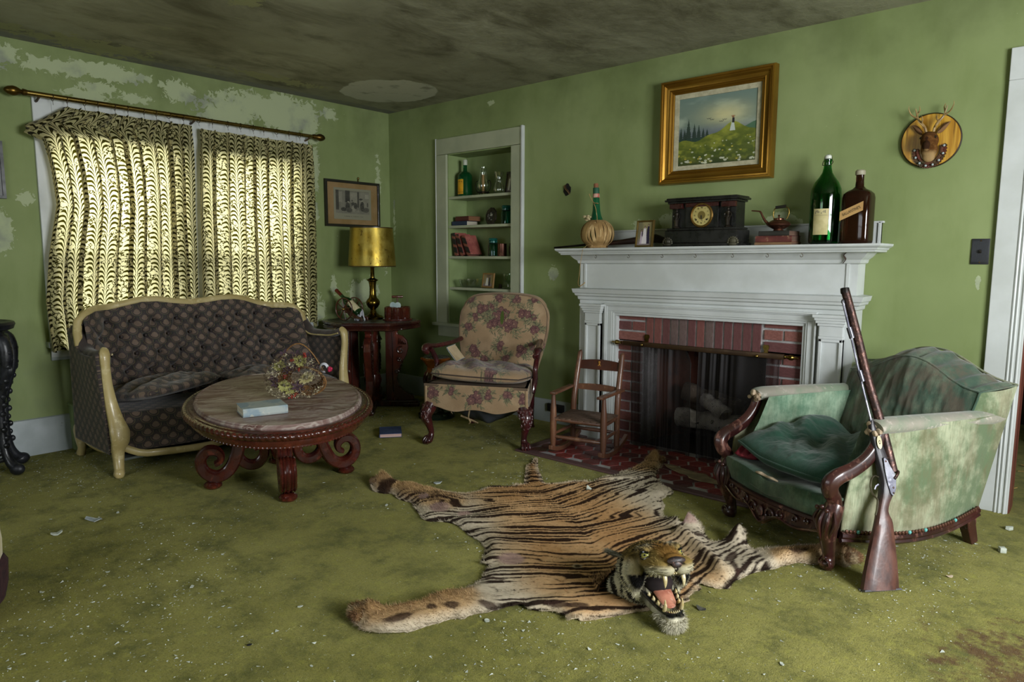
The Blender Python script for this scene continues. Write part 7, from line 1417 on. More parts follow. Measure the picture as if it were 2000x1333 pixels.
# ================================================================= TIGER SKIN RUG
OUT=np.array([(3.151,-2.727),(3.127,-2.695),(3.113,-2.659),(3.109,-2.638),(3.144,-2.625),(3.169,-2.603),(3.19,-2.56),(3.211,-2.503),(3.21,-2.438),(3.217,-2.392),(3.254,-2.345),(3.255,-2.289),(3.257,-2.229),(3.24,-2.192),(3.22,-2.163),(3.205,-2.121),(3.183,-2.116),(3.154,-2.117),(3.119,-2.064),(3.085,-2.016),(3.017,-1.965),(2.958,-1.95),(2.896,-1.934),(2.787,-1.895),(2.706,-1.912),(2.648,-1.953),(2.588,-1.938),(2.478,-1.88),(2.428,-1.85),(2.371,-1.849),(2.309,-1.851),(2.233,-1.824),(2.191,-1.853),(2.126,-1.863),(2.059,-1.821),(2.033,-1.769),(2.03,-1.725),(2.096,-1.713),(2.173,-1.72),(2.208,-1.703),(2.243,-1.657),(2.306,-1.674),(2.372,-1.657),(2.448,-1.632),(2.511,-1.576),(2.545,-1.509),(2.559,-1.42),(2.616,-1.354),(2.654,-1.276),(2.652,-1.248),(2.573,-1.146),(2.45,-0.985),(2.445,-0.935),(2.395,-0.843),(2.431,-0.863),(2.52,-0.967),(2.632,-1.083),(2.712,-1.156),(2.755,-1.178),(2.815,-1.114),(2.871,-1.02),(2.904,-0.985),(2.92,-0.899),(2.943,-0.835),(2.944,-0.76),(2.962,-0.682),(2.969,-0.598),(2.946,-0.504),(2.941,-0.408),(2.971,-0.371),(3.025,-0.4),(3.074,-0.504),(3.107,-0.599),(3.178,-0.712),(3.244,-0.791),(3.288,-0.805),(3.345,-0.87),(3.33,-0.909),(3.338,-0.975),(3.386,-1.038),(3.445,-1.163),(3.499,-1.198),(3.55,-1.233),(3.601,-1.265),(3.6,-1.198),(3.625,-1.161),(3.67,-1.204),(3.722,-1.269),(3.77,-1.306),(3.804,-1.267),(3.808,-1.207),(3.829,-1.166),(3.857,-1.178),(3.892,-1.235),(3.928,-1.252),(3.97,-1.201),(4.015,-1.147),(4.063,-1.097),(4.115,-1.05),(4.165,-1.02),(4.21,-1.035),(4.242,-1.034),(4.265,-1.067),(4.277,-1.133),(4.267,-1.167),(4.242,-1.164),(4.203,-1.148),(4.183,-1.216),(4.149,-1.234),(4.113,-1.247),(4.087,-1.302),(4.06,-1.387),(4.012,-1.472),(3.997,-1.526),(3.983,-1.589),(3.989,-1.623),(3.988,-1.656),(3.938,-1.69),(3.895,-1.695),(3.92,-1.738),(3.914,-1.775),(3.922,-1.84),(3.917,-1.884),(3.703,-2.222),(3.659,-2.225),(3.606,-2.229),(3.574,-2.251),(3.535,-2.274),(3.5,-2.266),(3.474,-2.309),(3.459,-2.341),(3.432,-2.389),(3.407,-2.423),(3.401,-2.47),(3.374,-2.488),(3.352,-2.549),(3.33,-2.62),(3.313,-2.663),(3.292,-2.702),(3.256,-2.729),(3.206,-2.74),(3.179,-2.736)])
t=thing('tiger_skin_rug','tiger skin rug with snarling mounted head lying spread on the olive carpet','rug',(3.25,-1.55,0)); TR=t
h_=.0068; x0,y0,x1,y1=OUT[:,0].min()-.02,OUT[:,1].min()-.02,OUT[:,0].max()+.02,OUT[:,1].max()+.02
gx=np.arange(x0,x1,h_); gy=np.arange(y0,y1,h_); GX,GY=np.meshgrid(gx,gy); px_,py_=GX.ravel(),GY.ravel()
def densify(P,n=5,amp=.006):
    o=[]; N=len(P)
    for i in range(N):
        p0,p1,p2,p3=P[i-1],P[i],P[(i+1)%N],P[(i+2)%N]
        for k in range(n):
            s=k/n; o.append(.5*((2*p1)+(-p0+p2)*s+(2*p0-5*p1+4*p2-p3)*s*s+(-p0+3*p1-3*p2+p3)*s**3))
    o=np.array(o); o+=amp*(np.stack([vn(o[:,0]*60,o[:,1]*60,1),vn(o[:,0]*60,o[:,1]*60,2)],-1)-.5); return o
PO=densify(OUT); Q0,Q1=PO,np.roll(PO,-1,0)
inside=np.zeros(len(px_),bool); best=np.full(len(px_),1e9); bxx=np.zeros(len(px_)); byy=np.zeros(len(px_))
for (a0,b0),(a1,b1) in zip(Q0,Q1):
    c_=((b0>py_)!=(b1>py_)); 
    if b1!=b0: inside^=c_&(px_<(a1-a0)*(py_-b0)/(b1-b0)+a0)
    near=(px_>min(a0,a1)-.09)&(px_<max(a0,a1)+.09)&(py_>min(b0,b1)-.09)&(py_<max(b0,b1)+.09)
    i=np.nonzero(near)[0]; dx,dy=a1-a0,b1-b0; l2=dx*dx+dy*dy+1e-12; tt=np.clip(((px_[i]-a0)*dx+(py_[i]-b0)*dy)/l2,0,1); qx,qy=a0+tt*dx,b0+tt*dy; d=np.hypot(px_[i]-qx,py_[i]-qy); m_=d<best[i]; j=i[m_]; best[j]=d[m_]; bxx[j]=qx[m_]; byy[j]=qy[m_]
sh=GX.shape; ins=inside.reshape(sh); idx=np.arange(len(px_)).reshape(sh)
cell=ins[:-1,:-1]|ins[:-1,1:]|ins[1:,:-1]|ins[1:,1:]; F=np.stack([idx[:-1,:-1],idx[:-1,1:],idx[1:,1:],idx[1:,:-1]],-1)[cell]
X_=np.where(inside,px_,bxx); Y_=np.where(inside,py_,byy); De=np.where(inside,np.minimum(best,.09),0)
used=np.unique(F); remap=-np.ones(len(px_),int); remap[used]=np.arange(len(used)); F=remap[F]; X_,Y_,De=X_[used],Y_[used],De[used]
SPN=np.array([(2.37,-.82),(2.52,-1.02),(2.704,-1.221),(2.871,-1.342),(2.987,-1.40),(3.192,-1.518),(3.351,-1.65),(3.475,-1.748),(3.60,-1.83),(3.80,-1.93)])
SD=np.concatenate([[0],np.cumsum(np.hypot(*np.diff(SPN,axis=0).T))])
def spine(X,Y):
    bd=np.full(X.shape,1e9); S_=np.zeros_like(X); T_=np.zeros_like(X)
    for i in range(len(SPN)-1):
        a,b=SPN[i],SPN[i+1]; d=b-a; l=np.hypot(*d); tt=((X-a[0])*d[0]+(Y-a[1])*d[1])/l/l; lo_=-9 if i==0 else 0; hi_=9 if i==len(SPN)-2 else 1; tc=np.clip(tt,lo_,hi_); qx,qy=a[0]+tc*d[0],a[1]+tc*d[1]; dd=np.hypot(X-qx,Y-qy); cr_=(X-a[0])*d[1]-(Y-a[1])*d[0]; m_=dd<bd; bd=np.where(m_,dd,bd); S_=np.where(m_,SD[i]+tc*l,S_); T_=np.where(m_,np.sign(cr_)*dd,T_)
    return S_,T_
S_,T_=spine(X_,Y_)     # T>0 : towards -x-y (left in view) or right
LEGS=[((3.36,-2.27),(3.13,-2.70),.10),((2.75,-1.75),(2.06,-1.75),.10),((4.0,-1.35),(4.25,-1.10),.08),((3.02,-.75),(2.98,-.42),.08)]
leg=np.zeros_like(X_); paw=np.zeros_like(X_); fore=np.zeros_like(X_)
for (a,b,r) in LEGS:
    a,b=np.array(a),np.array(b); d=b-a; tt=np.clip(((X_-a[0])*d[0]+(Y_-a[1])*d[1])/(d@d),0,1.2); dist=np.hypot(X_-a[0]-tt*d[0],Y_-a[1]-tt*d[1]); leg=np.maximum(leg,np.exp(-(dist/r)**2)*sst(0,.35,tt)); fore=np.maximum(fore,np.exp(-(dist/(r*1.7))**2)*sst(-.1,.2,((X_-a[0])*d[0]+(Y_-a[1])*d[1])/(d@d))) if r in (.10,) and b[1]<-2.5 or r==.08 and b[0]>4 else fore; paw=np.maximum(paw,np.exp(-(np.hypot(X_-b[0],Y_-b[1])/.07)**2))
edge=sst(0,.03,De)
Zk=.004+.010*sst(0,.05,De)+.012*fbm(X_*5,Y_*5,3)*edge+.022*leg*edge*(.6+.5*fbm(X_*18,Y_*18,5))+.022*paw*edge+.010*np.clip(np.sin(S_*14+3*fbm(X_*3,Y_*3,1)),0,1)*edge*sst(.1,.4,np.abs(T_))
Zk+=.07*np.exp(-(((X_-3.59)/.06)**2+((Y_+1.215)/.06)**2))*1.0+.06*np.exp(-(((X_-3.84)/.05)**2+((Y_+1.20)/.055)**2))+.03*np.exp(-((X_-3.78)*.6+(Y_+1.45)*.8)**2/.0012)*((X_>3.62)&(X_<4.02))*sst(0,.1,De)
Zk+=.014*sst(.03,0,De)*vn(X_*14,Y_*14,4)*(vn(X_*5,Y_*5,9)>.45)+.006*sst(.25,.0,np.abs(T_))*0
def tcol(X,Y,S,Tt,De,leg,paw,FO=0.):
    n=fbm(X*7,Y*7,3); c=np.zeros(X.shape+(3,))+L3('#bd9263'); c=cmix(c,'#cda577',sst(.4,.7,n)); c=cmix(c,'#bfa884',sst(.18,.42,np.abs(Tt))*.7)
    c=cmix(c,'#c9bfab',sst(.30,.48,np.abs(Tt)+.08*(n-.5))*sst(.5,.1,leg)*.8); c=cmix(c,'#bb925c',leg*.6); c=cmix(c,'#a07c52',paw*.5); c=cmix(c,'#cfc3ac',sst(.035,.0,De)*.7)
    se=S+np.where(Tt>0,.20,.42)*0*Tt+np.where(LEFT(X,Y),.22,.45)*np.abs(Tt)
    wv=1.15*fbm(X*3.2,Y*3.2,11)+.25*fbm(X*13,Y*13,12); ph=se/.064+wv*1.15
    for (pp,seed,thin) in ((ph,0,1.),(ph*1.0+.5,40,.45)):
        k=np.floor(pp); f=pp-k; hh=_h(k,k*0,7+seed); ln=vn(Tt*5.5+hh*60,k*3.1,seed+5); w=(.09+.38*sst(.24,.75,ln))*thin; w=np.where(ln<.20,0,w)
        sp=sst(.06,.0,np.abs(Tt)); w=w*(1-.0*sp)+.05*sp
        att=(1-.97*sst(.15,.55,FO))*(1-.95*sst(.1,.6,paw))
        m_=sst(w/2+.02,w/2-.03,np.abs(f-.5)+.05*(vn(X*160,Y*160,2)-.5)); c=cmix(c,'#24140f',np.clip(m_*att,0,1)*.97)
    for (px,py,rx,ry,rt) in ((3.42,-2.36,.045,.018,.3),(3.34,-2.46,.03,.02,.8),(3.30,-2.52,.02,.014,.8),(3.27,-2.64,.05,.018,1.2),(3.60,-2.20,.06,.018,.5),(3.66,-2.16,.05,.02,.8),(3.9,-1.42,.02,.06,.1),(3.95,-1.5,.06,.014,-.9),(4.1,-1.22,.05,.012,.7),(3.72,-1.3,.02,.07,-.5),(3.3,-2.2,.05,.01,.4)):
        u=(X-px)*math.cos(rt)+(Y-py)*math.sin(rt); v_=-(X-px)*math.sin(rt)+(Y-py)*math.cos(rt); c=cmix(c,'#3a2822',sst(1.1,.8,np.hypot(u/rx,v_/ry)+.5*(n-.5))*.85)
    for (px,py,r) in ((3.24,-2.03,.05),(2.60,-1.83,.05),(2.74,-1.80,.035),(3.62,-1.23,.035),(2.45,-1.80,.03)): c=cmix(c,'#a98c82',sst(1.2,.7,np.hypot((X-px),(Y-py))/r+.7*(n-.5))*.85)
    c=cmix(c,'#5f4431',sst(.35,.65,fbm(X*30,Y*30,8))*leg*.35)
    d=np.hypot(X-3.474,Y+1.90); c=cmix(c,'#2c2a1c',(d<.013)*.9); c=cmix(c,'#b9a88e',((d>=.013)&(d<.019))*.8)
    g=.86+.28*vn(X*330,Y*330,6)*vn(X*90,Y*90,8)+.08*(vn(X*500,Y*500,3)-.5); return c*g[...,None]
def LEFT(X,Y): return ((X-2.704)*(-1.83+1.221)-(Y+1.221)*(3.60-2.704))>0
Cc=tcol(X_,Y_,S_,T_,De,leg,paw,fore)
V=np.stack([X_-3.25,Y_+1.55,Zk],-1); so=nmesh('skin',V,F,M_fur,t,C=Cc); q=so.modifiers.new('t','SOLIDIFY'); q.thickness=.004; q.offset=-1
def hairs(name,P,N,C,n,L,w,flow,parent,seed=1,var=.35,dark=None):
    r=np.random.RandomState(seed); i=r.randint(0,len(P),n); p=P[i]; nn=N[i]; fl=flow[i] if hasattr(flow,'shape') and flow.ndim==2 else np.tile(flow,(n,1)); LL=(L[i] if hasattr(L,'shape') else L)*r.uniform(.6,1.3,n)
    d=nn*.45+fl*.9+r.normal(size=(n,3))*var; d/=np.linalg.norm(d,axis=1)[:,None]+1e-9; sd=np.cross(d,nn+1e-3); sd/=np.linalg.norm(sd,axis=1)[:,None]+1e-9
    p=p+r.normal(size=(n,3))*.001; a=p-sd*w; b=p+sd*w; c=p+d*LL[:,None]; V=np.stack([a,b,c],1).reshape(-1,3); F=np.arange(n*3).reshape(-1,3); cc=np.repeat(C[i]*r.uniform(.75,1.25,n)[:,None],3,0)
    o=nmesh(name,V,F,M_hair,parent,C=np.clip(cc,0,1),sm=False); o['kind']='stuff'; return o
M_hair=Mt('hair_strands'); M_hair.base(M_hair.attr('Col','Color')); M_hair.set(rough=.7,spec=.2); M_hair=M_hair.mat
NZ=np.zeros((len(V),3)); NZ[:,2]=1
hl=.009+.010*leg+.012*paw+.006*sst(.03,0,De); hair_flow=np.array([-.35,.25,0.]); out_=np.stack([X_-3.2,Y_+1.5,0*X_],-1); out_/=np.linalg.norm(out_,axis=1)[:,None]+1e-9
wgt=np.nonzero(np.random.RandomState(4).rand(len(V))<(.25+.75*np.clip(leg+paw+sst(.03,0,De),0,1)))[0]
hairs('fur',V[wgt],NZ[wgt],Cc[wgt],52000,hl[wgt]*.8,.0010,(hair_flow*.6+out_*.9)[wgt],t,seed=2)
# paws: toe lumps
for (cx,cy,dx,dy) in ((3.135,-2.672,-.45,-.9),(2.075,-1.765,-1,0),(4.245,-1.095,.5,.85),(2.985,-.425,0,1)):
    d=Vector((dx,dy,0)).normalized(); s_=Vector((-d.y,d.x,0)); prt=[('b',(cx-3.25,cy+1.55,.022),(.055,.055,.026))]
    for k in (-1.5,-.5,.5,1.5): c_=Vector((cx-3.25,cy+1.55,.022))+d*(.036+.008*(abs(k)<1))+s_*k*.023; prt.append(('b',tuple(c_),(.017,.017,.018)))
    pc=lambda V_,N_:cmix(cmix(np.zeros((len(V_),3))+L3('#9a7850'),'#6d4f36',sst(.35,.6,fbm(V_[:,0]*50,V_[:,1]*50,3))),'#b09c7a',sst(.5,.8,fbm(V_[:,0]*30,V_[:,1]*30,5)))
    po,Vp,Np=blob('paw',prt,M_fur,t,vox=.006,color=pc); hairs('paw_fur',Vp,Np,pc(Vp,Np),2600,np.full(len(Vp),.013),.0011,np.tile([d.x*.6,d.y*.6,-.1],(len(Vp),1)),po,seed=5)
# head
HM=Matrix.Translation((3.838-3.25,-1.952+1.55,0))@Matrix.Rotation(math.radians(-36),4,'Z')
UM=HM@Matrix.Translation((.02,0,.105))@Matrix.Rotation(math.radians(-20),4,'Y')@Matrix.Diagonal((1,1.08,.86,1))@Matrix.Translation((-.02,0,-.105))
def hcol(V,N):
    x,y,z=V[:,0],V[:,1],V[:,2]; ay=np.abs(y); n=fbm(x*40,z*40,3); c=np.zeros((len(V),3))+L3('#86703f')
    c=cmix(c,'#c9c2a6',sst(.215,.17,z)*sst(.10,.05,x)); c=cmix(c,'#a9a388',sst(.035,.06,ay)*sst(.06,.12,x)*sst(.19,.16,z)*.9); c=cmix(c,'#b0a98f',sst(.12,.17,x)*sst(.19,.165,z)); c=cmix(c,'#7a5526',sst(.045,.02,ay)*sst(.05,.1,x)*sst(.185,.20,z)*.8)
    c=cmix(c,'#b3ac94',np.exp(-(((x-.075)/.025)**2+((ay-.05)/.022)**2+((z-.25)/.016)**2))*1.2)
    st=lambda s,w:sst(w+.05,w-.05,np.abs((s%1)-.5)*2)
    cheek=sst(.075,.03,x)*sst(.24,.20,z); ph=(x+.35*(z-.15)+.010*np.sin(z*55)+.012*(fbm(z*20,ay*20,4)-.5))/.046; c=cmix(c,'#0f0d0b',cheek*st(ph,.50)*.98)
    crown=sst(.075,.03,x)*sst(.20,.235,z); c=cmix(c,'#15120f',crown*st((x*1+ay*.5)/.026+n*.7,.52)*.95)
    brow=sst(.03,.07,x)*sst(.14,.10,x)*sst(.215,.225,z); c=cmix(c,'#1c1712',brow*st((ay*1.0+x*.6)/.019+n*.8,.46)*.9)
    c=cmix(c,'#0f0d0b',np.exp(-(((x-.10)/.026)**2+((ay-.056)/.02)**2+((z-.215)/.013)**2)*1.1)*1.1)
    c=cmix(c,'#2a2018',sst(.1,.13,x)*sst(.2,.17,z)*st((z)/.011+.4*np.sin(x*60),.28)*sst(.02,.04,ay)*.7)
    c=cmix(c,'#0d0c0c',sst(.205,.212,x)*sst(.178,.186,z)*sst(.034,.026,ay)); c=cmix(c,'#6a5246',np.exp(-(((x-.222)/.012)**2+((ay)/.012)**2+((z-.190)/.012)**2)))
    c=cmix(c,'#0c0b0a',sst(.150,.140,z)*sst(.05,.07,x)*sst(.13,.1,np.abs(x-.1))); return c
up=[('b',(0,0,.185),(.105,.088,.078)),('b',(-.06,0,.15),(.085,.095,.095)),('b',(.07,0,.215),(.06,.065,.045)),('b',(.13,0,.205),(.075,.036,.034),(0,.15,0)),('b',(.155,.036,.176),(.060,.036,.034)),('b',(.155,-.036,.176),(.060,.036,.034)),('b',(.185,.026,.170),(.034,.030,.028)),('b',(.185,-.026,.170),(.034,.030,.028)),('b',(.185,0,.200),(.030,.034,.026)),('b',(.12,0,.215),(.06,.048,.032)),
 ('b',(.02,.078,.145),(.07,.036,.075)),('b',(.02,-.078,.145),(.07,.036,.075)),('b',(.085,.05,.238),(.035,.024,.016)),('b',(.085,-.05,.238),(.035,.024,.016)),('b',(.10,.048,.195),(.045,.022,.018)),('b',(.10,-.048,.195),(.045,.022,.018)),('b',(-.03,0,.07),(.10,.10,.06)),('b',(-.11,0,.08),(.09,.12,.08))]
for k in range(5):
    for s in (-1,1): up.append(('b',(.115+.014*k,s*(.040+.004*k),.205-.006*k),(.016,.014,.007),(0,.6,0)))
ho,Vh,Nh=blob('head',up,M_fur,t,vox=.0042,color=hcol,M=UM,sm_it=4)
# recompute colours for hair
dg_=np.zeros(len(ho.data.vertices)*4); ho.data.color_attributes['Col'].data.foreach_get('color',dg_); HC=dg_.reshape(-1,4)[:,:3]
bd=np.array((UM.to_3x3()@Vector((-.8,0,-.35)))); sel=(np.array((np.linalg.inv(np.array(UM))@np.c_[Vh,np.ones(len(Vh))].T).T)[:,0]<.19); hairs('head_fur',Vh[sel],Nh[sel],HC[sel],26000,np.full(sel.sum(),.011),.0009,np.tile(bd,(sel.sum(),1)),ho,seed=8,var=.28)
def jcol(V,N):
    x,y,z=V[:,0],V[:,1],V[:,2]; c=np.zeros((len(V),3))+L3('#c4bea8'); c=cmix(c,'#0f0e0d',sst(.052,.062,z+.25*(x-.16)*(x<.16))*1.); c=cmix(c,'#141210',sst(.11,.06,x)*.85); c=cmix(c,'#5f5a49',sst(.45,.7,fbm(x*50,y*50,2))*.5); return c
jw=[('tube',)]; jw=[('b',(.165,0,.032),(.036,.040,.030)),('b',(.02,.055,.075),(.05,.022,.04)),('b',(.02,-.055,.075),(.05,.022,.04)),('b',(-.03,0,.06),(.05,.08,.06))]+[('b',(.02+.028*k,s*(.058-.007*k),.072-.007*k),(.028,.017,.017)) for k in range(6) for s in (-1,1)]+[('b',(.18,s*.016,.055),(.018,.018,.012)) for s in (-1,1)]
jo,Vj,Nj=blob('lower_jaw',jw,M_fur,t,vox=.004,color=jcol,M=HM,sm_it=3)
dg_=np.zeros(len(jo.data.vertices)*4); jo.data.color_attributes['Col'].data.foreach_get('color',dg_); JC=dg_.reshape(-1,4)[:,:3]; Vl=(np.linalg.inv(np.array(HM))@np.c_[Vj,np.ones(len(Vj))].T).T; sel=(Vl[:,2]<.05)&(Vl[:,0]>.12)
hairs('chin_fur',Vj[sel],Nj[sel],JC[sel],4500,np.full(sel.sum(),.017),.001,np.tile(np.array((HM.to_3x3()@Vector((.3,0,-.5)))),(sel.sum(),1)),jo,seed=9,var=.4)
M_blk=mat('wet_black_lip','#0b0b0d','#16161a',rough=.15,coat=.4); M_mouth=mat('mouth_dark','#1c0c0b','#100707',rough=.9); M_tong=mat('tongue_pink','#c98a72','#ab6a56','#dba794',scale=20,rough=.3,coat=.3); M_tooth=mat('tooth_ivory','#cfc39c','#a9925a','#ded6b8',scale=25,rough=.25,coat=.3)
mm_=MB(); mm_.ball((.035,0,.108),(.06,.055,.04),16,10,HM); obj('mouth_cavity',mm_,M_mouth,ho)
g=MB(); g.tube([(.0,0,.105),(.05,0,.100),(.095,0,.092),(.13,0,.080),(.152,0,.075)],[(.032,.014),(.034,.015),(.032,.014),(.027,.011),(.014,.006)],14,up=(0,0,1),M=HM); obj('tongue',g,M_tong,ho)
g=MB(); g.ball((.10,0,.148),(.065,.030,.010),14,8,UM); obj('palate',g,M_tong,ho)
g=MB(); 
for s in (-1,1): g.tube([(.0,s*.058,.115),(.04,s*.060,.092),(.09,s*.052,.078),(.14,s*.040,.068),(.175,s*.022,.063),(.185,0,.062)],[.008,.009,.008,.007,.007,.007],8,M=HM)
obj('lower_lip',g,M_blk,jo)
g=MB()
for s in (-1,1): g.tube([(.03,s*.062,.128),(.07,s*.058,.142),(.12,s*.054,.148),(.17,s*.044,.150),(.195,s*.02,.158),(.2,0,.165)],[.008,.007,.006,.005,.005,.005],8,M=UM)
obj('upper_lip',g,M_blk,ho)
def fang(name,base,tip,r,M,par):
    b,tp=Vector(base),Vector(tip); md=(b+tp)/2+Vector((.006,0,0)); f_=MB(); f_.tube([b,md,b*.15+tp*.85+Vector((.003,0,0)),tp],[r,r*.8,r*.4,r*.08],10,M=M); obj(name,f_,M_tooth,par)
for s in (-1,1): fang('upper_fang',(.178,s*.030,.155),(.176,s*.031,.098),.0085,UM,ho); fang('lower_fang',(.158,s*.030,.062),(.166,s*.031,.112),.0075,HM,jo)
for k in range(6): y_=(k-2.5)*.008; fang('upper_incisor',(.188-abs(y_)*.2,y_,.156),(.190-abs(y_)*.2,y_,.147),.0036,UM,ho); fang('lower_incisor',(.172-abs(y_)*.2,y_*.9,.064),(.173-abs(y_)*.2,y_*.9,.073),.0032,HM,jo)
for s in (-1,1):
    for k in range(3): fang('molar',(.13-.024*k,s*(.042+.004*k),.150),(.13-.024*k,s*(.042+.004*k),.134),.008,UM,ho); fang('molar',(.125-.024*k,s*(.038+.006*k),.074+.004*k),(.125-.024*k,s*(.038+.006*k),.09+.004*k),.007,HM,jo)
    e=MB(); e.ball((.104,s*.053,.217),(.0165,.0165,.0165),18,14,UM); eo=obj('eye',e,mat('glass_eye','#b5b060','#8f8a3e',rough=.05,coat=.8) if s<0 else bpy.data.materials['glass_eye'],ho)
    e=MB(); d_=Vector((.75,s*.6,.12)).normalized(); c_=Vector((.104,s*.053,.217))+d_*.0145; e.ball(tuple(c_),(.0045,.0045,.0045),10,8,UM); obj('pupil',e,M_blk,eo)
    e=MB(); e.tube([(.093,s*.066,.219),(.102,s*.068,.229),(.112,s*.062,.231),(.121,s*.052,.226)],[.005,.0055,.0055,.004],8,M=UM); e.tube([(.093,s*.068,.213),(.103,s*.069,.205),(.113,s*.064,.204),(.122,s*.052,.212)],.004,8,M=UM); obj('eyelid',e,M_blk,ho)
    e=MB(); e.grid(lambda u,v:(-.045-.02*math.sin(u*PI)+.012*v,s*(.075+.038*v),.215+.046*v*math.sin(PI*(.2+.6*u))+(u-.5)*.05*(1-.4*v)*0),8,8,UM)
    ear=MB(); ear.grid(lambda u,v:(-.07+(u-.5)*.06*math.cos(v*1.2)-.035*v,s*(.080+.030*v),.200+.018*v+.012*math.sin(u*PI)),10,8,UM); ea=obj('ear',ear,M_fur,ho); 
    me=ea.data; at=me.color_attributes.new('Col','FLOAT_COLOR','POINT'); [setattr(at.data[i],'color',(.02,.02,.018,1) if i%5<3 else (.35,.33,.25,1)) for i in range(len(me.vertices))]
    q=ea.modifiers.new('t','SOLIDIFY'); q.thickness=.005
    Ve=np.array([tuple(v_.co) for v_ in me.vertices]); Ne=np.tile(np.array(UM.to_3x3()@Vector((-.3,s*.6,.3))),(len(Ve),1)); hairs('ear_fur',Ve,Ne,np.tile([.22,.21,.16],(len(Ve),1)),900,np.full(len(Ve),.022),.0009,np.tile(bd*.6,(len(Ve),1)),ea,seed=12,var=.5)
g=MB(); g.ball((.214,0,.200),(.012,.031,.015),14,10,UM); g.ball((.217,0,.188),(.009,.017,.016),14,10,UM); g.tube([(.222,0,.182),(.218,0,.168),(.205,0,.160)],[.004,.003,.003],6,M=UM); obj('nose',g,mat('nose_leather','#241c1c','#3a2a28','#7d5c50',scale=30,rough=.55,coat=.0),ho)
# neck skirt of skin behind the head
sk=MB(); sk.grid(lambda u,v:(-.10-.13*v-.03*math.sin(u*PI),-.17+.34*u,.012+.11*(1-v)**1.5*math.sin(PI*u)**.6),30,14,HM); sko=obj('neck_skin',sk,M_fur,t); me=sko.data; Vs=np.array([tuple(v_.co) for v_ in me.vertices]); ss_,ts_=spine(Vs[:,0]+3.25,Vs[:,1]-1.55); cs=tcol(Vs[:,0]+3.25,Vs[:,1]-1.55,ss_,ts_,np.full(len(Vs),.09),np.zeros(len(Vs)),np.zeros(len(Vs))); at=me.color_attributes.new('Col','FLOAT_COLOR','POINT'); c4=np.ones((len(Vs),4)); c4[:,:3]=cs; at.data.foreach_set('color',c4.ravel()); q=sko.modifiers.new('s','SUBSURF'); q.levels=q.render_levels=2
hairs('cheek_ruff',Vs,np.tile([0,0,1.],(len(Vs),1)),cs,2500,np.full(len(Vs),.02),.001,np.tile(bd*.5,(len(Vs),1)),sko,seed=3,var=.5)
# ================================================================= FLOOR CLUTTER
book('dark blue book lying on the carpet between the coffee table and the tapestry armchair',(1.255,-1.045,.003),.15,.205,.026,mat('cloth_blue','#27365e','#354670','#1f2b4c',scale=7,rough=.75),mat('pages_pinkish','#c9aaa2','#b3938c',scale=3,stretch=(1,1,60),rough=.9),rz=math.radians(52))
M_chip=mat('paint_chip','#c3c8bd','#a9b0a4',scale=30,rough=.8); M_plas=mat('plaster_lump','#c9b79f','#a8927a',scale=30,rough=.9); M_grey=mat('grey_scrap','#8f989b','#c2c8ca',scale=20,rough=.8)
def flake(name,lab,cat,loc,s,m_,th=.002,seed=1,curl=.3,group=None):
    r=random.Random(seed); n=9; t=thing(name,lab,cat,loc,r.uniform(0,6),group); P=[(s*r.uniform(.6,1.1)*math.cos(2*PI*k/n),s*.7*r.uniform(.5,1.1)*math.sin(2*PI*k/n)) for k in range(n)]
    v=[(0,0,th)]+[(x,y,th+curl*s*abs(x/s)**2) for x,y in P]+[(0,0,0)]+[(x,y,curl*s*abs(x/s)**2) for x,y in P]; f=[(0,1+k,1+(k+1)%n) for k in range(n)]+[(n+1,n+2+(k+1)%n,n+2+k) for k in range(n)]+[(1+k,n+2+k,n+2+(k+1)%n,1+(k+1)%n) for k in range(n)]
    obj('flake',MB().add(v,f),m_,t,sm=30); return t
flake('paper_scrap','crumpled white scrap on the carpet near the left edge, left of the grey scrap','scrap',(1.529,-3.155,.001),.028,M_chip,.006,3,.5)
flake('plaster_flake','curled grey-and-white flake on the carpet left of the coffee table','scrap',(1.472,-2.981,.001),.045,M_grey,.003,5,.35)
flake('dried_rose','small pale pink dried rose on the carpet behind the coffee table','flower',(.911,-1.191,.001),.022,M_plas,.018,8,.5)
flake('plaster_lump','tan plaster lump on the carpet beside the front leg of the green armchair','plaster',(4.135,-1.28+.17,.001),.022,M_plas,.014,11,.2).location=(4.12,-1.09,.001)
t=thing('white_block','small white plaster cube on the carpet right of the green armchair','plaster',(4.726,-.565,.0)); obj('block',MB().rbox(-.012,.012,-.012,.012,0,.022,.002,T(rz=.5)),M_chip,t)
flake('plaster_lump','white chunk on the carpet near the doorway casing, behind the small cube','plaster',(4.72,-.25,.001),.018,M_chip,.014,14,.2)
flake('bone_chip','white chip lying on the striped fur of the tiger rug','chip',(2.995,-1.13,.022),.022,M_chip,.004,15,.6)
flake('feather','small dark feather on the carpet right of the tiger head','feather',(3.985,-1.86,.001),.022,mat('feather_dark','#3a3a35','#55534a',rough=.9),.002,17,.4)
flake('dark_chip','small black chip on the bare carpet in the lower foreground','chip',(3.0,-3.03,.001),.009,mat('chip_black','#16181c',rough=.6),.003,18,.2)
flake('straw_scrap','curved pale straw on the carpet right of the gun butt','scrap',(4.60,-.98,.001),.018,M_plas,.002,19,.4)
flake('plaster_flake','pale flake on the carpet just above the tiger rug left hind leg','scrap',(2.28,-1.55,.001),.028,M_grey,.003,21,.3)
flake('plaster_flake','pale grey flake on the carpet below the tiger rug left foreleg','scrap',(3.47,-2.42,.001),.014,M_chip,.003,22,.3)
rr=random.Random(9); base=None
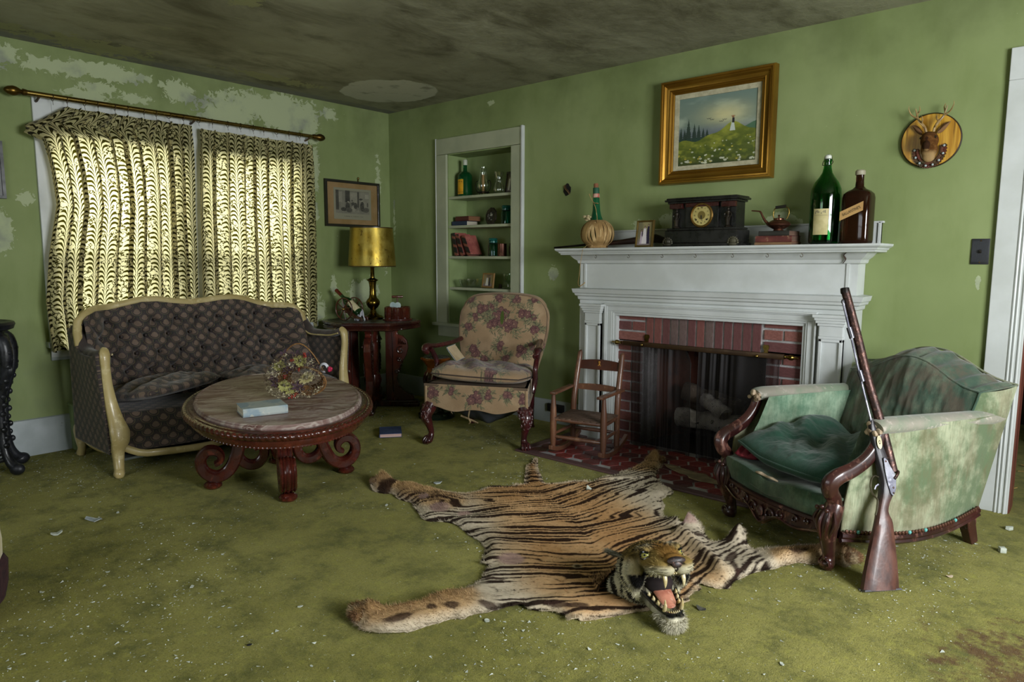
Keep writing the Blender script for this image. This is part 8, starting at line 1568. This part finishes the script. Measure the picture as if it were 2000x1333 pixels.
for k in range(46):
    while True:
        x,y=rr.uniform(.9,4.6),rr.uniform(-3.6,-.9)
        if (x-4.98)*(-.657)+(y+4.03)*.754>.9 and not(2.4<x<4.1 and -2.75<y<-.9) and not ((x-1.6)**2+(y+2.08)**2<.5) and not (x>3.6 and y>-1.4): break
    s=rr.uniform(.006,.014)
    if base is None: base=flake('paint_chip','small white paint chip lying on the olive carpet','paint chip',(x,y,.001),.011,M_chip,.002,31,.25,'loose white paint chips scattered on the carpet')
    else: d=dup(base,(x,y,.001),rr.uniform(0,6)); d.scale=(s/.011,)*3
r=np.random.RandomState(2); n=26000; XX=r.uniform(.05,4.7,n); YY=r.uniform(-3.9,-.05,n); dn=fbm(XX*1.6,YY*1.6,5); k=(r.rand(n)<sst(.30,.72,dn)+.25*(XX<1.0)+.2*(XX<.35))&~((XX>2.15)&(YY>-.8)&(XX<4.05)); XX,YY=XX[k],YY[k]; n=len(XX)
s=r.gamma(2.0,.0013,n)+.0014; s=np.minimum(s,.009); V=[];
ang=r.uniform(0,6.28,(n,3))+np.array([0,2.09,4.19]); P=np.stack([XX[:,None]+s[:,None]*np.cos(ang),YY[:,None]+s[:,None]*np.sin(ang),.0015+r.uniform(0,.004,(n,3))],-1).reshape(-1,3)
o=nmesh('plaster_dust',P,np.arange(n*3).reshape(-1,3),mat('plaster_crumbs','#d5dad2','#b5bcb2',scale=60,rough=.8),None,sm=False); tag(o,'fine white plaster crumbs dusted all over the olive carpet','debris',kind='stuff')
# torn hide scrap on the hearth
a=np.linspace(0,1,60)[None,:]+np.zeros((16,1)); b=np.linspace(-1,1,16)[:,None]+np.zeros((1,60)); w=.05*np.sin(a*PI)**.6*(.6+.8*vn(a*9,b*2,3)); X_=3.06+.46*a+b*w*.25; Y_=-.44-.14*a+b*w; Z_=.013+.006*fbm(a*9,b*3,2)
t=thing('fur_scrap','pale torn strip of hide lying on the hearth tiles behind the tiger rug','hide scrap',(3.25,-.5,0)); ngrid('hide',np.stack([X_-3.25,Y_+.5,Z_],-1),mat('pale_hide','#8a7a5c','#6c5e46',scale=20,rough=.95),t,solid=.002)
